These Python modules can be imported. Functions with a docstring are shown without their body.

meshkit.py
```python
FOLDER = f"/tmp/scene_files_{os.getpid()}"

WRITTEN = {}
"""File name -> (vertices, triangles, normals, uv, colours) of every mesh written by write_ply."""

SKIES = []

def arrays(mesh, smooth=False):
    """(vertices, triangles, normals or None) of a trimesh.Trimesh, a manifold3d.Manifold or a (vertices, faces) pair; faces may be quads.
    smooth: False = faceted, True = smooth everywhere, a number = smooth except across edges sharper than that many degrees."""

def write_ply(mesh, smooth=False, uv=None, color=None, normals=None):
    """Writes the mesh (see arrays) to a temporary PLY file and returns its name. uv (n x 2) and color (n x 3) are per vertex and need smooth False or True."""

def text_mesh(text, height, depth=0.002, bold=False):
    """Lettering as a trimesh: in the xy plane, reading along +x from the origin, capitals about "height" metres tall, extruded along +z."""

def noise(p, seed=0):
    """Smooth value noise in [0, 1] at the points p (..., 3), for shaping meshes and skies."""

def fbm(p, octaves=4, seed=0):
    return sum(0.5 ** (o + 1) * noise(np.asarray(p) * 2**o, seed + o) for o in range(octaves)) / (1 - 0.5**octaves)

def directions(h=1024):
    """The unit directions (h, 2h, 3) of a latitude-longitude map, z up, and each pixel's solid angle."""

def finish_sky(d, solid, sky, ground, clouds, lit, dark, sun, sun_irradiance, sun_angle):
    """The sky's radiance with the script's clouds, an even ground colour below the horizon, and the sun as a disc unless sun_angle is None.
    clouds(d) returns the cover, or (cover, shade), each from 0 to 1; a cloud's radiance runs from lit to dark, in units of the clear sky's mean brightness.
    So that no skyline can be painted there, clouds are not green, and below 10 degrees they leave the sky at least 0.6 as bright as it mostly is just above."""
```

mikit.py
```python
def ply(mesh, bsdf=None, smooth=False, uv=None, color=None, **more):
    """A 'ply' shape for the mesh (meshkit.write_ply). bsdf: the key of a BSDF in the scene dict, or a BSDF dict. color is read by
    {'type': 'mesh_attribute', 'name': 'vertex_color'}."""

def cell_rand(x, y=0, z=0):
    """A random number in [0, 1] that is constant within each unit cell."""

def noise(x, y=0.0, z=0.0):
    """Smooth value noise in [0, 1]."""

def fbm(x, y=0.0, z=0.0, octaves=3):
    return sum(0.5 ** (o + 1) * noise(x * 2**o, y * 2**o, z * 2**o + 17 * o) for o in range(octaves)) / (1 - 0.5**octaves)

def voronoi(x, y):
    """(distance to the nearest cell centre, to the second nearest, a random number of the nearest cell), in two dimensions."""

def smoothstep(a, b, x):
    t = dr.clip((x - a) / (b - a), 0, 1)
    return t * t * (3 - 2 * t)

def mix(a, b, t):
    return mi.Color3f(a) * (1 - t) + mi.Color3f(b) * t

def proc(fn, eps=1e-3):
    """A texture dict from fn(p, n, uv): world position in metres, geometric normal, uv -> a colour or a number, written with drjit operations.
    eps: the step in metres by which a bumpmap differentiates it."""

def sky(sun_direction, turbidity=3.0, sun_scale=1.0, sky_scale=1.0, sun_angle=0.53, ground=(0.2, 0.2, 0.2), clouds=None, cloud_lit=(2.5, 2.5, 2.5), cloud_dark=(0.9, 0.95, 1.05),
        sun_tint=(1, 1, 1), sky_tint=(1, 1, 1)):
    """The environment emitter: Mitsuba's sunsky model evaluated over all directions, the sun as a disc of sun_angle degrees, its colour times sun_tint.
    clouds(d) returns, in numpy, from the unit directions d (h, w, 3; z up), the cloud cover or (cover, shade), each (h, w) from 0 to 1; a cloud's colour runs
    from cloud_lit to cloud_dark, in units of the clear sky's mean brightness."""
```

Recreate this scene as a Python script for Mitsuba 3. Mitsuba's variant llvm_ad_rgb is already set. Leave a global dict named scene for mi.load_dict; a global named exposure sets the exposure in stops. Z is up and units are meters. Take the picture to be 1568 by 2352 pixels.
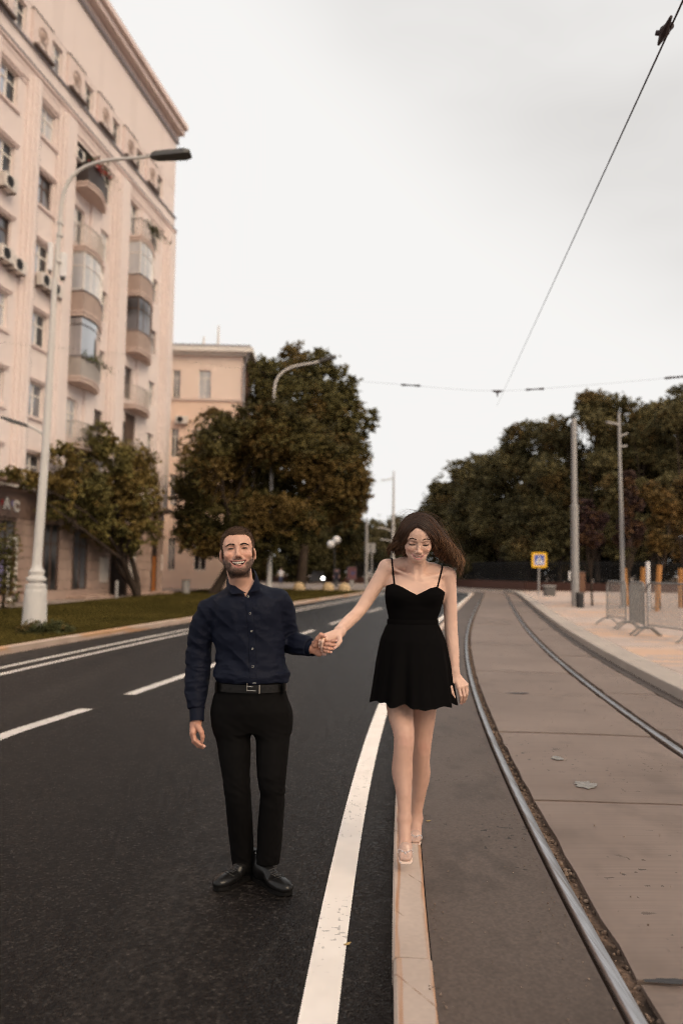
import math, random
import numpy as np, trimesh, drjit as dr, mitsuba as mi, mikit, meshkit
from shapely.geometry import Polygon, LineString

T = mi.ScalarTransform4f
rng = np.random.default_rng(7)
random.seed(7)

# ------------------------------------------------------------------ camera, sky, exposure
FOCAL, CX, CY = 1800.0, 784.0, 1176.0            # in units of a 1568 x 2352 picture
CAM = np.array([0.0, 0.0, 1.45])
PITCH, ROLL = math.atan(136 / FOCAL), 0.0145
FWD = np.array([0, math.cos(PITCH), math.sin(PITCH)])
_R0, _U0 = np.array([1.0, 0, 0]), np.array([0, -math.sin(PITCH), math.cos(PITCH)])
RT = _R0 * math.cos(ROLL) + _U0 * math.sin(ROLL)
UP = -_R0 * math.sin(ROLL) + _U0 * math.cos(ROLL)
scene, labels = {}, {}
scene['camera'] = {'type': 'thinlens', 'fov': 2 * math.degrees(math.atan(CX / FOCAL)), 'fov_axis': 'x',
                   'aperture_radius': 0.0098, 'focus_distance': 4.0, 'near_clip': 0.05, 'far_clip': 3000.0,
                   'to_world': T().look_at(origin=CAM.tolist(), target=(CAM + FWD).tolist(), up=UP.tolist())}
exposure = 1.82


def overcast(d):
    """closed cloud deck, one darker bank high on the right side, faint billows"""
    n = meshkit.fbm(d * [2.2, 2.2, 5.0] + 3.0, 5, 3)
    m = meshkit.fbm(d * [5.0, 5.0, 12.0] + 9.0, 4, 8)
    bank = np.clip((d[..., 2] - 0.37 + 0.75 * (d[..., 0] - 0.14)) / 0.26, 0, 1)
    bank = bank * bank * (3 - 2 * bank)
    shade = np.clip(0.05 + bank * (0.35 + 1.1 * (n - 0.42)) + 0.22 * (m - 0.5) * bank, 0, 1)
    return np.ones_like(shade), shade


scene['sky'] = mikit.sky((0.50, -0.62, 0.60), turbidity=4, sun_scale=0.48, sun_angle=34, sun_tint=(1.0, 0.97, 0.95),
                         clouds=overcast, cloud_lit=(2.90, 2.86, 2.80), cloud_dark=(1.62, 1.56, 1.52), ground=(0.12, 0.11, 0.10))


# ------------------------------------------------------------------ helpers
def ray(u, v): return FWD + RT * (u - CX) / FOCAL - UP * (v - CY) / FOCAL
def at(u, v, y): d = ray(u, v); return CAM + d * (y / d[1])                       # the point at depth y
def gz(u, v, z=0.0): d = ray(u, v); return CAM + d * ((z - CAM[2]) / d[2])        # the point at height z


def numbered(name):
    if name not in USED: USED.add(name); return name
    k = 1
    while f'{name}_{k:03d}' in USED: k += 1
    USED.add(f'{name}_{k:03d}'); return f'{name}_{k:03d}'
USED = set()


def thing(name, label=None, cat=None, group=None, kind=None):
    key = numbered(name); L = {}
    if label: L['label'] = label
    if cat: L['category'] = cat
    if group: L['group'] = group
    if kind: L['kind'] = kind
    if L: labels[key] = L
    return key


def obj(name, mesh, bsdf, parent=None, label=None, cat=None, group=None, kind=None, smooth=False, color=None, shape=None, to_world=None):
    key = thing(f'{parent}__{name}' if parent else name, label, cat, group, kind)
    d = dict(shape) if shape is not None else mikit.ply(mesh, bsdf, smooth=smooth, color=color)
    if to_world is not None: d['to_world'] = to_world
    scene[key] = d
    return key


def cat(ms): return trimesh.util.concatenate([m for m in ms if m is not None])
def tm(v, f): 
    f = np.asarray(f)
    if f.shape[1] == 4: f = np.vstack([f[:, [0, 1, 2]], f[:, [0, 2, 3]]])
    return trimesh.Trimesh(np.asarray(v, float), f, process=False)


def box(x0, x1, y0, y1, z0, z1, c=0.0):
    """box with chamfered edges (c metres)"""
    if c <= 0:
        m = trimesh.creation.box((x1 - x0, y1 - y0, z1 - z0))
    else:
        P = []
        hx, hy, hz = (x1 - x0) / 2, (y1 - y0) / 2, (z1 - z0) / 2
        c = min(c, hx * .9, hy * .9, hz * .9)
        for a in (-1, 1):
            for b in (-1, 1):
                for e in (-1, 1):
                    P += [(a * (hx - c), b * (hy - c), e * hz), (a * (hx - c), b * hy, e * (hz - c)), (a * hx, b * (hy - c), e * (hz - c))]
        m = trimesh.convex.convex_hull(np.array(P))
    m = trimesh.Trimesh(m.vertices + [(x0 + x1) / 2, (y0 + y1) / 2, (z0 + z1) / 2], m.faces, process=False)
    return m


def tube(pts, r, n=10, cap=True):
    """a tube along pts with radius r (number or one per point)"""
    pts = np.asarray(pts, float); r = np.broadcast_to(np.asarray(r, float), len(pts))
    t = np.gradient(pts, axis=0); t /= np.linalg.norm(t, axis=1, keepdims=True) + 1e-12
    ref = np.array([0, 0, 1.0]) if abs(t[0, 2]) < .9 else np.array([1.0, 0, 0])
    V, a = [], np.arange(n) * 2 * np.pi / n
    x = np.cross(ref, t[0]); x /= np.linalg.norm(x)
    for i in range(len(pts)):
        x = x - t[i] * (x @ t[i]); x /= np.linalg.norm(x)
        y = np.cross(t[i], x)
        V.append(pts[i] + r[i] * (np.cos(a)[:, None] * x + np.sin(a)[:, None] * y))
    k = np.arange(n); F = []
    for i in range(len(pts) - 1):
        F.append(np.stack([i * n + k, i * n + (k + 1) % n, (i + 1) * n + (k + 1) % n, (i + 1) * n + k], 1))
    F = np.vstack(F); F = np.vstack([F[:, [0, 1, 2]], F[:, [0, 2, 3]]]); V = np.vstack(V)
    if cap:
        m = len(V); V = np.vstack([V, pts[:1], pts[-1:]]); e = (len(pts) - 1) * n
        F = np.vstack([F, np.stack([(k + 1) % n, k, k * 0 + m], 1), np.stack([e + k, e + (k + 1) % n, k * 0 + m + 1], 1)])
    return trimesh.Trimesh(V, F, process=False)


def lathe(prof, at_=(0, 0, 0), n=24):
    m = trimesh.creation.revolve(np.array(prof, float), sections=n)
    m.vertices += np.array(at_); return m


def spline(pts, n):
    """smooth curve through pts (Catmull-Rom by scipy cubic over chord length)"""
    from scipy.interpolate import CubicSpline, PchipInterpolator
    pts = np.asarray(pts, float); d = np.r_[0, np.cumsum(np.linalg.norm(np.diff(pts, axis=0), axis=1))]
    return CubicSpline(d, pts)(np.linspace(0, d[-1], n))


def extrude(poly, h):
    """a shapely polygon (holes too) as a solid from z = 0 to h"""
    import manifold3d as m3
    out = []
    for g in getattr(poly, 'geoms', [poly]):
        rings = [np.array(g.exterior.coords)[:-1]] + [np.array(r.coords)[:-1] for r in g.interiors]
        me = m3.CrossSection(rings, m3.FillRule.EvenOdd).extrude(h).to_mesh()
        out.append(tm(me.vert_properties[:, :3], me.tri_verts))
    return cat(out)


def sheet(poly, z):
    m = extrude(poly, 1.0); top = m.vertices[m.faces][:, :, 2].min(1) > .5
    m = trimesh.Trimesh(m.vertices - [0, 0, 1 - z], m.faces[top], process=False); m.remove_unreferenced_vertices(); return m


def prism(poly, z0, z1):
    m = extrude(poly, z1 - z0); m.vertices[:, 2] += z0; return m


# ------------------------------------------------------------------ materials
def rgb(*c): return {'type': 'rgb', 'value': list(c)}
def mat(key, color, rough=0.6, spec=0.5, metal=0.0, bump=None, two=True, **kw):
    b = {'type': 'principled', 'base_color': color if isinstance(color, dict) else rgb(*color), 'roughness': rough, 'metallic': metal, 'specular': spec, **kw}
    if bump is not None:
        b = {'type': 'bumpmap', 'arbitrary': bump[0], 'scale': bump[1], 'bsdf': b}
    if two: b = {'type': 'twosided', 'bsdf': b}
    scene[key] = b
    return key
VC = {'type': 'mesh_attribute', 'name': 'vertex_color'}
P_, N_, FB, VO, SS, MIX = mikit.proc, mikit.noise, mikit.fbm, mikit.voronoi, mikit.smoothstep, mikit.mix


def asphalt_col(p, n, uv):
    d1, d2, r = VO(p.x * 70, p.y * 70)
    f1, f2, r2 = VO(p.x * 190, p.y * 190)
    big = FB(p.x * .5, p.y * .22, 0, 4)
    lane = SS(.45, .75, FB(p.x * 1.4 + 3, p.y * .10, 1, 2))
    c = MIX((.0018, .0014, .0013), (.0125, .0105, .0094), r * r * .7 + r2 * r2 * .5)
    c = MIX(c, (.032, .027, .024), SS(.80, .98, r) * SS(.55, .2, d1) * .8)
    c = MIX(c, (.038, .032, .029), lane * .22)
    mott = N_(p.x * 60, p.y * 54) * .6 + N_(p.x * 26 + 4, p.y * 20) * .4
    return c * (0.45 + .8 * big) * (.35 + 1.3 * mott * mott * 1.6)
def asphalt_h(p, n, uv):
    d1, d2, r = VO(p.x * 75, p.y * 75)
    return SS(.75, .1, d1) * (.4 + .6 * r) + .25 * N_(p.x * 230, p.y * 230) + 1.1 * N_(p.x * 30, p.y * 26)
mat('m_asphalt', P_(asphalt_col), .33, .28, bump=(P_(asphalt_h, 1.5e-3), .0065), spec_tint=.75)

def strip_col(p, n, uv):
    big = FB(p.x * 1.3, p.y * .6, 2, 4)
    f = N_(p.x * 160, p.y * 160)
    sp = SS(.86, .95, N_(p.x * 38 + 5, p.y * 38)) * SS(.5, .7, N_(p.x * 3, p.y * 3 + 9))
    c = MIX((.058, .043, .036), (.104, .079, .067), big * .8 + f * .25)
    c = MIX(c, (.045, .034, .028), SS(.52, .85, FB(p.x * 7, p.y * 4, 4, 5)) * .5)
    ck = FB(p.x * 3.1, p.y * 2.2, 11, 4)
    c = MIX(c, (.030, .023, .019), SS(.010, .0, dr.abs(ck - .5)) * SS(.5, .65, FB(p.x * .9, p.y * .7, 6, 2)) * .7)
    c = c * (.86 + .28 * N_(p.x * 90, p.y * 80))
    return MIX(c, (.02, .016, .014), sp * .7)
mat('m_strip', P_(strip_col), .50, .14, bump=(P_(lambda p, n, uv: N_(p.x * 120, p.y * 120) + .6 * N_(p.x * 30, p.y * 30), 2e-3), .0022))

def slab_col(p, n, uv):
    big = FB(p.x * 1.1 + 4, p.y * .9, 1, 4)
    brush = N_(p.x * 3, p.y * 90)
    sp = SS(.88, .95, N_(p.x * 30 + 5, p.y * 30 + 3)) * SS(.45, .7, N_(p.x * 2, p.y * 2 + 9))
    stain = SS(.55, .85, FB(p.x * 3.1, p.y * 2.6, 7, 5))
    c = MIX((.132, .098, .082), (.215, .164, .140), big * .8 + brush * .25)
    c = MIX(c, (.105, .078, .064), stain * .45)
    return MIX(c, (.045, .035, .03), sp * .75)
mat('m_slab', P_(slab_col), .50, .16, bump=(P_(lambda p, n, uv: N_(p.x * 2, p.y * 110) + .8 * N_(p.x * 45, p.y * 45) + 1.2 * N_(p.x * 9, p.y * 9), 2e-3), .0025))

def kerb_col(p, n, uv):
    big = FB(p.x * 4, p.y * 2, p.z * 4, 4)
    c = MIX((.33, .26, .22), (.50, .405, .35), big * .75 + .25 * N_(p.x * 70, p.y * 70, p.z * 70))
    wob = (FB(uv.y * 2.3, 3.0, 0, 3) - .5) * .10
    left = SS(.10, .02, dr.abs(uv.x - .17 - wob)) * SS(.30, .55, FB(uv.y * 1.7, 9.0, uv.x * 4, 3))
    right = SS(.80, .97, uv.x + wob * 1.5) * SS(.42, .62, FB(uv.y * 2.6, 4.0, uv.x * 6, 3))
    q = uv.y * 1.9 + uv.x * .42
    scr = SS(.022, .0, dr.abs(q - dr.floor(q) - .5 + .12 * (N_(dr.floor(q) * 7.3, 1) - .5))) * SS(.35, .6, N_(uv.y * 3.1, uv.x * 5 + 2))
    c = MIX(c, (.33, .15, .065), dr.clip(left * .8 + right * .7, 0, 1))
    return MIX(c, (.20, .11, .07), scr * .75)
mat('m_kerb', P_(kerb_col), .75, .3, bump=(P_(lambda p, n, uv: N_(p.x * 60, p.y * 60, p.z * 60) + 2 * N_(p.x * 12, p.y * 12, p.z * 12), 2e-3), .002))
mat('m_kerb_far', P_(lambda p, n, uv: MIX(MIX((.34, .25, .20), (.46, .36, .30), FB(p.x * 2, p.y * 2, 0, 3)), (.42, .22, .10), SS(.5, .65, FB(p.x * 3, p.y * .8, p.z * 9, 3)) * .7)), .8, .3)

def paint_col(p, n, uv):
    w = SS(.80, .9, N_(p.x * 60, p.y * 60)) * SS(.4, .7, N_(p.x * 1.4, p.y * 1.4))
    return MIX(MIX((.66, .60, .555), (.78, .72, .675), FB(p.x * 6, p.y * 6, 0, 3)), (.2, .18, .165), w * .5)
mat('m_paint', P_(paint_col), .7, .3, bump=(P_(lambda p, n, uv: N_(p.x * 70, p.y * 70) + N_(p.x * 160, p.y * 160), 2e-3), .002))
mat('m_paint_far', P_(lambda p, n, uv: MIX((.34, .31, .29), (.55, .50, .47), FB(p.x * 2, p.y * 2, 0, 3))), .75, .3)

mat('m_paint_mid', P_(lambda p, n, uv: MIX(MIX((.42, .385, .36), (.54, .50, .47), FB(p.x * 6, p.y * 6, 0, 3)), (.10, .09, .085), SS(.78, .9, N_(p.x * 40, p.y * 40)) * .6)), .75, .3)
mat('m_gravel', P_(lambda p, n, uv: MIX(MIX((.07, .045, .032), (.17, .115, .085), N_(p.x * 90, p.y * 90)), (.035, .024, .018), SS(.45, .7, FB(p.x * 12, p.y * 5, 0, 3)))), .9, .2,
    bump=(P_(lambda p, n, uv: N_(p.x * 80, p.y * 80) + N_(p.x * 25, p.y * 25), 2e-3), .008))
mat('m_pebble', P_(lambda p, n, uv: MIX((.06, .04, .03), (.22, .16, .125), mikit.cell_rand(p.x * 60, p.y * 60))), .9, .2)
mat('m_rail_top', P_(lambda p, n, uv: MIX(MIX((.34, .33, .33), (.52, .51, .52), N_(p.x * 400, p.y * 9)), (.20, .15, .12), SS(.5, .8, FB(p.x * 60, p.y * 1.3, 0, 3)) * .6)), .33, .5, 1.0)
mat('m_rail_side', (.085, .06, .05), .6, .4)
mat('m_ground', P_(lambda p, n, uv: MIX((.15, .12, .105), (.21, .175, .155), FB(p.x * .4, p.y * .4, 0, 3))), .85, .3)
mat('m_soil', P_(lambda p, n, uv: MIX((.030, .026, .010), (.060, .050, .020), FB(p.x * 1.5, p.y * 1.5, 0, 4))), .9, .2)

def pav_col(p, n, uv):
    tone = mikit.cell_rand(p.x * 1.7 + p.y * .25, p.y * 3.6)
    rowr = mikit.cell_rand(0, p.y * 1.1, 3)
    big = FB(p.x * .45, p.y * .9, 5, 3)
    c = MIX((.31, .245, .215), (.40, .325, .29), tone)
    c = MIX(c, (.46, .27, .16), SS(.50, .64, big) * SS(.3, .6, tone) * .60)
    return c
mat('m_paving', P_(pav_col), .75, .35)
mat('m_stone_edge', P_(lambda p, n, uv: MIX((.26, .225, .20), (.37, .32, .285), FB(p.x * 3, p.y * 3, p.z * 3, 4))), .75, .3)
mat('m_bin', (.035, .033, .034), .6, .3)
mat('m_plinth', (.10, .045, .032), .8, .3)

# ------------------------------------------------------------------ ground, road, tramway
ROAD = -0.10
ground = sheet(Polygon([(-900, -200), (900, -200), (900, 1500), (-900, 1500)]), -0.16)
obj('ground', ground, 'm_ground', kind='structure', label='flat pale ground reaching to the horizon')

# the left rail sets the line of everything in the street: a curve that runs off to the right, then bends left in the distance
_y = np.array([-6, 0, 2.7, 4.1, 5.84, 7.9, 9.6, 12.4, 15.3, 17.5, 21.4, 26.2, 34, 45.9, 56])
_x = np.array([.93, .90, .965, 1.07, 1.24, 1.46, 1.66, 2.06, 2.45, 2.79, 3.47, 4.39, 5.92, 8.2, 10.15])
from scipy.interpolate import UnivariateSpline
_sp = UnivariateSpline(_y, _x, s=.006)
_yy = np.arange(-4, 56, .25)
line = np.c_[_sp(_yy), _yy]
a0 = math.atan2(line[-1, 1] - line[-2, 1], line[-1, 0] - line[-2, 0]); pt = line[-1].copy(); more = []
for i in range(240):                       # bend to the left at about 24 m radius, then on
    a0 += .25 / 13 * min(1, i / 24) if a0 < math.radians(176) else 0
    pt = pt + .25 * np.array([math.cos(a0), math.sin(a0)]); more.append(pt)
LINE = np.vstack([line, more])
_t = np.gradient(LINE, axis=0); _t /= np.linalg.norm(_t, axis=1, keepdims=True)
NORM = np.c_[_t[:, 1], -_t[:, 0]]          # to the right
ARC = np.r_[0, np.cumsum(np.linalg.norm(np.diff(LINE, axis=0), axis=1))] - 4.0


def off(d, s0=None, s1=None, step=1):
    m = np.ones(len(ARC), bool) if s0 is None else (ARC >= s0) & (ARC <= s1)
    d = np.asarray(d)
    if d.ndim: d = np.interp(ARC, d[:, 0], d[:, 1])[m][:, None]
    return (LINE[m] + NORM[m] * d)[::step]


def at_s(s, d):
    i = np.array([np.interp(s, ARC, LINE[:, 0]), np.interp(s, ARC, LINE[:, 1])]); n = np.array([np.interp(s, ARC, NORM[:, 0]), np.interp(s, ARC, NORM[:, 1])])
    return i + n / np.linalg.norm(n) * d


def band(d0, d1, z, s0=-4, s1=110, step=1):
    a, b = off(d0, s0, s1, step), off(d1, s0, s1, step); n = len(a)
    v = np.vstack([np.c_[a, np.full(n, z)], np.c_[b, np.full(n, z)]]); k = np.arange(n - 1)
    return tm(v, np.stack([k, k + n, k + n + 1, k + 1], 1))


def swept(profile, s0, s1, step=1):
    """profile: (offset, z) points, swept along the street line"""
    rows = [np.c_[off(d, s0, s1, step), np.full(len(off(d, s0, s1, step)), z)] for d, z in profile]
    n = len(rows[0]); V = np.vstack(rows); k = np.arange(n - 1); F = []
    for i in range(len(profile) - 1): F.append(np.stack([i * n + k, i * n + k + 1, (i + 1) * n + k + 1, (i + 1) * n + k], 1))
    m = tm(V, np.vstack(F)); return m


def stone(s0, s1, prof_hi, z0, z1, d0, d1, c, zj=0, dj=0):
    """one kerb stone as a chamfered prism following the line"""
    P = []
    ss = np.linspace(s0, s1, 4)
    prof = [(d0, z0), (d1, z0), (d1, z1 - c), (d1 - c, z1), (d0 + c, z1), (d0, z1 - c)]
    V = np.array([[*at_s(s, d + dj), z + zj] for s in ss for d, z in prof]); n = len(prof); F = []
    for i in range(len(ss) - 1):
        for k in range(n):
            a, b = i * n + k, i * n + (k + 1) % n
            F += [[a, b, b + n], [a, b + n, a + n]]
    e = (len(ss) - 1) * n
    for k in range(1, n - 1): F += [[0, k + 1, k], [e, e + k, e + k + 1]]
    return tm(V, np.array(F))


obj('road', band(-8.05, -.80, ROAD, step=1), 'm_asphalt', kind='structure', label='fresh dark asphalt carriageway curving away')
KERBPROF = np.array([(-4, -.10), (2, -.03), (3.5, .0), (8, .05), (20, .0), (40, -.05)])
# markings: each painted line is a thing that lies on the road
def wl(d0, d1, s0, s1, m='m_paint'): return band(np.array(d0), np.array(d1), ROAD + .004, s0, s1)
edge_l = np.array([(-4, -1.125), (2.8, -1.125), (9, -1.14), (25, -1.12), (36, -1.06), (52, -.97)]); edge_r = edge_l + [0, .135]
obj('edge_line', wl(edge_l, edge_r, -3.9, 66), 'm_paint', label='wide white edge line running along the kerb stones', cat='road marking')
obj('double_line', wl([(0, -7.14), (60, -7.14)], [(0, -7.02), (60, -7.02)], -3.9, 62), 'm_paint_far', label='outer white line of the double pair, nearer the lawn', cat='road marking')
obj('double_line', wl([(0, -6.74), (60, -6.72)], [(0, -6.62), (60, -6.60)], -3.9, 62), 'm_paint_far', label='inner white line of the double pair, farther from the lawn', cat='road marking')
dash_d = np.array([(4, -4.45), (7.1, -4.42), (8.6, -4.24), (11.4, -4.10), (16.6, -3.98), (24, -4.0), (60, -4.0)])
for i, (a, b, t) in enumerate([(4.6, 8.5, 'long white lane dash running out of the left picture edge'), (9.25, 13.4, 'white lane dash passing behind the man'),
        (15.6, 20.2, 'white lane dash above the joined hands'), (22.4, 26.6, 'white lane dash beyond the joined hands'),
        (29.5, 33.6, 'far white lane dash by the woman'), (36.6, 40.6, 'farthest white lane dash')]):
    obj('lane_dash', wl(dash_d - [0, .075], dash_d + [0, .075], a, b), 'm_paint_mid' if i < 2 else 'm_paint_far', label=t, cat='road marking', group='lane dashes')
obj('lane_arrow', sheet(Polygon([at_s(44, -3.0), at_s(48, -2.2), at_s(45.2, -1.7), at_s(45.0, -2.2), at_s(41, -2.3), at_s(41, -2.6)]), ROAD + .004), 'm_paint_far', label='far white arrow mark near the bend', cat='road marking')

# kerb the woman walks on
kr = thing('granite_kerb', kind='structure', label='pale granite kerb with rust stains between road and tramway')
s = -2.0; k = 0
cuts = [-3.0, -1.9, -.75, .38, 1.45, 3.02, 4.9]
while cuts[-1] < 62: cuts.append(cuts[-1] + (1.9 if cuts[-1] < 30 else 3.8))
for a, b in zip(cuts[:-1], cuts[1:]):
    dj = rng.uniform(-.006, .006); zj = rng.uniform(-.003, .003)
    st = stone(a + .004, b - .004, None, -.30, .004, -.80, -.655, .010, zj, dj)
    uvk = np.array([[(d + .80) / .145, s_] for s_ in np.linspace(a, b, 4) for d in (-.80, -.655, -.655, -.665, -.79, -.80)])
    obj('kerb_stone', None, None, kr, shape=mikit.ply(st, 'm_kerb', uv=uvk))
# strip between kerb and rail, gravel bed, slabs
obj('tram_strip', band(-.6535, -.050, -.002, -4, 110), 'm_strip', kind='structure', label='brown worn asphalt strip between kerb and rail')
obj('track_bed', band(-.10, 2.95, -.034, -4, 110), 'm_gravel', kind='structure', label='brown gravel and dirt bed under the rails')
GAUGE = 1.52
def rail(d):
    p = [(-.075, -.05), (-.036, -.045), (-.033, -.008), (-.029, .002), (-.020, .0085), (0, .011), (.018, .0085), (.024, .002), (.028, -.012), (.028, -.034)]
    top = swept([(d + a, z) for a, z in p[2:8]], -4, 110); side1 = swept([(d + a, z) for a, z in p[:3]], -4, 110); side2 = swept([(d + a, z) for a, z in p[7:]], -4, 110)
    return top, cat([side1, side2])
for d, t in ((0, 'shiny steel tram rail nearer the woman'), (GAUGE, 'steel tram rail nearer the paved platform')):
    r = thing('tram_rail', t, 'tram rail', 'tram rails')
    a, b = rail(d); obj('running_surface', a, 'm_rail_top', r, smooth=50); obj('web', b, 'm_rail_side', r, smooth=50)
tw = thing('tramway', kind='structure', label='worn brownish concrete slabs carrying the tram rails')
def slab(s0, s1, d0, d1, tilt, key='slab'):
    """one slab with worn, uneven edges"""
    n, m = 10, 6
    S, Dd = np.meshgrid(np.linspace(s0, s1, n), np.linspace(d0, d1, m), indexing='ij')
    xy = np.array([[at_s(a, b) for a, b in zip(r1, r2)] for r1, r2 in zip(S, Dd)])
    q = np.c_[xy.reshape(-1, 2), np.zeros(n * m)]
    jig = (meshkit.noise(q * [9, 9, 1], 5) - .5).reshape(n, m) * .022; jig[1:-1, 1:-1] = 0
    xy[..., 0] += jig; xy[..., 1] += jig
    z = np.full((n, m), 0.0) + tilt[0] + tilt[1] * np.linspace(-1, 1, n)[:, None]
    z[0, :] -= .006; z[-1, :] -= .006; z[:, 0] -= .005; z[:, -1] -= .005
    V = np.c_[xy.reshape(-1, 2), z.ravel()]; idx = np.arange(n * m).reshape(n, m)
    F = [np.stack([idx[:-1, :-1].ravel(), idx[:-1, 1:].ravel(), idx[1:, 1:].ravel(), idx[1:, :-1].ravel()], 1)]
    rim = np.r_[idx[0, :], idx[1:, -1], idx[-1, -2::-1], idx[-2:0:-1, 0]]
    low = V[rim] - [0, 0, .05]; base = len(V); V = np.vstack([V, low]); L = len(rim); kk = np.arange(L)
    F.append(np.stack([rim, base + kk, base + (kk + 1) % L, rim[(kk + 1) % L]], 1))
    mm = tm(V, np.vstack(F)); mm.faces = mm.faces[:, ::-1]
    return mm
js = [-3.6, -1.45, .75, 2.96, 5.22, 7.42, 9.72, 11.98, 14.2, 16.45]
while js[-1] < 105: js.append(js[-1] + (2.25 if js[-1] < 40 else 4.5))
for i, (a, b) in enumerate(zip(js[:-1], js[1:])):
    g = .012 if rng.random() < .6 else .022
    obj('slab', slab(a + g, b - g, .090, GAUGE - .070, (rng.uniform(-.004, .003), rng.uniform(-.004, .004))), 'm_slab', tw)
    obj('slab', slab(a + g + .35, b - g + .35, GAUGE + .085, GAUGE + .70, (rng.uniform(-.004, .002), rng.uniform(-.003, .003))), 'm_slab', tw)
obj('gutter_strip', band(GAUGE + .712, GAUGE + .90, -.004, -4, 75), 'm_strip', kind='structure', label='narrow brown asphalt strip at the foot of the platform kerb')
# loose stones in the bed beside the rails
def pebbles(n, d0, d1, s0, s1, rmin, rmax):
    base = trimesh.creation.icosphere(subdivisions=1); V, F = [], []
    for i in range(n):
        s_, d_ = rng.uniform(s0, s1), rng.uniform(d0, d1); r = rng.uniform(rmin, rmax)
        v = base.vertices * r * rng.uniform(.6, 1.2, 3) * (1 + .3 * (rng.random((len(base.vertices), 1)) - .5))
        v = v + [*at_s(s_, d_), -.034 + r * .3]; F.append(base.faces + len(base.vertices) * i); V.append(v)
    return tm(np.vstack(V), np.vstack(F))
obj('gravel', cat([pebbles(700, .034, .088, 1.5, 16, .004, .014), pebbles(350, GAUGE + .035, GAUGE + .085, 4, 18, .004, .014), pebbles(300, -.060, -.036, 1.5, 9, .003, .008)]), 'm_pebble',
    label='loose brown gravel filling the grooves beside the rails', kind='stuff')

# platform on the right
pk = thing('platform_kerb', kind='structure', label='wide grey stone kerb edging the paved platform')
pd0 = GAUGE + .86
cuts = list(np.arange(-3.5, 30, 1.35)) + list(np.arange(30.5, 64, 3.0))
for a, b in zip(cuts[:-1], cuts[1:]): obj('kerb_stone', stone(a + .003, b - .003, None, -.2, .125 + rng.uniform(-.002, .002), pd0, pd0 + .44, .012), 'm_stone_edge', pk)
platform_poly = Polygon(np.vstack([off(pd0 + .445, -4, 60), [(16.5, 62), (60, 62), (60, -4)]]))
obj('platform', sheet(platform_poly, .118), 'm_paving', kind='structure', label='pink and orange block paving of the broad platform')

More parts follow.
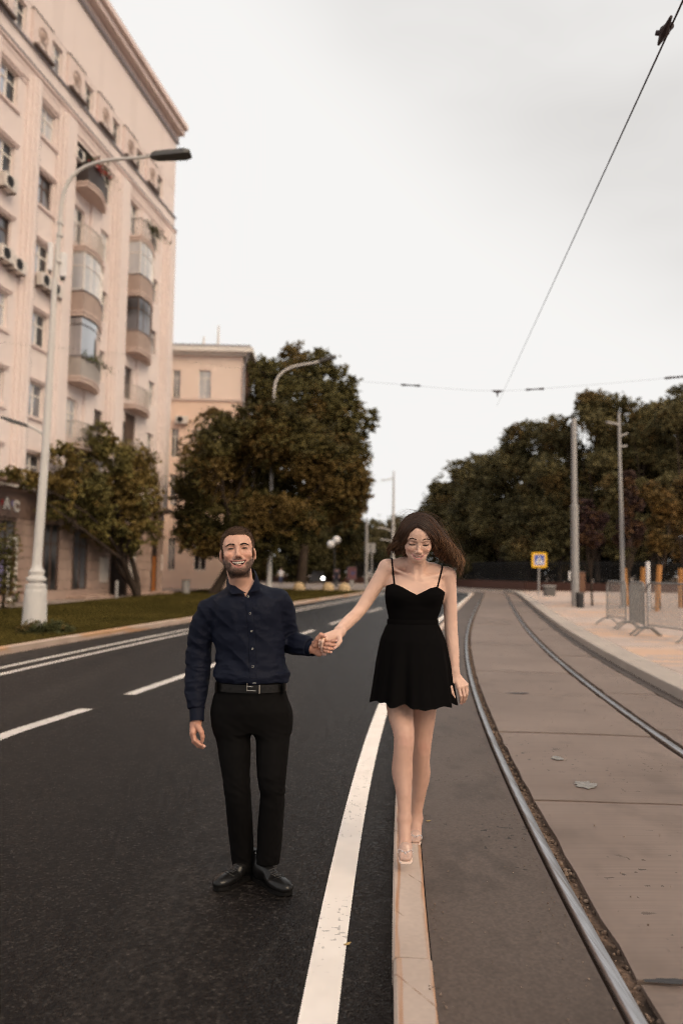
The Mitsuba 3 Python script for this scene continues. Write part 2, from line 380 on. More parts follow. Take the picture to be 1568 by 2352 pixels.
# lawn and pavement on the left
lk = thing('lawn_kerb', kind='structure', label='low peach stained kerb along the lawn')
cuts = list(np.arange(-3, 44, 2.0)) + [46, 49, 52, 55, 58]
for a, b in zip(cuts[:-1], cuts[1:]): obj('kerb_stone', stone(a + .003, b - .003, None, -.2, .025, -8.22, -8.04, .012), 'm_kerb_far', lk)
lawn_in = off(-8.22, -4, 58)
lawn_poly = Polygon(np.vstack([lawn_in, [(-3.0, 61.5), (-9.8, 59.5), (-9.75, 52.9), (-11.2, 27.5), (-12.3, 10), (-12.8, -4)]]))
obj('lawn_soil', sheet(lawn_poly, .0), 'm_soil', kind='structure', label='dark soil under the lawn')
walk = Polygon([(-9.75, 52.9), (-11.2, 27.5), (-12.3, 10), (-12.8, -4), (-30, -4), (-30, 60), (-9.8, 60)])
obj('pavement', sheet(walk, .03), 'm_ground', kind='structure', label='pale pavement between the lawn and the buildings')
plaza = Polygon([(-60, 62), (3, 62.5), (9, 66), (9, 100), (-60, 100)])
obj('plaza', sheet(plaza, -.02), 'm_ground', kind='structure', label='grey open square beyond the lawn')

# grass blades
def grass(n):
    minx, miny, maxx, maxy = lawn_poly.bounds
    xy = []
    from shapely import contains_xy
    while sum(map(len, xy)) < n:
        y = 9 * (60 / 9) ** rng.random(n * 2); x = rng.uniform(minx, maxx, n * 2)
        ok = contains_xy(lawn_poly, x, y) & (x > -.46 * y - 1); xy.append(np.c_[x, y][ok])
    xy = np.vstack(xy)[:n]
    h = rng.uniform(.03, .085, n) * (.6 + .8 * meshkit.noise(np.c_[xy * .8, xy[:, :1] * 0], 2)); a = rng.uniform(0, 2 * np.pi, n); w = .0035 + xy[:, 1] * .0004
    lean = rng.normal(0, .03, (n, 2)); b = np.c_[np.cos(a), np.sin(a)] * w[:, None]
    P0 = np.c_[xy - b, np.full(n, -.002)]; P1 = np.c_[xy + b, np.full(n, -.002)]; P2 = np.c_[xy + lean, h]
    V = np.stack([P0, P1, P2], 1).reshape(-1, 3); F = np.arange(3 * n).reshape(-1, 3)
    t = np.clip(rng.random(n) * .6 + .7 * meshkit.noise(np.c_[xy * .5, xy[:, :1] * 0], 4) - .1, 0, 1)[:, None]
    c = np.array([.050, .042, .012]) * (1 - t) + np.array([.110, .085, .026]) * t
    return tm(V, F), np.repeat(c, 3, 0)
scene['m_grass'] = {'type': 'twosided', 'bsdf': {'type': 'diffuse', 'reflectance': VC}}
g, gc = grass(170000)
obj('grass', g, 'm_grass', label='short olive green lawn grass', kind='stuff', color=gc)

# repair spots, a strip of packing in two joints, grit
mat('m_patch', P_(lambda p, n, uv: MIX((.16, .155, .15), (.27, .26, .25), N_(p.x * 50, p.y * 50))), .8, .2)
def spot(u, v, rx, ry, seed, m, t, z=.0055, n=18, cat_='repair spot'):
    g = np.random.default_rng(seed); c = gz(u, v, z); a = np.linspace(0, 2 * np.pi, n, endpoint=False); r = g.uniform(.55, 1.15, n)
    obj('repair_spot' if cat_ == 'repair spot' else 'joint_strip', sheet(Polygon(np.c_[c[0] + rx * r * np.cos(a), c[1] + ry * r * np.sin(a)]).buffer(.004), z), m, label=t, cat=cat_)
spot(1345, 1803, .085, .10, 1, 'm_patch', 'larger grey repair spot in the slab between the tram rails')
spot(1278, 1741, .045, .07, 2, 'm_patch', 'smaller grey repair spot farther up between the tram rails')
spot(1190, 1592, .16, .030, 3, 'm_bin', 'dark packing strip in the slab joint right of her hand', .0055, 18, 'joint strip')
spot(1545, 2254, .10, .016, 4, 'm_bin', 'dark packing strip in the joint at the lower right corner', .0055, 18, 'joint strip')
def grit(n):
    base = trimesh.creation.icosphere(subdivisions=0); V, F = [], []
    for i in range(n):
        s_ = 1.9 + 9 * rng.random() ** 1.8; d_ = rng.choice([rng.uniform(-.64, -.08), rng.uniform(.12, 1.4), rng.normal(-.10, .02), rng.normal(-.63, .02), rng.uniform(1.65, 2.2)]); r = rng.uniform(.0012, .0042) * (1 + (rng.random() < .06))
        V.append(base.vertices * r * rng.uniform(.6, 1.4, 3) + [*at_s(s_, d_), .004 + r * .4]); F.append(base.faces + 12 * i)
    return tm(np.vstack(V), np.vstack(F))
obj('grit', grit(700), 'm_pebble', label='small stones and grit scattered over the strip and slabs', kind='stuff')

# ------------------------------------------------------------------ the pink apartment block: facade coordinates (s along the street, n outward, z up)
_C0 = np.array([-10.3, 46.0]); _D = np.array([.164, 1.0]); _D /= np.linalg.norm(_D); _N = np.array([_D[1], -_D[0]])


def fmat(c0=_C0, d=_D, n=_N):
    M = np.eye(4); M[:2, 0] = d; M[:2, 1] = n; M[:2, 3] = c0
    return M
FM = fmat()


def fb(s0, s1, n0, n1, z0, z1, c=0.0):
    """a box in facade coordinates"""
    m = box(s0, s1, n0, n1, z0, z1, c); m.apply_transform(FM); return m
def fz(m): m = m.copy(); m.apply_transform(FM); return m


def plaster(a, b, dirt, sc=1.0):
    def f(p, n, uv):
        big = FB(p.x * .35 * sc, p.y * .35 * sc, p.z * .22, 4)
        streak = SS(.52, .75, FB((p.x + p.y) * 1.6, p.z * .12, 3, 3))
        c = MIX(a, b, big * .9 + .2 * N_(p.x * 40, p.y * 40, p.z * 40))
        return MIX(c, dirt, streak * .16)
    return P_(f)
mat('m_pink', plaster((.70, .60, .57), (.77, .675, .645), (.54, .45, .42)), .85, .2)
mat('m_pink_trim', plaster((.64, .525, .49), (.72, .61, .575), (.42, .33, .30)), .85, .2)
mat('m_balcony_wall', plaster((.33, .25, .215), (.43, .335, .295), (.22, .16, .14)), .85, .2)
mat('m_slab_edge', plaster((.53, .41, .36), (.61, .49, .44), (.36, .27, .23)), .85, .2)
mat('m_peach', plaster((.72, .52, .41), (.80, .60, .49), (.60, .43, .34)), .85, .2)
mat('m_peach_top', plaster((.72, .57, .49), (.80, .65, .57), (.60, .47, .4)), .85, .2)
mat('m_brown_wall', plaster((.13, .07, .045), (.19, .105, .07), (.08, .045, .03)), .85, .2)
mat('m_stone', P_(lambda p, n, uv: MIX(MIX((.30, .205, .165), (.43, .315, .26), FB(p.x * .8, p.y * .8, p.z * .8, 4)), (.21, .14, .115), SS(.5, .75, FB(p.x * 2, p.y * 2, p.z * .4, 3)) * .5)), .8, .25)
mat('m_stone_joint', (.12, .085, .07), .9, .2)
mat('m_fascia', P_(lambda p, n, uv: MIX((.14, .092, .074), (.20, .135, .11), FB(p.x * 1.2, p.y * 1.2, p.z * .6, 3))), .8, .25)
mat('m_pane', P_(lambda p, n, uv: MIX((.035, .034, .036), (.24, .245, .27), SS(.42, .62, N_(p.x * 1.1, p.y * 1.1, p.z * .8)))), .07, .9, .55)
mat('m_pane_light', P_(lambda p, n, uv: MIX((.32, .33, .36), (.55, .55, .57), N_(p.x * 3, p.y * 3, p.z * .5))), .10, .9)
mat('m_sky_pane', P_(lambda p, n, uv: MIX((.42, .44, .50), (.62, .64, .70), N_(p.x * .9, p.y * .9, p.z * .7))), .08, .9, .75)
mat('m_mirror_pane', (.55, .56, .58), .05, .9, .85)
mat('m_frame_white', (.70, .655, .61), .5, .4)
mat('m_frame_pink', (.52, .40, .34), .6, .4)
mat('m_frame_dark', (.10, .065, .05), .5, .4)
mat('m_dark_metal', (.055, .042, .04), .5, .4, .3)
mat('m_light_metal', (.38, .34, .315), .55, .4, .2)
mat('m_flashing', (.30, .28, .29), .45, .4, .4)
mat('m_ac', (.62, .57, .53), .55, .4)
mat('m_black', (.012, .011, .011), .6, .3)
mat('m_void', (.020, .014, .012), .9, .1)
mat('m_door_wood', P_(lambda p, n, uv: MIX((.26, .085, .018), (.36, .13, .03), N_(p.x * 30, p.y * 30, p.z * 2))), .5, .4)
mat('m_flower', (.35, .03, .03), .7, .3)
mat('m_plant', (.05, .055, .015), .8, .2)
mat('m_panel_white', (.60, .53, .47), .7, .3)
mat('m_purple', (.25, .22, .42), .5, .4)

pb = thing('apartment_building', 'tall pink plastered apartment block with stepped pilasters, curved balconies and a deep roof cornice', 'building')
S0, S1 = -34.0, -.3
ROWS = [7.65 + 2.95 * k for k in range(-1, 5)]
# window openings on the facade: (s0, s1, z0, z1)
WIN = []
for r, z in enumerate(ROWS):
    for s_ in (-29.5, -26.6, -20.6, -17.85, -15.0):
        WIN.append([s_ - .04, s_ + 1.20, z - .06, z + 1.34])
    WIN.append([-12.0, -10.95, z - .35, z + 1.35]); WIN.append([-9.35, -8.45, z - .15, z + 1.35])
    WIN.append([-6.25, -5.25, z - .35, z + 1.35]); WIN.append([-3.15, -2.3, z - .05, z + 1.30])
TOPW = [[-3.08 - 2.84 * k, -2.08 - 2.84 * k, 22.68, 23.98] for k in range(10)]
from shapely.ops import unary_union
def sbox(a, b, c, d): return Polygon([(a, c), (b, c), (b, d), (a, d)])
outline = sbox(S0, S1, 4.9, 24.2)
holes = unary_union([sbox(a, b, c, d) for a, b, c, d in WIN + TOPW])
def wallsheet(poly, n0, depth):
    m = extrude(poly, depth)      # x = s, y = z, extruded along z
    V = m.vertices[:, [0, 2, 1]].copy(); V[:, 1] = n0 - V[:, 1]
    return fz(tm(V, m.faces))
obj('wall', wallsheet(outline.difference(holes), 0.0, .22), 'm_pink', pb)
obj('attic_wall', fb(S0, S1, -12, .02, 24.2, 27.4), 'm_pink', pb)
obj('rear_block', fb(S0, S1 - .003, -12, -.5, 0, 24.2), 'm_pink', pb)
obj('side_wall', fb(S1 - .25, S1 - .002, -.5, -.001, 0, 24.2), 'm_pink', pb)
obj('side_wing', fb(S1 - 2, S1 + .9, -14, -1.6, 0, 16.5), 'm_pink', pb)
obj('cornice', cat([fb(S0, S1 + .10, -12, .72, 27.95, 28.25), fb(S0, S1 + .07, -12, .52, 27.62, 27.948), fb(S0, S1 + .12, -12, .14, 27.36, 27.617)]), 'm_pink_trim', pb)
obj('gutter', cat([fb(S0, S1 + .16, .02, .16, 27.16, 27.30)]), 'm_flashing', pb)
# courses
obj('ledge', cat([fb(S0, S1 + .06, 0.001, .20, 21.52, 21.66), fb(S0, S1 + .02, 0.001, .12, 21.30, 21.517)]), 'm_pink_trim', pb)
obj('flashing', fb(S0, S1 + .08, 0, .24, 21.662, 21.71), 'm_flashing', pb)
obj('flashing', fb(S0, S1 + .05, 0, .16, 22.46, 22.54), 'm_flashing', pb)
obj('band', fb(S0, S1 + .01, 0.001, .06, 21.712, 22.458), 'm_pink', pb)
# pilasters, stepped
for a, b in ((-16.05, -15.15), (-13.65, -12.2), (-8.25, -6.6), (-1.75, -.32), (-19.1, -18.0), (-22.6, -21.0), (-25.4, -24.3)):
    obj('pilaster', cat([fb(a, b, .001, .13, 4.9, 21.29, .02), fb(a + .17, b - .17, .131, .26, 4.9, 21.297, .02), fb(a + .33, b - .33, .261, .34, 4.9, 21.25, .02)]), 'm_pink', pb)
for a, b in ((-18.0, -16.05), (-15.15, -13.65), (-12.2, -8.25), (-6.6, -1.75), (-21.0, -19.1)):      # stepped heads of the bays
    obj('bay_head', cat([fb(a + .002, b - .002, .001, .10, 20.98, 21.295), fb(a + .05, b - .05, .002, .05, 20.78, 20.978)]), 'm_pink_trim', pb)
# windows
def window(z0, z1, s0, s1, n=-.13, frame='m_frame_white', pane='m_pane', tr=.36, key='window', parent=None, mull=1):
    t = .055
    parent = parent or pb
    zt = z1 - (z1 - z0) * tr
    fr = [fb(s0 + .001, s0 + t, n - .05, n, z0 + .001, z1 - .001), fb(s1 - t, s1 - .001, n - .05, n, z0 + .001, z1 - .001), fb(s0 + t, s1 - t, n - .05, n - .002, z0 + .001, z0 + t), fb(s0 + t, s1 - t, n - .05, n - .002, z1 - t, z1 - .001)]
    if tr > 0: fr.append(fb(s0 + t, s1 - t, n - .048, n + .01, zt - .035, zt + .035))
    w = s1 - s0
    for k in range(mull):
        x = s0 + w * (k + 1) / (mull + 1); fr.append(fb(x - .04, x + .04, n - .047, n + .015, z0 + t, (zt - .035 if tr > 0 else z1 - t)))
        if tr > 0: fr.append(fb(x - .03, x + .03, n - .047, n + .012, zt + .035, z1 - t))
    k = obj(key, cat(fr), frame, parent)
    if mull == 1:
        mid = (s0 + s1) / 2; obj('pane', fb(s0 + .02, mid - .03, n - .075, n - .03, z0 + .02, z1 - .02), 'm_sky_pane' if pane == 'm_pane' and parent == pb else pane, k); obj('pane', fb(mid + .03, s1 - .02, n - .075, n - .03, z0 + .02, z1 - .02), pane, k)
    else: obj('pane', fb(s0 + .02, s1 - .02, n - .075, n - .03, z0 + .02, z1 - .02), pane, k)
    return k
for i, (a, b, c, d) in enumerate(WIN):
    fr = 'm_frame_white' if (i * 7) % 5 else 'm_frame_dark'
    window(c, d, a, b, frame=fr, pane='m_pane' if (i * 3) % 7 else 'm_pane_light', key='window')
    if b - a > 1.05 and i % 9 < 5:
        obj('sill', fb(a - .12, b + .12, .001, .10, c - .14, c - .02), 'm_pink_trim', pb)
        obj('lintel', cat([fb(a - .10, b + .14, .001, .07, d + .02, d + .10), fb(a - .14, b + .18, .002, .12, d + .101, d + .15)]), 'm_pink_trim', pb)
for a, b, c, d in TOPW: window(c, d, a, b, n=-.14)
for k in range(10):                                          # projecting panels with a round medallion between the top windows
    a, b = -2.08 - 2.84 * k - 2.84 + .30, -3.08 - 2.84 * k - .06
    p = obj('relief_panel', fb(a, b, .001, .13, 22.56, 24.10, .015), 'm_pink_trim', pb)
    c = (a + b) / 2
    ring = trimesh.creation.torus(.30, .05, major_sections=20, minor_sections=6); ring.apply_transform(np.array([[1, 0, 0, c], [0, 0, 1, .13], [0, 1, 0, 23.40], [0, 0, 0, 1]]))
    boss = trimesh.creation.icosphere(subdivisions=2, radius=.15); boss.vertices = boss.vertices * [1, .5, 1.2] + [c, .14, 23.40]
    legs = [tube([(c + sx * .18,   .14, 23.12), (c + sx * .30, .14, 22.85)], .03, 6) for sx in (-1, 1)]
    obj('medallion', cat([fz(ring), fz(boss)] + [fz(l) for l in legs]), 'm_balcony_wall', p, smooth=40)
    obj('planter_shelf', fb(a + .02, b - .02, .131, .30, 22.545, 22.66), 'm_frame_dark', p)
    obj('cap', fb(a - .03, b + .03, .001, .16, 24.102, 24.14), 'm_frame_dark', p)
# drainpipes
for s_ in (-14.95 - .12, -12.25, -24.2): obj('drainpipe', fz(tube([(s_, .06, 5), (s_, .06, 21.2)], .05, 8)), 'm_flashing', pb)


# balconies: (s0, s1) on the wall, a straight flank on the near side and a bowed front
def bow(s0, s1, dep, inset=0.0, n=9):
    P = [(s0 + inset, 0.0), (s0 + inset, dep * .86 - inset)]
    for t in np.linspace(0, 1, n): P.append((s0 + (s1 - s0) * (.06 + .94 * t) , dep * (.86 + .14 * math.sin(math.pi * min(t * 1.25, 1))) * (1 - .62 * t ** 2.2) - inset))
    P.append((s1 - inset, 0.0)); return np.array(P)
def ext(P, z0, z1, sc=1.0):
    return fz(prism(Polygon(P), z0, z1))
def ribbon(P, z0, z1, t=.03):
    L = LineString(P); pol = L.buffer(t, cap_style=2, join_style=2); return fz(prism(pol, z0, z1))
def resample(P, d):
    L = LineString(P); return np.array([L.interpolate(x).coords[0] for x in np.arange(0, L.length, d)])
def leafball(c, r, n, seed):
    g = np.random.default_rng(seed); V = []; 
    for _ in range(n):
        q = np.array(c) + g.normal(0, 1, 3) * r; e = g.normal(0, .06, (3, 3)); V.append(q + e)
    return fz(tm(np.vstack(V), np.arange(3 * n).reshape(-1, 3)))
def balcony(s0, s1, dep, z, kind):
    b = obj('balcony', cat([ext(bow(s0, s1, dep), z - .2, z - .05), ext(bow(s0 - .04, s1 + .04, dep + .05), z - .048, z + .04)]), 'm_slab_edge', pb)
    inner = bow(s0, s1, dep, .05)
    if kind in ('mesh', 'thin', 'dark'):
        m = {'mesh': 'm_light_metal', 'thin': 'm_dark_metal', 'dark': 'm_dark_metal'}[kind]
        if kind == 'dark': parts = [ribbon(inner, z + .05, z + .95, .012)] + [fz(tube([(x, y, z + .05), (x, y, z + 1.0)], .018, 5)) for x, y in resample(inner, .16)]
        else:
            parts = [fz(tube([(x, y, z + .04), (x, y, z + .95)], .011 if kind == 'mesh' else .012, 4)) for x, y in resample(inner, .085 if kind == 'mesh' else .14)]
            if kind == 'mesh': parts += [fz(tube([(x, y, zz) for x, y in inner], .010, 4)) for zz in (z + .25, z + .45, z + .65)]
        parts.append(fz(tube([(x, y, z + .97) for x, y in inner], .028, 6)))
        obj('railing', cat(parts), m, b)
    else:
        wallm = 'm_light_metal' if kind == 'mirror' else 'm_balcony_wall'
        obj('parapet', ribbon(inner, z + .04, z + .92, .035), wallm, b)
        obj('coping', ribbon(bow(s0, s1, dep, .04), z + .921, z + .98, .07), 'm_flashing', b)
        zt = z + 2.72
        fr = {'white': 'm_frame_white', 'brown': 'm_frame_dark', 'mirror': 'm_dark_metal'}[kind]
        posts = resample(inner[1:-1], .52)
        parts = [] if kind == 'mirror' else [fz(tube([(x, y, z + .98), (x, y, zt)], .035, 4)) for x, y in np.vstack([inner[:2], posts])]
        for zz in ((z + 1.0, z + 2.1, zt - .03) if kind != 'mirror' else (zt - .35, zt - .02)): parts.append(fz(tube([(x, y, zz) for x, y in inner], .035, 4)))
        obj('glazing_frame', cat(parts), fr, b)
        obj('pane', ribbon(bow(s0, s1, dep, .06), z + .98, zt, .008), 'm_mirror_pane' if kind == 'mirror' else ('m_pane_light' if kind == 'white' else 'm_pane'), b)
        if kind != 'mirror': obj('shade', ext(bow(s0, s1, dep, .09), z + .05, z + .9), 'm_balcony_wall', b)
    return b
for z, k in ((18.7, 'dark'), (15.75, 'mesh'), (12.78, 'white'), (9.83, 'mirror'), (6.88, 'mesh')):
    b = balcony(-12.15, -9.45, .85, z, k)
    if k == 'dark':
        obj('flowers', leafball((-11.4, .82, z + 1.08), (.35, .12, .12), 90, 4), 'm_flower', b); obj('foliage', leafball((-10.9, .75, z + 1.12), (.55, .16, .16), 200, 5), 'm_plant', b)
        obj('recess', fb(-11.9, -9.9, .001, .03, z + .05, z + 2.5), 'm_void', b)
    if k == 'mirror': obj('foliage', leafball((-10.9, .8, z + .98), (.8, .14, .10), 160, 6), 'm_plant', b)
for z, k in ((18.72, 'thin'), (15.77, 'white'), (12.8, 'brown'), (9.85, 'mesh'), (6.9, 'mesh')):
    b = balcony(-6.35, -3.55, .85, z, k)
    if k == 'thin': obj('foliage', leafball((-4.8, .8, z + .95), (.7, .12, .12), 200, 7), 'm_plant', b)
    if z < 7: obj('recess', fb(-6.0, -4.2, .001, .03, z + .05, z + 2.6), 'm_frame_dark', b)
# piers in the balcony bays
for a, b in ((-10.5, -9.6), (-4.9, -3.9)): obj('pier', fb(a, b, .001, .12, 4.9, 20.77, .01), 'm_pink', pb)
# air conditioners on brackets under some windows
def aircon(s, z, w=.8, fan=True, par=None):
    par = par or pb
    a = obj('air_conditioner', fb(s, s + w, .10, .40, z, z + .55, .02), 'm_ac', par)
    ring = trimesh.creation.torus(.20, .022, major_sections=16, minor_sections=5); ring.apply_transform(np.array([[1, 0, 0, s + w * .38], [0, 0, 1, .402], [0, 1, 0, z + .28], [0, 0, 0, 1]]))
    disc = trimesh.creation.cylinder(.18, .02, sections=16); disc.apply_transform(np.array([[1, 0, 0, s + w * .38], [0, 0, 1, .40], [0, 1, 0, z + .28], [0, 0, 0, 1]]))
    obj('fan_grille', cat([fz(ring), fz(disc)]), 'm_black', a)
    for q in (.08, w - .12): obj('bracket', fb(s + q, s + q + .04, .001, .40, z - .06, z - .005), 'm_frame_dark', a)
for s_, z in ((-17.75, 15.75), (-17.75, 12.95), (-16.9, 12.85), (-14.95, 12.95), (-14.1, 12.9), (-12.65, 19.6)): aircon(s_, z)

# stone ground floor
gf = obj('ground_floor', fb(S0, S1 - .001, -.5, -.06, 0, 4.9), 'm_stone_joint', pb)
obj('ground_cornice', cat([fb(S0, S1 + .14, -.06, .42, 4.72, 4.90), fb(S0, S1 + .08, -.06, .25, 4.60, 4.717)]), 'm_stone', pb)
obj('fascia', cat([fb(S0, -12.5, -.058, .05, 3.35, 4.597)]), 'm_fascia', pb)
OPEN = [(-17.4, -15.45, .35, 3.3), (-13.35, -12.1, .5, 3.35), (-10.85, -9.5, .5, 3.2), (-7.1, -5.05, .06, 3.1), (-1.95, -1.2, .1, 3.1), (-22, -19, .35, 3.3), (-26, -23, .35, 3.3)]
zr = [0, .45, .9, 1.35, 1.8, 2.25, 2.7, 3.15, 3.6, 4.1, 4.59]
for r, (z0, z1) in enumerate(zip(zr[:-1], zr[1:])):
    s_ = -19.5 + (.45 if r % 2 else 0)
    while s_ < S1 - .02:
        e = min(s_ + .92, S1)
        segs = [(s_, e)]
        for a, b, c, d in OPEN:
            if z0 + .1 < d and z1 - .1 > c: segs = [q for p0, p1 in segs for q in ((p0, min(p1, a)), (max(p0, b), p1)) if q[1] - q[0] > .12]
        for p0, p1 in segs:
            if z0 >= 3.3 and p1 < -12.5: continue
            obj('stone', fb(p0 + .008, p1 - .008, -.0599, rng.uniform(-.004, .006), z0 + .008, z1 - .008, .012), 'm_stone', gf)
        s_ += .92
for i, (a, b, c, d) in enumerate(OPEN):
    key = 'entrance' if i == 3 else 'door' if i == 4 else 'shop_window'
    k = obj(key, cat([fb(a, a + .09, -.06, .03, c, d), fb(b - .09, b, -.06, .03, c, d), fb(a + .09, b - .09, -.06, .028, d - .1, d)]), 'm_frame_dark', pb)
    if i == 4: obj('door_leaf', fb(a + .1, b - .1, -.058, -.02, c, 2.15), 'm_door_wood', k); obj('transom', fb(a + .1, b - .1, -.058, -.03, 2.16, d - .1), 'm_void', k)
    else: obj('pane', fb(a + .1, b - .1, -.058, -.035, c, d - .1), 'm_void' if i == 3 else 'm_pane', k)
    if i not in (3, 4): obj('mullion', cat([fb((a + b) / 2 - .04, (a + b) / 2 + .04, -.034, .0, c, d - .1), fb(a + .1, b - .1, -.034, -.01, 2.4, 2.47)]), 'm_frame_dark', k)
obj('lit_panel', fb(-16.95, -16.0, -.03, .02, .4, 2.2), 'm_purple', pb)
obj('white_door', cat([fb(-15.9, -15.82, .0, .07, .1, 2.6), fb(-15.38, -15.3, .0, .07, .1, 2.6), fb(-15.82, -15.38, .0, .068, 2.5, 2.6), fb(-15.82, -15.38, .0, .068, .1, .25)]), 'm_frame_white', pb)
obj('notice_panel', fb(-8.25, -7.35, .012, .05, .75, 1.95), 'm_panel_white', pb)
obj('notice_panel', fb(-4.95, -4.2, .012, .05, .65, 2.4), 'm_panel_white', pb)
obj('step', cat([fb(-11.2, -8.4, .0, .9, .03, .16), fb(-5.0, -2.6, .0, .7, .03, .14), fb(-1.7, -.5, .0, .8, .03, .18)]), 'm_stone', pb)
# sign letters on the fascia
def letters(txt, s, z, h):
    m = meshkit.text_mesh(txt, h, .05, bold=True); V = m.vertices.copy(); x, y, e = V.T
    return fz(tm(np.c_[s + x, .055 + e, z + y], m.faces[:, ::-1]))
sg = thing(pb + '__shop_sign', label='pale raised shop letters ending in A and C on the brown fascia')
for t_, s_, z_ in (('М', -17.35, 3.68), ('А', -16.42, 3.66), ('С', -15.78, 3.60)): obj('letter', letters(t_, s_, z_, .42), 'm_frame_white', sg)
for s_, c in ((-16.55, 'm_flower'), (-15.88, 'm_purple')): obj('dot', fb(s_, s_ + .09, .055, .09, 3.8, 4.0), c, sg)
obj('sign_lamp', cat([fb(-17.5, -13.6, .30, .42, 4.50, 4.58)]), 'm_panel_white', pb)

# ------------------------------------------------------------------ peach building behind, facing us
pp = thing('corner_building', 'peach building with white eaves and tall windows beyond the pink block', 'building')
C2 = at(547, 1300, 56.0)[:2]; D2 = np.array([1.0, .03]); D2 /= np.linalg.norm(D2); N2 = np.array([D2[1], -D2[0]])
FM_keep = FM; FM = fmat(C2, D2, N2)
def zz(u, v): return at(u, v, 56.0)[2]
zE = zz(500, 812)
wins = []
for u0, u1 in ((394, 411), (453, 481)):
    a = (at(u0, 1000, 56)[0] - C2[0]); b = (at(u1, 1000, 56)[0] - C2[0])
    for v0, v1 in ((850, 915), (985, 1050), (1090, 1160), (1235, 1310)): wins.append((a, b, zz(u0, v1), zz(u0, v0)))
out2 = sbox(-16, 0, 0, zE); zc = zz(480, 918)
obj('wall', wallsheet(sbox(-16, 0, 0, zc).difference(unary_union([sbox(a, b, c, d) for a, b, c, d in wins])), 0, .25), 'm_peach', pp)
obj('upper_wall', wallsheet(sbox(-16, 0, zc + .003, zE).difference(unary_union([sbox(a, b, c, d) for a, b, c, d in wins])), 0, .25), 'm_peach_top', pp)
obj('string_course', fb(-16, .05, .001, .10, zc - .12, zc + .05), 'm_slab_edge', pp)
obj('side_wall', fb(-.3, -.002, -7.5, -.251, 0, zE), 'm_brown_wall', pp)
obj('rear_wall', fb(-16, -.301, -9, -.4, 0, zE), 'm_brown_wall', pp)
obj('eaves', cat([fb(-16, .75, -7.5, .65, zE, zE + .32), fb(-16, .35, -7.5, .30, zE - .2, zE - .003)]), 'm_frame_white', pp)
obj('roof', fb(-16, .55, -7.0, .45, zE + .322, zE + .55), 'm_flashing', pp)
for i, (a, b, c, d) in enumerate(wins): window(c, d, a, b, n=-.12, pane='m_pane_light' if i in (4,) else 'm_pane', tr=.28, parent=pp)
obj('drainpipe', fz(tube([(.10, .12, .2), (.10, .12, zE - .9), (.5, .45, zE + .1)], .09, 8)), 'm_flashing', pp)
aircon(at(404, 1000, 56)[0] - C2[0], zz(404, 975), .9, par=pp); aircon(at(455, 1000, 56)[0] - C2[0], zz(460, 1005), .9, par=pp)
for u, v0, v1 in ((470, 812, 768), (503, 812, 742)):
    a = at(u, 800, 57)[0] - C2[0]; obj('roof_mast', fz(tube([(a, -.6, zE + .5), (a + .02, -.6, zz(u, v1))], [.12, .06], 6)), 'm_frame_white', pp)
FM = FM_keep

# ------------------------------------------------------------------ lamps, poles, wires
mat('m_lamp_grey', P_(lambda p, n, uv: MIX((.50, .475, .455), (.60, .575, .555), FB(p.x * 2, p.y * 2, p.z * .7, 3))), .55, .4)
mat('m_lamp_head', (.09, .088, .088), .5, .4, .2)
mat('m_pole_grey', P_(lambda p, n, uv: MIX((.30, .285, .275), (.38, .365, .355), FB(p.x * 3, p.y * 3, p.z * 1.2, 3))), .5, .45, .25)
mat('m_galv', P_(lambda p, n, uv: MIX((.19, .18, .175), (.27, .26, .25), N_(p.x * 20, p.y * 20, p.z * 20))), .5, .5, .4)
mat('m_wire', (.045, .032, .035), .6, .3)
mat('m_yellow', (.78, .44, .015), .5, .4)
mat('m_blue', (.055, .10, .42), .5, .4)
mat('m_white', (.70, .68, .68), .5, .4)
mat('m_box_grey', (.12, .11, .105), .7, .3)
mat('m_stake', P_(lambda p, n, uv: MIX((.38, .17, .055), (.50, .25, .09), N_(p.x * 14, p.y * 14, p.z * 2))), .8, .2)
mat('m_concrete_yellow', (.50, .37, .22), .85, .2)
mat('m_brick_red', (.15, .07, .05), .8, .2)

def lamp_head(p0, p1, w, h):
    """a flat tapered luminaire from p0 to p1"""
    p0, p1 = np.array(p0), np.array(p1); d = p1 - p0; L = np.linalg.norm(d); d /= L
    side = np.cross(d, [0, 0, 1]); side /= np.linalg.norm(side); upv = np.cross(side, d); P = []
    for t, ww, hh in ((0, .35, .6), (.12, .75, 1), (.85, 1, 1), (1, .8, .55)):
        for a in (-1, 1):
            for b in (-1, 1): P.append(p0 + d * L * t + side * a * ww * w / 2 + upv * b * hh * h / 2)
    return trimesh.convex.convex_hull(np.array(P))

yl = gz(78, 1453)[1]; L1 = lambda u, v: at(u, v, yl)
l1 = thing('street_lamp', 'tall pale street lamp with a ringed cast base standing on the lawn', 'street lamp')
u_m = yl / FOCAL
bx = gz(78, 1453)
prof = [(.01, 0), (.30, 0), (.30, .06), (.285, .10), (.255, .95), (.25, 1.02), (.235, 1.04), (.235, 1.07), (.245, 1.12), (.235, 1.15), (.15, 1.19), (.15, 1.22), (.225, 1.24), (.23, 1.30), (.17, 1.34), (.165, 1.40), (.185, 1.43), (.185, 1.47), (.135, 1.52), (.115, 1.62), (.108, 1.70), (.005, 1.70)]
zs_top = L1(90.6, 1290)[2]
obj('base', lathe([(r * .93, z * zs_top / 1.70) for r, z in prof], (bx[0], bx[1], 0), 28), 'm_lamp_grey', l1, smooth=35)
polepts = [np.array([bx[0], bx[1], zs_top - .05]), L1(104, 1040), L1(124, 674), L1(133, 560)]
obj('pole', tube(polepts, [.105, .088, .062, .055], 16), 'm_lamp_grey', l1, smooth=50)
arm = spline([L1(133, 560), L1(139.5, 490), L1(152, 428), L1(176, 395), L1(214, 375), L1(280, 364), L1(352, 357.5)], 30)
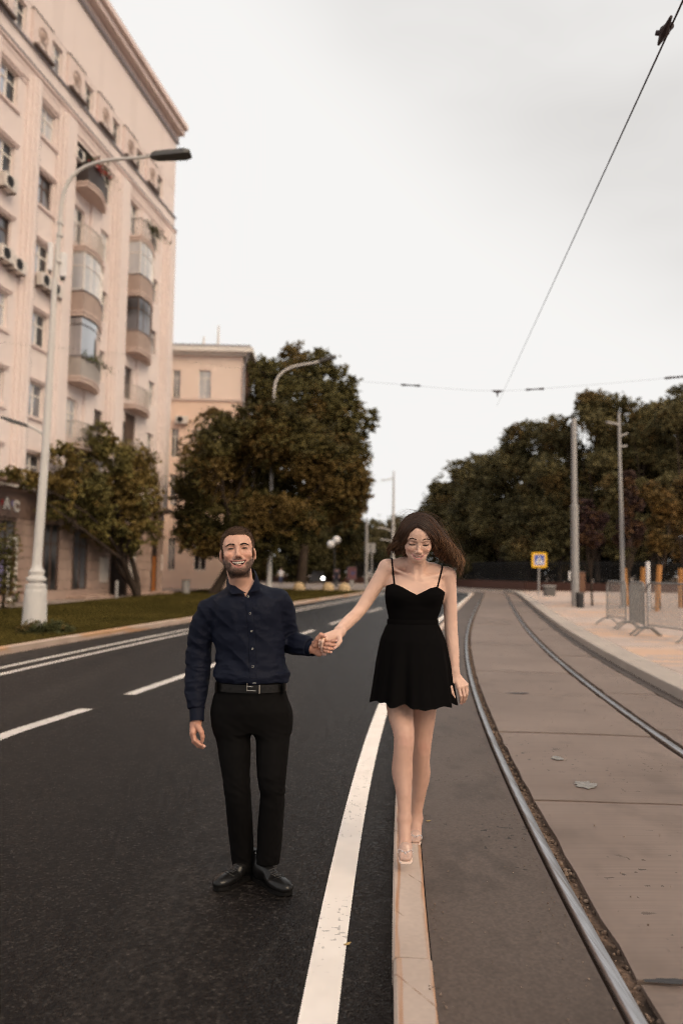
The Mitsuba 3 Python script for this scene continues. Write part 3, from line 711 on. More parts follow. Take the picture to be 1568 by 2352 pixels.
obj('arm', tube(arm, np.linspace(.052, .035, 30), 10), 'm_lamp_grey', l1, smooth=60)
obj('lamp_head', lamp_head(L1(346, 358.5), L1(438, 352.5), .36, .11), 'm_lamp_head', l1)
obj('mount', lamp_head(L1(352, 353), L1(400, 350), .14, .05), 'm_lamp_grey', l1)
arm2 = spline([L1(99, 997), L1(84, 987), L1(62, 977)], 8)
obj('arm', tube(arm2, .028, 8), 'm_lamp_grey', l1, smooth=60); obj('lamp_head', lamp_head(L1(64, 978), L1(6, 960), .30, .07), 'm_lamp_head', l1)
for (u0, u1, v0, v1), dy in (((115, 127, 563, 627), -.14), ((133, 150, 577, 633), .10)):
    a, b = L1(u0, v1), L1(u1, v0)
    k = obj('antenna_panel', box(a[0], b[0], yl + dy - .06, yl + dy + .06, a[2], b[2], .015), 'm_white', l1)
    obj('plug', box(a[0] + .03, b[0] - .03, yl + dy - .03, yl + dy + .03, a[2] - .07, a[2] - .002), 'm_bin', k)
for v in (512, 540, 600): 
    c = L1(136 + (560 - v) * .06, v); obj('clamp', lathe([(.052, -.03), (.075, -.03), (.075, .03), (.052, .03)], c, 14), 'm_lamp_grey', l1)

y2 = 46.0; L2 = lambda u, v: at(u, v, y2)
l2 = thing('street_lamp', 'farther grey street lamp with a curved arm rising out of the trees behind the man', 'street lamp')
b2 = L2(616, 1368); b2[2] = 0
obj('pole', tube([b2, L2(618, 1330), L2(626, 1000), L2(628, 930)], [.20, .14, .09, .085], 12), 'm_lamp_grey', l2, smooth=50)
obj('arm', tube(spline([L2(628, 930), L2(630, 895), L2(637, 868), L2(655, 850), L2(690, 838), L2(738, 828)], 24), .07, 8), 'm_lamp_grey', l2, smooth=60)
obj('lamp_head', lamp_head(L2(732, 829), L2(772, 818.5), .45, .16), 'm_lamp_head', l2)

y3 = 74.0; L3 = lambda u, v: at(u, v, y3)
l3 = thing('street_lamp', 'far white lamp mast with short side arms above the woman, left of her head', 'street lamp')
b3 = L3(901.5, 1350); b3[2] = -.02
obj('pole', tube([b3, L3(903, 1180), L3(904, 1082)], [.16, .13, .07], 10), 'm_lamp_grey', l3, smooth=50)
for v, dx, dv in ((1222, -36, -10), (1245, -30, -6), (1098, -28, 5), (1213, 4, 0)):
    obj('arm', tube([L3(903, v), L3(903 + dx * .5, v + dv * .8), L3(903 + dx, v + dv)], .06, 6), 'm_lamp_grey', l3)
l4 = thing('mast', 'thin grey mast at the far crossing beside a sign seen from behind', 'mast')
y4 = 70.0; b4 = at(841, 1345, y4); b4[2] = -.02
obj('pole', tube([b4, at(842, 1190, y4)], [.17, .11], 10), 'm_pole_grey', l4, smooth=50)
l5 = thing('sign_back', 'back of a square grey traffic sign on a post at the far crossing', 'traffic sign')
b5 = at(853, 1344, 71); b5[2] = -.02; a_, c_ = at(845, 1270, 71), at(862, 1248, 71)
obj('post', tube([b5, at(854, 1250, 71)], .06, 8), 'm_pole_grey', l5); obj('panel', box(a_[0], c_[0], 71.1, 71.14, a_[2], c_[2], .01), 'm_pole_grey', l5)
gl = thing('globe_lamp', 'park lamp with two white globes in front of the dark trees', 'street lamp')
bg_ = at(768, 1336, 84); bg_[2] = -.02
obj('post', tube([bg_, at(768, 1262, 84)], .06, 8), 'm_bin', gl)
for u, v in ((760, 1250), (773, 1240)):
    c = at(u, v, 84); s_ = trimesh.creation.icosphere(subdivisions=2, radius=.40); s_.vertices += c; obj('globe', s_, 'm_white', gl, smooth=True)
    obj('arm', tube([at(768, 1266, 84), c - [0, 0, .35]], .04, 6), 'm_bin', gl)

yr = gz(1320.8, 1394, .118)[1]; Lr = lambda u, v: at(u, v, yr)
r1 = thing('tram_pole', 'thick grey two-stage tram pole on the platform with a black bin at its foot', 'pole')
br = Lr(1321, 1394); br[2] = .118
obj('lower_shaft', tube([br, Lr(1318.8, 1163)], [.165, .150], 18), 'm_pole_grey', r1, smooth=50)
obj('collar', lathe([(.11, -.04), (.168, -.04), (.168, .03), (.115, .06), (.10, .06)], Lr(1318.8, 1163), 18), 'm_pole_grey', r1, smooth=30)
obj('upper_shaft', tube([Lr(1318.8, 1162), Lr(1317, 961)], [.115, .105], 18), 'm_pole_grey', r1, smooth=50)
obj('number_plate', box(*(lambda c: (c[0] - .25, c[0] - .19, c[1] - .12, c[1] - .08))(Lr(1318, 1325)), Lr(1318, 1333)[2], Lr(1318, 1312)[2]), 'm_white', r1)
bn = thing('litter_bin', 'black cylindrical litter bin standing in front of the grey tram pole', 'bin')
c0 = gz(1331.3, 1396, .118); hb = at(1331, 1360, c0[1])[2] - .118; rb = 9.2 * c0[1] / FOCAL
obj('body', lathe([(.01, 0), (rb * .92, 0), (rb * .95, .02), (rb, hb * .93), (rb * .96, hb * .94), (.01, hb * .94)], c0, 20), 'm_bin', bn, smooth=30)
obj('rim', lathe([(rb * .82, hb * .90), (rb * 1.03, hb * .90), (rb * 1.03, hb), (rb * .82, hb)], c0, 20), 'm_box_grey', bn, smooth=30)
yq = gz(1430.5, 1396, .118)[1]; Lq = lambda u, v: at(u, v, yq)
r2 = thing('street_lamp', 'slim grey platform lamp post with three short lamps near its top', 'street lamp')
bq = Lq(1430.5, 1396); bq[2] = .118
obj('base', lathe([(.01, 0), (.17, 0), (.17, .05), (.10, .07)], bq, 16), 'm_pole_grey', r2)
obj('pole', tube([bq, Lq(1427, 1200), Lq(1423, 1060), Lq(1421, 948)], [.095, .085, .062, .055], 14), 'm_pole_grey', r2, smooth=50)
for (u, v), (w_, x_) in (((1421.5, 975), (1391, 969)), ((1423, 1002), (1440, 995)), ((1423, 1025), (1439, 1024))):
    obj('lamp_head', lamp_head(Lq(u, v), Lq(w_, x_), .16, .07), 'm_pole_grey', r2)

ys = gz(1236.4, 1365, .118)[1]; Ls = lambda u, v: at(u, v, ys)
sg = thing('crossing_sign', 'yellow bordered pedestrian crossing sign on a thin post at the end of the platform', 'traffic sign')
bs = Ls(1236.6, 1365); bs[2] = .118
obj('post', tube([bs, Ls(1237, 1272)], .06, 10), 'm_pole_grey', sg, smooth=50)
cs = Ls(1237.3, 1286.5); hs = 17.3 * ys / FOCAL
def plate(poly, y, t): 
    m = extrude(poly, t); return tm(np.c_[cs[0] + m.vertices[:, 0], cs[1] - .08 - y - m.vertices[:, 2], cs[2] + m.vertices[:, 1]], m.faces[:, ::-1])
sq = lambda r, q: Polygon([(-r, -r), (r, -r), (r, r), (-r, r)]).buffer(-q).buffer(q)
obj('border', plate(sq(hs, .10), 0, .02), 'm_yellow', sg); obj('edge', plate(sq(hs * .70, .07), .0201, .004), 'm_white', sg); obj('field', plate(sq(hs * .65, .06), .0242, .004), 'm_blue', sg)
R_ = hs * .58
obj('triangle', plate(Polygon([(-R_, -R_ * .82), (R_, -R_ * .82), (0, R_ * .95)]), .0283, .004), 'm_white', sg)
k = R_
fig = [Polygon([(-.07 * k, .02 * k), (.09 * k, .02 * k), (.07 * k, .36 * k), (-.06 * k, .36 * k)]), Polygon([(-.06 * k, .02 * k), (.04 * k, .02 * k), (-.16 * k, -.50 * k), (-.26 * k, -.50 * k)]), Polygon([(0, .05 * k), (.10 * k, .05 * k), (.24 * k, -.50 * k), (.14 * k, -.50 * k)]), Polygon([(.05 * k, .33 * k), (.24 * k, .05 * k), (.19 * k, .01 * k), (.0, .25 * k)]), Polygon([(-.05 * k, .33 * k), (-.22 * k, .06 * k), (-.17 * k, .02 * k), (0, .25 * k)])]
from shapely.geometry import Point
fig.append(Point(.02 * k, .47 * k).buffer(.09 * k))
obj('pictogram', plate(unary_union([f.buffer(.004) for f in fig]), .0324, .004), 'm_black', sg)
for i in range(4): obj('stripe', plate(Polygon([(-.62 * k + i * .33 * k, -.75 * k), (-.45 * k + i * .33 * k, -.75 * k), (-.43 * k + i * .31 * k, -.58 * k), (-.55 * k + i * .31 * k, -.58 * k)]), .0324, .003), 'm_black', sg)
cb = gz(1264, 1369, .118); tb = thing('concrete_planter', 'low dark grey box standing beside the crossing sign post', 'planter')
w_ = 11.5 * cb[1] / FOCAL; h_ = at(1264, 1345, cb[1])[2] - .118
obj('body', box(cb[0] - w_, cb[0] + w_, cb[1], cb[1] + .6, .118, .118 + h_ - .08, .02), 'm_box_grey', tb); obj('lid', box(cb[0] - w_ * 1.2, cb[0] + w_ * 1.15, cb[1] - .03, cb[1] + .63, .118 + h_ - .079, .118 + h_, .015), 'm_pole_grey', tb)
cx_ = gz(1337, 1362, .118); kb = thing('utility_cabinet', 'reddish brown upright cabinet behind the grey tram pole', 'cabinet')
h_ = at(1337, 1314, cx_[1])[2] - .118; w_ = 7 * cx_[1] / FOCAL
obj('body', box(cx_[0] - w_, cx_[0] + w_, cx_[1], cx_[1] + .5, .118, .118 + h_, .02), 'm_brick_red', kb); obj('cap', box(cx_[0] - w_ - .03, cx_[0] + w_ + .03, cx_[1] - .03, cx_[1] + .53, .118 + h_ + .001, .16 + h_), 'm_box_grey', kb)
obj('door', box(cx_[0] - w_ * .8, cx_[0] + w_ * .8, cx_[1] - .02, cx_[1] - .001, .25, .05 + h_), 'm_brown_wall', kb)

# crowd barriers
def barrier(p0, p1, label, n=18):
    b = thing('crowd_barrier', label, 'barrier', 'crowd barriers on the platform')
    p0, p1 = np.array(p0[:2]), np.array(p1[:2]); d = p1 - p0; L = np.linalg.norm(d); d /= L; nn = np.array([-d[1], d[0]])
    W = lambda s, z, o=0: np.array([*(p0 + d * s + nn * o), .118 + z])
    H_, r = 1.17, .02
    arc = lambda s0, sg_: [W(s0 + sg_ * .16 * (1 - math.cos(a)), H_ - .16 + .16 * math.sin(a)) for a in np.linspace(0, math.pi / 2, 7)]
    obj('frame', tube([W(0, .14)] + arc(0, 1) + arc(L, -1)[::-1] + [W(L, .14)], r, 8), 'm_galv', b, smooth=50)
    obj('bottom_rail', tube([W(0, .24), W(L, .24)], .014, 8), 'm_galv', b, smooth=50)
    for s in np.linspace(0, L, n + 2)[1:-1]: obj('bar', tube([W(s, .24), W(s, H_ - .005)], .0085, 6), 'm_galv', b, smooth=50)
    for s in (0.02, L - .02): obj('foot', tube([W(s, .01, -.32), W(s, .05, -.26), W(s, .17, -.12), W(s, .19, 0), W(s, .17, .12), W(s, .05, .26), W(s, .01, .32)], .022, 7), 'm_galv', b, smooth=50)
    for s in (.2, L - .2): obj('hook', tube([W(s, .60), W(s, .60, .05), W(s, .66, .05)], .009, 5), 'm_galv', b)
q = [gz(1394, 1435, .118), gz(1438, 1445, .118), gz(1446, 1447, .118), gz(1480, 1460, .118), gz(1487, 1461, .118), gz(1590, 1478, .118)]
barrier(q[0], q[1], 'galvanised crowd barrier farthest from the camera, its rounded end to the left', 12)
barrier(q[2], q[3], 'middle galvanised crowd barrier seen almost edge on')
barrier(q[4], q[5], 'galvanised crowd barrier nearest the right picture edge', 20)
# young trees tied to stakes
for (u0, u1, v0, v1), t in (((1438, 1434, 1391, 1305), 'orange wooden tree stake just right of the slim lamp post'), ((1474, 1476, 1395, 1303), 'brownish wooden stake behind the middle barrier'), ((1508, 1514, 1405, 1298), 'tallest orange wooden tree stake behind the nearest barrier'), ((1562, 1562, 1396, 1306), 'orange wooden stake at the right picture edge')):
    c = gz(u0, v1 if v1 > 1350 else v0, .118) if False else gz(u0, v0, .118); top = at(u1, v1, c[1])
    m = tube([c, top], .095, 4); obj('tree_stake', m, 'm_stake', label=t, cat='stake', group='tree stakes')
c = gz(1489, 1404, .118); obj('marker_post', tube([c, at(1487, 1290, c[1])], .075, 10), 'm_white', label='white round post behind the barriers', cat='post', smooth=50)
# park fence with red plinth
fence = np.array([(-26, 103), (2, 99), (13.2, 90), (17.5, 74), (23, 67), (34, 65), (60, 64)])
fk = thing('park_fence', 'long dark iron fence on a low red plinth in front of the park trees', 'fence')
bars, pl = [], []
for a, b in zip(fence[:-1], fence[1:]):
    d = b - a; L = np.linalg.norm(d); d = d / L; nn = np.array([-d[1], d[0]]) * .18
    P8 = [np.r_[p + s * nn, z] for p in (a, b) for s in (-1, 1) for z in (-.1, .72)]; pl.append(trimesh.convex.convex_hull(np.array(P8)))
    for s in np.arange(0, L, .13): bars.append(tube([np.r_[a + d * s, .70], np.r_[a + d * s, 2.65]], .022, 4))
    for z in (.9, 2.4): bars.append(tube([np.r_[a, z], np.r_[b, z]], .035, 4))
for i, p in enumerate(pl): obj('plinth', p, 'm_plinth', fk)
obj('railing', cat(bars), 'm_black', fk, kind='stuff')
# far square: boulders, posters, people, car
for (u, v), t in (((686, 1357), 'leftmost of the three yellow concrete domes beyond the lawn'), ((753, 1358), 'middle of the three yellow concrete domes beyond the lawn'), ((790, 1359), 'rightmost of the three yellow concrete domes beyond the lawn')):
    c = gz(u, v, -.02); m = trimesh.creation.icosphere(subdivisions=3, radius=.46); m.vertices = m.vertices * [1, 1, 1.15] + [c[0], c[1], .08]; m.vertices[:, 2] = np.maximum(m.vertices[:, 2], -.02)
    obj('concrete_dome', m, 'm_concrete_yellow', label=t, cat='bollard', group='concrete domes', smooth=True)
def poster_col(a, b, seed):
    return P_(lambda p, n, uv: MIX(a, b, SS(.45, .55, FB(p.x * 1.7 + seed, p.z * 1.5, 0, 3))))
for i, (u0, u1, v0, v1, y, a, b, t) in enumerate(((767, 779, 1307, 1331, 78, (.05, .05, .16), (.10, .06, .09), 'smaller blue and red advert stand beside the far crossing'), (798, 818, 1302, 1332, 76, (.06, .06, .15), (.13, .055, .06), 'larger blue and red advert panel left of the far mast'))):
    mat(f'm_poster_{i}', poster_col(a, b, i * 7.0), .5, .4); p0, p1 = at(u0, v1, y), at(u1, v0, y)
    k = thing('advert_panel', t, 'advert panel'); obj('case', box(p0[0] - .06, p1[0] + .06, y, y + .15, p0[2], p1[2], .02), 'm_bin', k); obj('poster', box(p0[0], p1[0], y - .01, y - .002, p0[2] + .06, p1[2] - .06), f'm_poster_{i}', k)
    cm = (p0[0] + p1[0]) / 2; obj('foot', box(cm - .18, cm + .18, y + .02, y + .13, -.02, p0[2] - .002), 'm_pole_grey', k)
mat('m_shirt_white', (.62, .60, .64), .9, .2); mat('m_skin_far', (.42, .26, .19), .7, .3); mat('m_jeans', (.06, .07, .13), .9, .2); mat('m_dark_cloth', (.03, .028, .035), .9, .2)
def far_person(u, v0, y, shirt, trousers, label, h=1.74, stride=.16):
    k = thing('person', label, 'person'); c = at(u, v0, y); x, b = c[0], -.02; q = lambda dx, dy, z: (x + dx, y + dy, b + z * h / 1.74)
    obj('trousers', cat([tube([q(-.07, 0, .92), q(-.09, -stride, .48), q(-.09, -stride * .7, .05)], [.095, .065, .05], 8), tube([q(.07, 0, .92), q(.09, stride * .6, .48), q(.09, stride, .08)], [.095, .065, .05], 8)]), trousers, k, smooth=50)
    obj('shirt', cat([tube([q(0, 0, .86), q(0, 0, 1.05), q(0, 0, 1.32), q(0, 0, 1.46)], [.16, .15, .20, .10], 10), tube([q(-.20, 0, 1.38), q(-.27, .05, 1.12)], [.06, .05], 7), tube([q(.20, 0, 1.38), q(.27, -.05, 1.12)], [.06, .05], 7)]), shirt, k, smooth=50)
    hd = trimesh.creation.icosphere(subdivisions=2, radius=.1); hd.vertices = hd.vertices * [.85, .95, 1.2] + q(0, 0, 1.62)
    obj('body', cat([hd, tube([q(0, 0, 1.44), q(0, 0, 1.56)], .055, 8), tube([q(-.27, .05, 1.13), q(-.27, -.05, .86)], [.042, .03], 6), tube([q(.27, -.05, 1.13), q(.27, -.12, .88)], [.042, .03], 6)]), 'm_skin_far', k, smooth=50)
    hr = trimesh.creation.icosphere(subdivisions=2, radius=.105); hr.vertices = hr.vertices * [.88, .98, .85] + q(0, .02, 1.67); obj('hair', hr, 'm_dark_cloth', k, smooth=True)
    for dx, dy in ((-.09, -stride * .7), (.09, stride)): obj('shoe', box(x + dx - .045, x + dx + .045, y + dy - .16, y + dy + .08, b, b + .08, .03), 'm_dark_cloth', k)
far_person(645, 1330, 82, 'm_shirt_white', 'm_jeans', 'far person in a white shirt and jeans standing by the trees', 1.72)
far_person(772.5, 1330, 74, 'm_dark_cloth', 'm_dark_cloth', 'far person in dark clothes walking in front of the adverts', 1.68)
# car waiting with its lamp lit
cy = 86.0; cc = at(728, 1340, cy); ck = thing('car', 'dark car with one bright headlight on the far side of the square', 'car')
mat('m_car', (.03, .03, .035), .3, .5, .3, clearcoat=1.0); X, Z = cc[0], -.02
body = Polygon([(-.86, .28), (-.88, .62), (-.80, .86), (-.62, .92), (-.52, 1.38), (.52, 1.38), (.62, .92), (.80, .86), (.88, .62), (.86, .28)])
m = extrude(body, 4.2); obj('body', tm(np.c_[X + m.vertices[:, 0], cy + m.vertices[:, 2], Z + m.vertices[:, 1]], m.faces[:, ::-1]), 'm_car', ck)
obj('windscreen', box(X - .52, X + .52, cy - .02, cy - .003, Z + .95, Z + 1.33), 'm_pane', ck)
for sx in (-1, 1):
    w = trimesh.creation.cylinder(.32, .2, sections=16); w.apply_transform(trimesh.transformations.rotation_matrix(math.pi / 2, [0, 1, 0])); w.vertices += [X + sx * .78, cy + .7, Z + .32]; obj('wheel', w, 'm_bin', ck)
    lh = trimesh.creation.icosphere(subdivisions=2, radius=.15); lh.vertices = lh.vertices * [1, .4, 1] + [X + sx * .62, cy - .02, Z + .66]
    if sx > 0:
        scene[ck + '__headlight'] = {**mikit.ply(lh, 'm_white', smooth=True), 'emitter': {'type': 'area', 'radiance': rgb(6.0, 5.8, 5.2)}}
    else: obj('headlight', lh, 'm_pane_light', ck, smooth=True)
# overhead wires
cw = thing('tram_wire', 'dark tram contact wire crossing the upper right sky, clamp near its top', 'wire')
w0, w1 = gz(1590, -48, 5.7), gz(1215, 770, 5.7)
dirw = (w1 - w0) / np.linalg.norm(w1 - w0); pass
obj('wire', tube([w0 - dirw * 3, w0, w1, w1 + dirw * 6], [.0085, .0085, .0040, .0022], 8), 'm_wire', cw, smooth=60)
kc = gz(1526, 70, 5.7); t_ = [kc + dirw * a for a in (-.16, -.06, 0, .05, .16)]
obj('clamp', cat([tube(t_, [.012, .022, .045, .03, .011], 8), tube([kc + [0, 0, -.01], kc + [.05, 0, .05]], .03, 8), tube([kc + [0, .03, .0], kc + [-.05, .05, .02]], .02, 8)]), 'm_wire', cw, smooth=40)
ysp = 19.5; S_ = lambda u, v: at(u, v, ysp)
sw = thing('span_wire', 'thin cross wire with insulators strung across the street', 'wire')
obj('wire', tube(spline([S_(-120, 775), S_(0, 786), S_(240, 808), S_(453, 833), S_(700, 865), S_(942, 884.5), S_(1142, 897.5), S_(1228, 893.5), S_(1400, 880), S_(1546, 866.5), S_(1760, 846)], 80), .0024, 5), 'm_wire', sw)
for u0, v0, u1, v1 in ((920, 883.5, 966, 886), (1206, 895, 1250, 892.5), (1524, 868.5, 1600, 862)):
    a, b = S_(u0, v0), S_(u1, v1); obj('insulator', tube([a, a * .9 + b * .1, a * .6 + b * .4, a * .4 + b * .6, a * .1 + b * .9, b], [.012, .03, .016, .016, .03, .012], 8), 'm_wire', sw, smooth=40)
for s in range(5): 
    a = S_(1530 + s * 9, 868 - s * .75); obj('insulator_disc', trimesh.Trimesh(*(lambda m: (m.vertices * [1, 1, 1] + a, m.faces))(trimesh.creation.icosphere(subdivisions=1, radius=.035))), 'm_wire', sw)
hg = S_(1142, 898); obj('hanger', cat([tube([hg + [-.14, 0, .01], hg + [-.05, 0, -.01], hg + [.05, 0, -.01], hg + [.14, 0, .01]], [.012, .035, .035, .012], 8), tube([hg, hg - [0, 0, .14]], [.03, .012], 8)]), 'm_wire', sw, smooth=40)
# pavement furniture by the pink block
bo = gz(267, 1374, .03); obj('bollard', lathe([(.005, 0), (.10, 0), (.10, .06), (.075, .07), (.075, at(267, 1334, bo[1])[2] - .1), (.085, at(267, 1334, bo[1])[2] - .08), (.06, at(267, 1334, bo[1])[2] - .03), (.005, at(267, 1334, bo[1])[2] - .03)], bo, 14), 'm_pole_grey', label='grey bollard at the edge of the lawn left of the leaning trunks', cat='bollard', smooth=40)
cn = gz(426, 1363, .03); kk = thing('litter_bin', 'grey drum shaped bin on the pavement by the peach building', 'bin'); hh = at(426, 1332, cn[1])[2] - .03
obj('body', lathe([(.005, 0), (.22, 0), (.24, .04), (.24, hh - .06), (.005, hh - .06)], cn, 18), 'm_pole_grey', kk, smooth=40); obj('rim', lathe([(.20, hh - .059), (.26, hh - .059), (.26, hh), (.20, hh)], cn, 18), 'm_box_grey', kk)
be = gz(52, 1386, .03); kk = thing('bench', 'low dark red bench behind the street lamp base', 'bench')
for i in range(3): obj('slat', box(be[0] - .75, be[0] + .75, be[1] + i * .15, be[1] + .12 + i * .15, .40, .45, .01), 'm_brick_red', kk)
for sx in (-.6, .6): obj('leg', box(be[0] + sx - .05, be[0] + sx + .05, be[1] + .02, be[1] + .4, .03, .399), 'm_bin', kk)
# fallen leaves
mat('m_dry_leaf', P_(lambda p, n, uv: MIX((.30, .20, .08), (.42, .30, .14), N_(p.x * 200, p.y * 200))), .8, .2)
def fallen(u, v, z, s, a, t):
    c = gz(u, v, z); P = [(-1, 0), (-.6, .35), (-.1, .28), (.2, .5), (.5, .2), (1, .05), (.5, -.2), (.1, -.45), (-.2, -.25), (-.7, -.3)]
    V = np.array([(0, 0, .25)] + [(x, y, .15 * abs(x) + .2 * math.sin(3 * x + 2 * y) * .5 + .1) for x, y in P]) * s; ca, sa = math.cos(a), math.sin(a)
    V = np.c_[V[:, 0] * ca - V[:, 1] * sa, V[:, 0] * sa + V[:, 1] * ca, np.maximum(V[:, 2], .002)] + c
    F = np.array([(0, i + 1, (i + 1) % len(P) + 1) for i in range(len(P))])
    m = tm(V, F); lo = m.copy(); lo.vertices = lo.vertices - [0, 0, .0015]; lo.faces = lo.faces[:, ::-1]
    obj('fallen_leaf', cat([m, lo]), 'm_dry_leaf', label=t, cat='leaf')
fallen(798, 2170, ROAD + .004, .020, .5, 'dry tan leaf lying on the asphalt right of the white edge line')
fallen(984, 1887, .001, .017, .1, 'pale dry leaf lying on the brown strip behind the woman')
fallen(964, 1931, .006, .014, .3, 'small orange leaf on the kerb edge beside the rear shoe')
fallen(1050, 1555, .001, .02, 1.0, 'dark leaf on the strip near the rail')

# ------------------------------------------------------------------ trees: a trunk with limbs, and a crown of many small leaves
scene['m_leaf'] = {'type': 'twosided', 'bsdf': {'type': 'principled', 'base_color': VC, 'roughness': .65, 'specular': .25}}
mat('m_bark', P_(lambda p, n, uv: MIX((.028, .020, .015), (.075, .054, .042), FB(p.x * 9, p.y * 9, p.z * 2, 3))), .9, .2)


def leaf_cloud(blobs, n, size, c0, c1, seed, gap=.40, warm=(.17, .085, .02), warmth=.15, fz_=.95):
    g = np.random.default_rng(seed); B = np.array([(*c, *r) for c, r in blobs], float)
    w = (B[:, 3] * B[:, 4] * B[:, 5]) ** .75; w /= w.sum(); out = []; tot = 0
    sc = fz_ * 2.2 / np.mean(B[:, 3:6])
    while tot < n:
        k = g.choice(len(B), n, p=w); d = g.normal(size=(n, 3)); d /= np.linalg.norm(d, axis=1, keepdims=True)
        rr = (.30 + .85 * g.random(n) ** .6) * (.55 + .95 * meshkit.fbm(d * 2.3 + k[:, None] * 3.7, 3, seed + 1))
        q = B[k, :3] + d * B[k, 3:6] * rr[:, None]
        f = meshkit.fbm(q * sc, 3, seed) ; lump = meshkit.noise(q * sc * .45, seed + 9)
        ok = (f + .25 * (lump - .5) > gap + .10 * (rr > 1.0)) 
        out.append(q[ok]); tot += ok.sum()
    q = np.vstack(out)[:n]
    m = int(n * .13); ns = max(20, m // 22); k = g.choice(len(B), ns, p=w); d = g.normal(size=(ns, 3)); d[:, 2] = d[:, 2] * .8 + .25; d /= np.linalg.norm(d, axis=1, keepdims=True)   # sprigs that stick out of the outline
    j = g.integers(0, ns, m); t_ = .70 + .55 * g.random(m) ** .8; q[g.choice(n, m, replace=False)] = B[k[j], :3] + d[j] * B[k[j], 3:6] * t_[:, None] + g.normal(0, .05, (m, 3)) * B[k[j], 3:6]
    s = size * g.uniform(.6, 1.3, n)
    a = g.normal(size=(n, 3)); a[:, 2] *= .6; a /= np.linalg.norm(a, axis=1, keepdims=True)
    b = np.cross(a, g.normal(size=(n, 3))); b /= np.linalg.norm(b, axis=1, keepdims=True)
    A, Bv = a * s[:, None], b * (s * .55)[:, None]
    V = np.stack([q - A, q - A * .1 + Bv, q + A, q - A * .1 - Bv], 1); nn = np.cross(a, b)
    V[:, 1] += nn * (s * .25)[:, None]; V[:, 3] += nn * (s * .25)[:, None]
    i = np.arange(n) * 4; F = np.vstack([np.stack([i, i + 1, i + 2], 1), np.stack([i, i + 2, i + 3], 1)])
    t = np.clip(g.random(n) * .5 + .8 * meshkit.noise(q * sc * .6, seed + 3) - .15, 0, 1)[:, None]
    c = np.array(c0) * (1 - t) + np.array(c1) * t
    wm = ((meshkit.noise(q * sc * .35, seed + 5) + .25 * g.random(n)) > 1 - warmth * 1.6)[:, None]
    c = np.where(wm, c * .62 + np.array(warm) * .38, c)
    return tm(V.reshape(-1, 3), F), np.repeat(c, 4, 0)


def limbs(base, blobs, r, seed, lean=(0, 0), fork=.4, n=9):
    g = np.random.default_rng(seed); base = np.array(base, float); out = []
    top = np.mean([c for c, _ in blobs], axis=0); fk = base + (top - base) * fork; fk[:2] += lean
    out.append(tube(spline([base - [0, 0, .1], base + (fk - base) * .5 + np.r_[np.array(lean) * .3, 0], fk], 8), np.linspace(r * 1.15, r * .75, 8), 9))
    idx = g.choice(len(blobs), n, replace=len(blobs) < n)
    for k in idx:
        c, rr = blobs[k]; e = np.array(c) + g.normal(0, .25, 3) * rr; m = (fk + e) / 2 + g.normal(0, .25, 3) * np.linalg.norm(e - fk) * .3
        out.append(tube(spline([fk - (fk - base) * .15, m, e], 8), np.linspace(r * .5, r * .06, 8), 6))
        for _ in range(3):
            s = m + (e - m) * g.random(); out.append(tube([s, s + g.normal(0, 1, 3) * np.array(rr) * .45], [r * .12, r * .03], 4))
    return cat(out)


def blobs_px(L, y, depth=1.0, dj=1.2, seed=0):
    """crown lumps: (u, v, half-width, half-height) at about depth y"""
    g = np.random.default_rng(seed); o = []
    for u, v, a, b in L:
        yy = y + g.normal(0, dj); c = at(u, v, yy); o.append((c, (a * yy / FOCAL, a * yy / FOCAL * depth, b * yy / FOCAL)))
    return o


def tree(name, label, base, B, n, size, c0, c1, seed, r, group=None, lean=(0, 0), fork=.4, warmth=.15, gap=.40, extra=None, warm=(.17, .085, .02)):
    k = thing(name, label, 'tree', group)
    tr = limbs(base, B, r, seed, lean, fork)
    if extra is not None: tr = cat([tr] + extra)
    obj('trunk', tr, 'm_bark', k, smooth=50)
    m, c = leaf_cloud(B, n, size, c0, c1, seed, gap, warm, warmth)
    obj('crown', m, 'm_leaf', k, color=c)
DK, LT = (.026, .027, .008), (.080, .072, .022)

def blobs_fac(L, y, depth, dj, seed):
    g = np.random.default_rng(seed); o = []
    for u, v, a, b in L:
        yy = min(39.0, 17.84 / (.164 + (CX - u) / FOCAL) - 1.9) + g.uniform(-1.0, .2); o.append((at(u, v, yy), (a * yy / FOCAL, min(a * yy / FOCAL * .8, 1.3), b * yy / FOCAL)))
    return o
# small loose tree before the pink block
y = 39.5; b = at(316, 1371, y); b[2] = 0
B = blobs_fac([(225, 1080, 75, 75), (300, 1085, 65, 60), (180, 1120, 70, 60), (250, 1150, 90, 70), (320, 1150, 55, 70), (225, 1010, 40, 38), (115, 1120, 50, 30), (60, 1100, 45, 22), (140, 1050, 45, 40), (270, 1215, 65, 40), (200, 1190, 60, 45), (330, 1210, 45, 40), (260, 1040, 50, 40), (120, 1165, 40, 30), (285, 1250, 40, 25), (30, 1085, 40, 15)], y, .9, .9, 1)
forks = [tube(spline([at(316, 1368, y), at(296, 1335, y - .3), at(270, 1300, y - .8), at(262, 1265, y - 1.2)], 8), [.17, .16, .15, .14, .13, .11, .09, .07], 8), tube(spline([at(316, 1368, y), at(312, 1320, y), at(300, 1275, y), at(296, 1240, y)], 8), np.linspace(.18, .1, 8), 8)]
tree('street_tree', 'loose olive tree with leaning forked trunks before the pink apartment block', b, B, 16000, .125, (.055, .050, .014), (.18, .145, .042), 11, .16, fork=.45, warmth=.18, gap=.50, extra=forks)
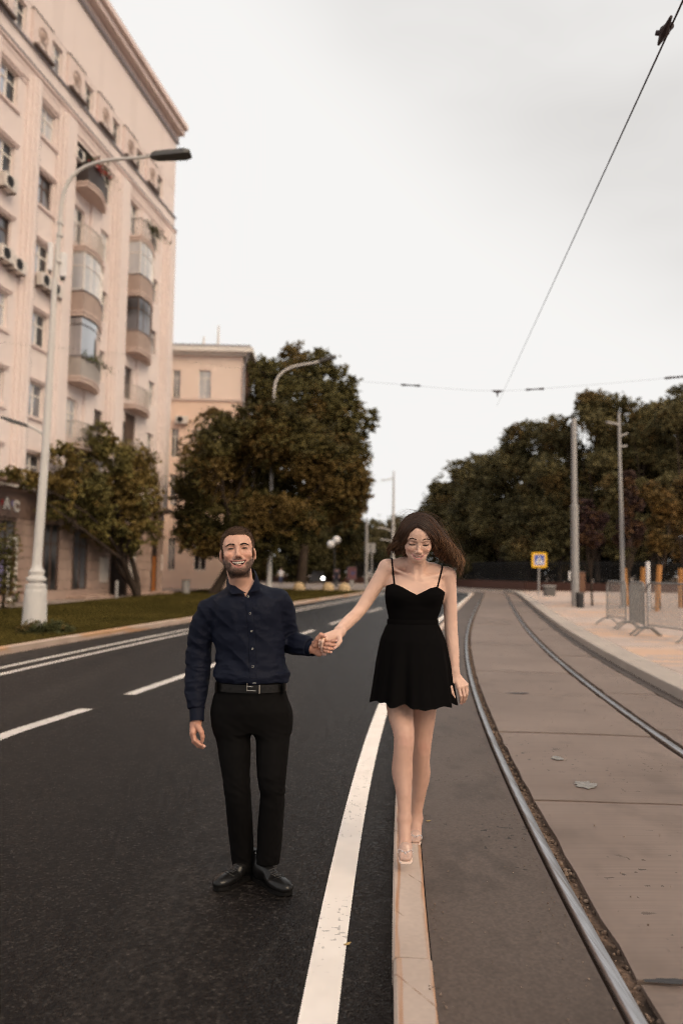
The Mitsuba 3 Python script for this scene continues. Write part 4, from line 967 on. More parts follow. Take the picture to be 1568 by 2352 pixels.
# big round tree behind the man
y = 46.0; b = at(487, 1352, y); b[2] = 0
B = blobs_px([(520, 1010, 85, 60), (600, 1000, 90, 62), (690, 1030, 90, 75), (470, 1060, 55, 60), (560, 1100, 110, 80), (680, 1120, 110, 80), (770, 1090, 70, 90), (450, 1150, 55, 60), (520, 1190, 90, 70), (630, 1190, 100, 60), (745, 1160, 75, 55), (480, 1235, 65, 45), (560, 1240, 80, 45), (655, 1215, 80, 38), (440, 1205, 40, 40), (800, 1140, 45, 60), (500, 965, 40, 25), (640, 955, 60, 35), (790, 1030, 45, 40), (430, 1110, 35, 40)], y, .9, 1.4, 2)
tree('street_tree', 'large round dark tree tinged with orange, behind the man', b, B, 60000, .15, (.024, .023, .007), (.115, .092, .026), 12, .28, lean=(.25, 0), fork=.3, warmth=.24, gap=.44)
# taller tree behind it
y = 60.0; b = at(690, 1345, y); b[2] = 0
B = blobs_px([(675, 830, 32, 40), (600, 850, 32, 36), (640, 870, 55, 40), (720, 850, 50, 42), (770, 880, 50, 45), (620, 910, 50, 40), (700, 920, 85, 50), (790, 930, 40, 35), (810, 975, 45, 30), (845, 955, 24, 18), (740, 990, 85, 60), (650, 980, 75, 50), (800, 1050, 50, 60), (825, 1110, 28, 36), (770, 1100, 60, 60), (600, 950, 30, 30), (700, 1060, 90, 60), (815, 1170, 20, 22), (675, 795, 10, 16), (735, 812, 14, 18)], y, .9, 1.5, 3)
tree('street_tree', 'tall lumpy green tree rising behind the round orange tinged one', b, B, 40000, .17, (.036, .036, .011), (.145, .122, .040), 13, .35, fork=.35, warmth=.14, gap=.44)
# far dark trees round the square
far = [(590, 1250, 70, 75, 92, 'far dark tree left of the man, beyond the square'), (690, 1265, 70, 65, 96, 'far dark tree behind the white shirted person'), (770, 1255, 60, 70, 100, 'far dark tree behind the globe lamp'), (830, 1262, 45, 62, 108, 'far dark tree left of the thin mast'), (885, 1262, 45, 60, 125, 'far pale green tree behind the white lamp mast'), (935, 1258, 42, 66, 132, 'far pale green tree behind the woman'), (990, 1245, 60, 95, 118, 'far dark tree right behind the woman'), (540, 1285, 60, 45, 90, 'low far tree behind the man')]
for i, (u, v, a, h, y, t) in enumerate(far):
    g_ = np.random.default_rng(50 + i); b = at(u, 1345, y); b[2] = -.1
    B = blobs_px([(u + g_.uniform(-.6, .6) * a, v + g_.uniform(-.8, .75) * h, a * .5, h * .38) for _ in range(12)], y, .8, 1.5, 60 + i)
    lt = y > 120
    tree('park_tree', t, b, B, 12000, .26, (.05, .045, .02) if lt else DK, (.16, .13, .06) if lt else (.075, .06, .02), 20 + i, .25, fork=.3, warmth=.06, gap=.36)
# park row on the right, behind the fence
row = [(1030, 1190, 58, 75, 100, 'park tree at the left end of the row on the right'), (1085, 1205, 62, 115, 90, 'slim park tree right behind the woman'), (1150, 1190, 68, 125, 86, 'second park tree from the bend'), (1215, 1150, 70, 140, 80, 'park tree above the crossing sign'), (1285, 1150, 74, 140, 76, 'wide park tree left of the grey tram pole'), (1372, 1085, 70, 150, 74, 'tallest park tree between the two platform poles'), (1440, 1120, 64, 160, 72, 'dark park tree behind the slim platform lamp'), (1500, 1100, 72, 140, 74, 'park tree with bare twigs at its top, near the right edge'), (1575, 1060, 80, 130, 70, 'park tree cut by the right picture edge'), (1655, 1090, 80, 140, 72, 'park tree just beyond the right picture edge'), (1180, 1250, 110, 85, 92, 'low dark undergrowth tree behind the crossing sign'), (1330, 1250, 110, 85, 84, 'low dark undergrowth tree behind the tram pole'), (1480, 1240, 100, 90, 82, 'low dark undergrowth tree behind the barriers')]
for i, (u, v, a, h, y, t) in enumerate(row):
    g_ = np.random.default_rng(80 + i); b = at(u, 1350, y); b[2] = 0
    L = [(u + a * g_.uniform(-.75, .75) * (1 - .35 * k / 18), v + h * (.95 - 1.75 * k / 18) + g_.uniform(-12, 12), a * g_.uniform(.38, .62), a * g_.uniform(.34, .52)) for k in range(22)]
    B = blobs_px(L, y, .9, 1.6, 100 + i)
    ex = []
    if i == 7:
        for _ in range(26):
            u0, v0 = u + g_.uniform(-70, 40), v - h * .3 + g_.uniform(-20, 60); ex.append(tube([at(u0, v0, y), at(u0 + g_.uniform(-18, 26), v0 - g_.uniform(30, 80), y + g_.uniform(-1, 1))], [.05, .012], 4))
    tree('park_tree', t, b, B, 26000 if i < 10 else 12000, .19 if i < 10 else .30, (.034, .031, .012) if i < 10 else (.012, .011, .005), (.180, .148, .062) if i < 10 else (.045, .035, .012), 200 + i, .24, fork=.28, warmth=.10, gap=.42, extra=ex or None)
# young planted trees by the stakes
for u, v, a, h, t, c0, c1 in ((1340 + 20, 1190, 40, 70, 'young dark purple tree behind the barriers', (.030, .015, .016), (.075, .040, .035)), (1515, 1180, 42, 95, 'young yellow green tree tied to the tallest stake', (.05, .035, .010), (.15, .09, .025)), (1570, 1190, 40, 95, 'young yellow green tree at the right picture edge', (.05, .035, .010), (.14, .085, .025)), (1445, 1170, 36, 80, 'young purplish tree beside the slim lamp post', (.030, .016, .016), (.08, .045, .035))):
    y = 31.0 if v == 1180 else 34.0; g_ = np.random.default_rng(int(u)); b = at(u, 1398, y); b[2] = .118
    B = blobs_px([(u + g_.uniform(-.6, .6) * a, v + g_.uniform(-.9, .9) * h, a * .45, h * .22) for _ in range(12)], y, .9, .3, int(u))
    tree('young_tree', t, b, B, 3500, .10, c0, c1, int(u), .045, fork=.45, warmth=.2, gap=.45)
# weeds at the foot of the near lamp
y = gz(90, 1458)[1]
B = [(np.array([gz(92, 1458)[0] + dx, y - .25 + dy, .12]), (.22, .2, .16)) for dx, dy in ((-.15, 0), (.1, -.05), (.3, .1), (.45, .2))]
m, c = leaf_cloud(B, 1600, .045, (.030, .035, .012), (.085, .085, .030), 77, .3)
obj('weed', m, 'm_leaf', label='clump of green weeds growing at the foot of the near street lamp', cat='plant', color=c)
B = [(at(10, 1200 + 25 * k, 26.0), (.45, .4, .35)) for k in range(-2, 8)]
m, c = leaf_cloud(B[3:], 900, .08, (.035, .035, .010), (.10, .085, .022), 78, .42)
sh = thing('shrub', 'dark climbing shrub at the left picture edge beside the shop window', 'plant'); obj('foliage', m, 'm_leaf', sh, color=c); b0 = at(8, 1385, 26.0); b0[2] = .03; obj('stem', tube([b0, at(10, 1300, 26.0), at(12, 1180, 26.0)], [.05, .04, .015], 6), 'm_bark', sh)

# ------------------------------------------------------------------ bodies: distance fields, meshed by surface nets
def rc(p, a, b, ra, rb):
    """round cone from a to b"""
    a = np.asarray(a, float); d = np.asarray(b, float) - a
    t = np.clip((p - a) @ d / (d @ d + 1e-12), 0, 1)
    return np.linalg.norm(p - a - t[:, None] * d, axis=1) - (ra + (rb - ra) * t)
def chain(p, pts, r, k=.01, fine=0):
    """a tapering limb along a smooth line through the joints (union of many short round cones, so that it does not swell at the joints)"""
    from scipy.interpolate import PchipInterpolator
    pts = np.asarray(pts, float); n = len(pts)
    if n > 2 and k >= .01:
        t = np.r_[0, np.cumsum(np.linalg.norm(np.diff(pts, axis=0), axis=1))]; m = max(9, 2 * n + 1); tt_ = np.linspace(0, t[-1], m)
        pts = PchipInterpolator(t, pts)(tt_) * .5 + spline(pts, m) * .5; r = PchipInterpolator(t, r)(tt_); k = .002
    if n > 3:                                                             # far points only need a bound
        ax_ = (pts[-1] - pts[0]) / np.linalg.norm(pts[-1] - pts[0]); dev = np.linalg.norm(pts - pts[0] - ((pts - pts[0]) @ ax_)[:, None] * ax_, axis=1)
        bound = rc(p, pts[0], pts[-1], *[float((dev + np.asarray(r)).max()) * 1.02] * 2); near = bound < .06; p = p[near]
    o = None
    for i in range(len(pts) - 1):
        d = rc(p, pts[i], pts[i + 1], r[i], r[i + 1]); o = d if o is None else (np.minimum(o, d) if k < .003 else smin(o, d, k))
    if n > 3: bound[near] = o; return bound
    return o
def ell(p, c, r):
    q = p - np.asarray(c); r = np.asarray(r, float)
    k0 = np.linalg.norm(q / r, axis=1); k1 = np.linalg.norm(q / r ** 2, axis=1) + 1e-9
    return k0 * (k0 - 1) / k1
def smin(a, b, k):
    h = np.clip(.5 + .5 * (b - a) / k, 0, 1); return b + (a - b) * h - k * h * (1 - h)
def smax(a, b, k): return -smin(-a, -b, k)
def loft(p, S):
    """S rows: z (descending or ascending), x0, x1, depth half, y centre; elliptic sections"""
    S = np.array(sorted(S.tolist() if hasattr(S, 'tolist') else S)); z = np.clip(p[:, 2], S[0, 0], S[-1, 0])
    from scipy.interpolate import PchipInterpolator
    v = PchipInterpolator(S[:, 0], S[:, 1:])(z); cx, rx = (v[:, 0] + v[:, 1]) / 2, (v[:, 1] - v[:, 0]) / 2; ry, cy = v[:, 2], v[:, 3]
    x, y = (p[:, 0] - cx), (p[:, 1] - cy); k0 = np.sqrt((x / rx) ** 2 + (y / ry) ** 2); k1 = np.sqrt((x / rx ** 2) ** 2 + (y / ry ** 2) ** 2) + 1e-9
    d = k0 * (k0 - 1) / k1; dz = np.maximum(S[0, 0] - p[:, 2], p[:, 2] - S[-1, 0])
    return np.where(dz > 0, np.sqrt(np.maximum(d, 0) ** 2 + np.maximum(dz, 0) ** 2) + np.minimum(d, 0) * 0 + np.where(d < 0, 0, 0), np.maximum(d, dz))


def sdf_mesh(f, lo, hi, h, B=8, newton=1):
    lo, hi = np.asarray(lo, float), np.asarray(hi, float)
    nb = np.ceil((hi - lo) / h / B).astype(int) + 1; n = nb * B
    cg = np.stack(np.meshgrid(*[np.arange(k) for k in nb], indexing='ij'), -1).reshape(-1, 3)
    cd = f(lo + (cg * B + (B - 1) / 2) * h)
    act = np.abs(cd) < B * h * .5 * 1.74 * 1.35 + .004
    val = np.repeat(np.repeat(np.repeat(np.where(cd < 0, -1.0, 1.0).astype(np.float32).reshape(nb), B, 0), B, 1), B, 2)
    loc = np.stack(np.meshgrid(*[np.arange(B)] * 3, indexing='ij'), -1).reshape(-1, 3)
    ab = cg[act]
    for i in range(0, len(ab), 600):
        idx = (ab[i:i + 600, None] * B + loc).reshape(-1, 3); val[idx[:, 0], idx[:, 1], idx[:, 2]] = f(lo + idx * h)
    s = val < 0; c = np.zeros(n - 1, np.uint8); sl = (slice(0, -1), slice(1, None))
    for a in (0, 1):
        for b in (0, 1):
            for e in (0, 1): c += s[sl[a], sl[b], sl[e]]
    cells = np.argwhere((c > 0) & (c < 8)); ids = np.full(n - 1, -1, np.int32); ids[cells[:, 0], cells[:, 1], cells[:, 2]] = np.arange(len(cells))
    acc = np.zeros((len(cells), 3)); cnt = np.zeros(len(cells)); co = [np.array((a, b, e)) for a in (0, 1) for b in (0, 1) for e in (0, 1)]
    cv = {tuple(o): val[tuple((cells + o).T)] for o in co}
    for o in co:
        for ax in range(3):
            if o[ax] == 0:
                q = o.copy(); q[ax] = 1; v0, v1 = cv[tuple(o)], cv[tuple(q)]; m = (v0 < 0) != (v1 < 0)
                t = v0 / np.where(v0 == v1, 1, v0 - v1); pt = np.repeat(o[None].astype(float), len(cells), 0); pt[:, ax] = t
                acc[m] += pt[m]; cnt[m] += 1
    V = lo + (cells + acc / cnt[:, None]) * h; F = []
    for ax in range(3):
        o = [slice(1, -1)] * 3; o1 = list(o); o[ax] = slice(0, -1); o1[ax] = slice(1, None)
        a = np.argwhere(s[tuple(o)] != s[tuple(o1)]); off_ = np.ones(3, int); off_[ax] = 0; a = a + off_
        x, y = (ax + 1) % 3, (ax + 2) % 3; ex, ey = np.eye(3, dtype=int)[x], np.eye(3, dtype=int)[y]
        q = np.stack([ids[tuple((a - d).T)] for d in (ex * 0, ex, ex + ey, ey)], 1); neg = s[tuple(a.T)]
        q = np.where(neg[:, None], q, q[:, ::-1]); F.append(q[(q >= 0).all(1)])
    F = np.vstack(F)
    for _ in range(newton):
        e = h * .35; d = f(V); g = np.stack([f(V + np.eye(3)[k] * e) - f(V - np.eye(3)[k] * e) for k in range(3)], 1) / (2 * e)
        V = V - g * (np.clip(d, -h, h) / np.maximum((g * g).sum(1), .25))[:, None]
    return tm(V, F)


def fb3(p, f, o=3, seed=0): return meshkit.fbm(p * np.asarray(f, float), o, seed)
def rot(pitch=0, yaw=0, roll=0):
    R = trimesh.transformations.rotation_matrix
    return (R(math.radians(yaw), [0, 0, 1]) @ R(math.radians(pitch), [1, 0, 0]) @ R(math.radians(roll), [0, 1, 0]))[:3, :3]


class Head:
    """a head in local coordinates: x to its left, -y the way it faces, z up, the origin between the ears at eye height"""
    def __init__(s, eye, pitch, yaw, roll, sc, man, xs=1.0):
        s.S = np.array([xs, 1.0, 1.0])
        s.R, s.sc, s.man = rot(pitch, yaw, roll), sc, man; s.C = np.asarray(eye) - s.R @ np.array([0, -.084, 0]) * sc
        s.mw, s.zm = (.0410, -.066) if man else (.033, -.068)
        s.zu = lambda x: s.zm + (.010 if man else .0135) * (x / s.mw) ** 2
        s.zl = lambda x: s.zm - (.0290 if man else .0125) * (1 - (x / s.mw) ** 2) + (.010 if man else .0135) * (x / s.mw) ** 2
        s.chin = -.126 if man else -.110
    def world(s, q): return s.C + (np.atleast_2d(q) * s.S * s.sc) @ s.R.T
    def local(s, p): return (p - s.C) @ s.R / s.sc / s.S
    def f_local(s, p):
        m = s.man; p = np.asarray(p, float); ax = np.abs(p[:, 0]); P = np.c_[ax, p[:, 1:]]; ch = s.chin
        d = ell(P, (0, .010, .034), (.0765, .098, .086))
        d = smin(d, ell(P, (0, -.030, .030), (.066, .060, .066)), .02)
        d = smin(d, ell(P, (0, -.028, (ch + .045) / 2), (.0625 if m else .0595, .058, (.045 - ch) / 2)), .025)
        d = smin(d, rc(P, (.054 if m else .048, .006, -.052), (.017 if m else .012, -.064, ch + .020), .020 if m else .017, .018 if m else .016), .025)
        d = smin(d, ell(P, (0, -.071, ch + .019), (.022 if m else .017, .021, .020)), .02)
        d = smin(d, ell(P, (.041, -.060, -.031), (.025, .027, .021)), .016) if m else smin(d, ell(P, (.034, -.059, -.031), (.024, .026, .020)), .026)                       # cheeks, lifted by the smile
        d = smin(d, rc(P, (.012, -.0845, .021), (.047, -.069, .022), .0105 if m else .008, .008), .014)
        d = smax(d, -ell(P, (.032, -.101, .001), (.0225, .0225, .0135)), .010) if m else smax(d, -ell(P, (.032, -.1035, .001), (.021, .0205, .0125)), .012)                       # eye sockets
        d = smin(d, ell(P, (.032, -.0735, -.001 if m else .0012), (.0165, .0125, .0125 if m else .0105)), .006)                    # lids over the eyeballs
        nw = 1.0 if m else .82
        d = smin(d, rc(P, (0, -.083, .012), (0, -.106 if m else -.103, -.034), .0075 * nw, .0100 * nw), .010)
        d = smin(d, ell(P, (0, -.105 if m else -.102, -.039), (.0125 * nw, .0115, .0098)), .006)
        d = smin(d, ell(P, (.0140 * nw, -.094, -.043), (.0085 * nw, .011, .0080)), .005)
        d = smin(d, ell(P, (0, -.071, -.074), (.036, .022, .026)), .02)
        d = smax(d, -rc(P, (.0215 * nw, -.0965, -.044), (s.mw + .006, -.084, s.zm + .006), .0040 if m else .0014, .0052 if m else .0018), .007 if m else .010)   # smile folds
        x = np.clip(ax, 0, s.mw); zu, zl = s.zu(x), s.zl(x); yl = -.0905 + 14.0 * x ** 2
        du = np.sqrt((p[:, 2] - zu) ** 2 + (p[:, 1] - yl) ** 2 + np.maximum(ax - s.mw, 0) ** 2); dl = np.sqrt((p[:, 2] - zl) ** 2 + (p[:, 1] - yl - .001) ** 2 + np.maximum(ax - s.mw, 0) ** 2)
        tp = 1 - .55 * (x / s.mw) ** 2
        s_lip = np.minimum(du - .0036 * tp, dl - (.0050 if m else .0048) * tp)
        d = smin(d, s_lip, .005)
        cav = np.maximum(np.maximum(p[:, 2] - zu + .0015, zl + .0022 - p[:, 2]), np.maximum(ax - s.mw + .002, p[:, 1] + .060))
        d = smax(d, -cav, .0025)
        e = (P - (.0765, .014, -.010)) @ rot(0, 22, -8); ear = ell(e, (0, 0, 0), (.0080, .020, .031))
        ear = smax(ear, -ell(e, (.008, -.004, -.002), (.0075, .011, .019)), .004); ear = smin(ear, ell(e, (-.002, -.003, -.027), (.006, .008, .009)), .006)
        return smin(d, ear, .006)
    def f(s, p):
        b = np.linalg.norm(p - s.C - [0, 0, -.01], axis=1) - .165 * s.sc; near = b < .06
        if near.any(): b[near] = s.f_local(s.local(p[near])) * s.sc
        return b
    def front(s, x, z):
        x, z = np.broadcast_arrays(np.asarray(x, float), np.asarray(z, float)); y = np.full(x.shape, -.16)
        for _ in range(50): y = y + .8 * s.f_local(np.c_[x.ravel(), y.ravel(), z.ravel()]).reshape(x.shape)
        return y
    def strip(s, xs, zs, r, lift=.0008, n=6):
        return tube(s.world(np.c_[xs, s.front(xs, zs) - lift, zs]), np.asarray(r) * s.sc, n)
    def extras(s, parent, iris, brow_c, brow_w, lash_c):
        """eyes, brows, lashes, teeth as parts"""
        m = s.man; eyes, lash, brows = [], [], []; g = np.random.default_rng(3)
        for sx in (-1, 1):
            xs = np.linspace(-.0135, .0135, 13); up_ = (.0024 if m else .0008) * (1 - (xs / .0135) ** 2); dn = (-.0026 if m else -.0012) * (1 - (xs / .0135) ** 2)
            zc = -.0005 if m else -.0050; cx = .0325 * sx; bow_ = (0 if m else -.0022) * (1 - (xs / .0135) ** 2)
            X, Z = np.meshgrid(xs, np.linspace(0, 1, 5), indexing='ij'); Z = zc + bow_[:, None] + dn[:, None] + (up_ - dn)[:, None] * Z
            V = np.c_[(cx + X).ravel(), (s.front(cx + X, Z) - .0009).ravel(), Z.ravel()]; i = np.arange(13 * 5).reshape(13, 5)
            q = np.stack([i[:-1, :-1].ravel(), i[1:, :-1].ravel(), i[1:, 1:].ravel(), i[:-1, 1:].ravel()], 1); me = tm(s.world(V), q)
            rr = np.hypot(X.ravel() + (.001 if m else 0), (Z.ravel() - zc) * 1.0); col = np.where((rr < .0062)[:, None], np.array(iris), np.array([.16, .13, .12])); col = np.where((rr < .0024)[:, None], .01, col)
            if m: obj('eye', me, 'm_eye', parent, color=col, smooth=True)
            lash.append(s.strip(cx + xs * 1.08, zc + bow_ + up_ + .0004, np.r_[.0006, np.full(11, .0017 if m else .0026), .0010] if True else 0, .0012))
            lash.append(s.strip(cx + xs, zc + bow_ + dn - .0004, .0010 if m else .0006, .0004))
            if not m: lash += [s.strip(cx + sx * np.linspace(.012, .0185, 4), zc + np.linspace(0, .0035, 4), [.0015, .0012, .0009, .0004], .001)]
            for k in range(150 if m else 110):
                t = g.random(); bx_ = sx * (.0125 + .036 * t); arch = ((.0170 if m else .0195) + .0065 * math.sin(min(t * 1.25, 1) * math.pi * .62) - .006 * max(t - .55, 0) / .45) + (0 if m else .0040 + .0030 * (1 - t))
                w = brow_w * (1 - .65 * t ** 2) * (.55 + .45 * min(1, t * 6)); z0 = arch + g.uniform(-1, 1) * w
                a, b = (bx_, z0), (bx_ + sx * .0070, z0 + .0016 * (1 - 2.0 * t) + g.normal(0, .0003))
                brows.append(s.strip(np.array([a[0], b[0]]), np.array([a[1], b[1]]), [.0010, .0004] if m else [.0007, .0003], .0006, 3))
        h_ = len(lash) // 2; hb_ = len(brows) // 2
        for a in (lash[:h_], lash[h_:]): obj('eyelashes', cat(a), lash_c, parent, smooth=60)
        for a in (brows[:hb_], brows[hb_:]): obj('eyebrow', cat(a), brow_c, parent)
        tw, n = (.0072, 8) if m else (.0066, 8); hgt = .0112 if m else .0100
        for k in range(n):
            x = (k - (n - 1) / 2) * tw; w = tw * (.52 if abs(k - (n - 1) / 2) < 1 else .48)
            y = (-.0835 if m else -.0868) + 14.0 * x ** 2 * 1.2; zt = s.zu(np.array(x)) + (.002 if m else .0005); ang = math.atan(2 * 14 * x)
            hh = hgt * (1 - .55 * (abs(x) / s.mw) ** 2); bxm = box(-w, w, -.0022, .0022, -hh - .002, 0, .0018); bxm = bxm.subdivide()
            v = bxm.vertices; c, sn = math.cos(ang), math.sin(ang); v = np.c_[v[:, 0] * c - v[:, 1] * sn + x, v[:, 0] * sn + v[:, 1] * c + y, v[:, 2] + zt]
            obj('tooth', tm(s.world(v), bxm.faces), 'm_teeth', parent, smooth=60)
    def colors(s, V, skin, lip, beard=None):
        """albedo per vertex: lips, flush of cheeks and nose, beard shadow"""
        q = s.local(V); ax = np.abs(q[:, 0]); n = fb3(V, 60, 3, 2)[:, None]; c = np.array(skin) * (.90 + .2 * n)
        def blend(col, w): return c * (1 - w[:, None]) + np.array(col) * w[:, None]
        inh = np.exp(-(np.maximum(np.linalg.norm(q - [0, 0, -.02], axis=1) - .15, 0) / .02) ** 2)
        flush = np.exp(-(((ax - .041) / .020) ** 2 + ((q[:, 2] + .034) / .018) ** 2 + ((q[:, 1] + .075) / .03) ** 2)) + .6 * np.exp(-((ax / .013) ** 2 + ((q[:, 2] + .040) / .012) ** 2 + ((q[:, 1] + .11) / .02) ** 2))
        c = blend(np.array(skin) * [1.02, .74, .72], np.clip(flush, 0, 1) * .55 * inh)
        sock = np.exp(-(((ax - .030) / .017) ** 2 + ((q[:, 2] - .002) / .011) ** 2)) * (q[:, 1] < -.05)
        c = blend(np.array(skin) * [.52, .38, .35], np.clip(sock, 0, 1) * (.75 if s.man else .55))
        if beard is not None:
            line = -.040 - .020 * np.exp(-((ax - .040) / .016) ** 2) * (q[:, 1] < -.03) + .045 * np.clip((q[:, 1] + .030) / .03, 0, 1)
            w = np.clip((line - q[:, 2]) / .012, 0, 1) * np.clip((.022 - q[:, 1]) / .012, 0, 1) * np.clip((q[:, 2] - s.chin + .018) / .012, 0, 1)
            lipd = np.minimum(np.abs(q[:, 2] - s.zu(np.minimum(ax, s.mw))), np.abs(q[:, 2] - s.zl(np.minimum(ax, s.mw))))
            w = w * (ax < .0735) * np.where((q[:, 1] < -.0875) & (q[:, 2] > -.054) & (ax < .024), 0, 1); bare = np.exp(-(((ax - .024) / .010) ** 2 + ((q[:, 2] - s.zm + .024) / .010) ** 2)) * .75          # lighter patches beside the chin tuft
            w = w * (1 - bare) * (.55 + .45 * np.clip(fb3(q, 500, 2, 5) * 1.9 - .3, 0, 1)); w *= np.where((ax < s.mw - .004) & (q[:, 2] < s.zu(ax) + .004) & (q[:, 2] > s.zl(np.minimum(ax, s.mw)) - .006), 0, 1)
            mu = np.exp(-((q[:, 2] + .0570 - .30 * np.maximum(ax - .008, 0) * -1) / .0055) ** 2) * (ax < .034) * (q[:, 1] < -.06) * np.where((q[:, 1] < -.099) & (ax < .02), 0, 1); w = np.maximum(w, .80 * mu)
            c = blend(beard, np.clip(w, 0, .93))
        x = np.minimum(ax, s.mw); fr = np.exp(-(np.maximum(ax - s.mw + .001, 0) / .002) ** 2) * (q[:, 1] < -.06)
        du, dl = q[:, 2] - s.zu(x), s.zl(x) - q[:, 2]; tp = 1 - .5 * (x / s.mw) ** 2
        w = np.clip(1.5 - np.abs(du) / (.0042 * tp), 0, 1) + np.clip(1.5 - np.abs(dl - .001) / (.0058 * tp), 0, 1)
        c = blend(lip, np.clip(w, 0, 1) * fr * .9)
        inside = (q[:, 2] < s.zu(x) - .001) & (q[:, 2] > s.zl(x) + .001) & (ax < s.mw) & (q[:, 1] > -.0835 + 14 * x ** 2) & (q[:, 1] < -.04)
        c = np.where(inside[:, None], np.array([.055, .012, .010]), c)
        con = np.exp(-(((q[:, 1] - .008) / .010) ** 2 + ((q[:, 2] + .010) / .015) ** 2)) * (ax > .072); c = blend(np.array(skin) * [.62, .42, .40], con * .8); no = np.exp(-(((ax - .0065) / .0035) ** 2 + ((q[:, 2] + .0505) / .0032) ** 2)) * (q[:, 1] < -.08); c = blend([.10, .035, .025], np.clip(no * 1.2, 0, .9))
        return c
scene['m_skin'] = {'type': 'twosided', 'bsdf': {'type': 'principled', 'base_color': VC, 'roughness': .48, 'specular': .45, 'sheen': .25}}
scene['m_eye'] = {'type': 'twosided', 'bsdf': {'type': 'principled', 'base_color': VC, 'roughness': .45, 'specular': .12}}
mat('m_teeth', (.80, .73, .62), .25, .5)
mat('m_lash', (.018, .012, .010), .8, .2)
mat('m_nail', (.62, .36, .30), .22, .5)


def finger(p, pts, r): return chain(p, pts, r, .004)
def nail(tip, prev, face, r, parent):
    """a fingernail lying on the tip of a finger, on the side that looks along `face`"""
    tip, prev, face = map(np.asarray, (tip, prev, face)); d = tip - prev; d = d / np.linalg.norm(d); n = face - d * (face @ d); n = n / np.linalg.norm(n); b = np.cross(d, n)
    g = [(a, c) for a in np.linspace(-1, 1, 7) for c in np.linspace(-1, 1, 7)]
    V = np.array([tip + d * (a * r * .85 + r * .25) + b * (c * r * .72 * math.sqrt(max(0, 1 - .55 * max(0, abs(a) - .35) ** 2 / .42))) + n * r * (1.06 - .42 * c * c - (.10 * a * a if a < 0 else .30 * a * a)) for a, c in g])
    i = np.arange(49).reshape(7, 7); q = np.stack([i[:-1, :-1].ravel(), i[1:, :-1].ravel(), i[1:, 1:].ravel(), i[:-1, 1:].ravel()], 1)
    obj('nail', tm(V, q), 'm_nail', parent, smooth=True)


def strands(guides, n, r, seed, waves=(0, 0), spread=.004, npt=22, tip=.15, sides=3, grow=2.0, locks=40, cut=(.70, 1.0)):
    """hair: wavy locks of strands that follow paths interpolated between neighbouring guide curves; thin tapering tubes"""
    g = np.random.default_rng(seed); G = np.array([spline(q, npt) for q in guides]); V, F, C = [], [], []; tt = np.linspace(0, 1, npt)
    for l in range(locks):
        a0 = (l + g.random()) / locks * (len(G) - 1); ph, am0, ln, lt = g.uniform(0, 6.28), waves[0] * g.uniform(.5, 1.3), g.uniform(*cut), g.random(); fq = waves[1] * g.uniform(.85, 1.15)
        for k in range(max(1, n // locks)):
            a = np.clip(a0 + g.normal(0, .40 * (len(G) - 1) / locks), 0, len(G) - 1 - 1e-6); i = int(a); w = a - i; P = G[i] * (1 - w) + G[i + 1] * w
            L = ln * g.uniform(.86, 1.0); P = np.array([np.interp(tt * L, tt, P[:, j]) for j in range(3)]).T
            am = am0 * tt ** grow; o = g.normal(0, spread, 3); q = ph + g.normal(0, .10)
            P = P + o * (.2 + .8 * np.sin(np.pi * np.clip(tt * 1.02, 0, 1)) + .25 * tt)[:, None] + np.c_[np.sin(fq * tt + q) * am, np.cos(fq * tt + q) * am * .9, np.cos(fq * tt + q) * am * .25]
            m = tube(P, r * g.uniform(.7, 1.3) * (1 - (1 - tip) * tt ** 3), sides, cap=False); F.append(m.faces + sum(map(len, V))); V.append(m.vertices)
            C.append(np.repeat(np.c_[tt, np.full(npt, np.clip(.65 * lt + .35 * g.random(), 0, 1))], sides, 0))
    return tm(np.vstack(V), np.vstack(F)), np.vstack(C)
c1_ = lambda x, y: ((800 + x / 7.84) * .6125, (1950 + y / 7.84) * .6125)
c5 = lambda x, y: (404.25 + x * .2812, 1163.75 + y * .2812)
c7 = lambda x, y: (404.25 + x * .2266, 1592.5 + y * .2266)
c3 = lambda x, y: (692.1 + x * .07422, 1408.75 + y * .07422)

# ------------------------------------------------------------------ the man
mat('m_shirt', P_(lambda p, n, uv: MIX((.0036, .0050, .0125), (.0066, .0088, .0200), N_(p.x * 900, p.y * 900, p.z * 900))), .66, .13, sheen=.02, bump=(P_(lambda p, n, uv: FB(p.x * 22, p.y * 22, p.z * 13, 3), 2e-3), .010))
mat('m_trousers', P_(lambda p, n, uv: MIX((.0022, .0018, .0018), (.0042, .0036, .0036), N_(p.x * 700, p.y * 700, p.z * 700))), .8, .10, sheen=.03, bump=(P_(lambda p, n, uv: FB(p.x * 20, p.y * 20, p.z * 12, 3), 2e-3), .008))
mat('m_leather', P_(lambda p, n, uv: MIX((.004, .004, .004), (.010, .009, .009), N_(p.x * 60, p.y * 60, p.z * 60))), .30, .30)
mat('m_steel', (.62, .58, .52), .25, .5, 1.0)
mat('m_button', (.03, .03, .035), .25, .5)
mat('m_man_hair', VC, .6, .12)
MY = 4.0
M = lambda u, v, y=MY: at(u, v, y)
man = thing('person', 'bearded laughing man in a dark navy shirt and black trousers holding hands', 'person')
hd = Head(M(*c1_(712, 838), 3.88), -9, 7, -4.5, 0.985, True, 1.075)
neck0, neck1 = hd.world((0, .018, -.085))[0], M(557, 1356, 4.045)
SH_R, SH_L = M(480, 1402, 4.03), M(639, 1381, 4.03)
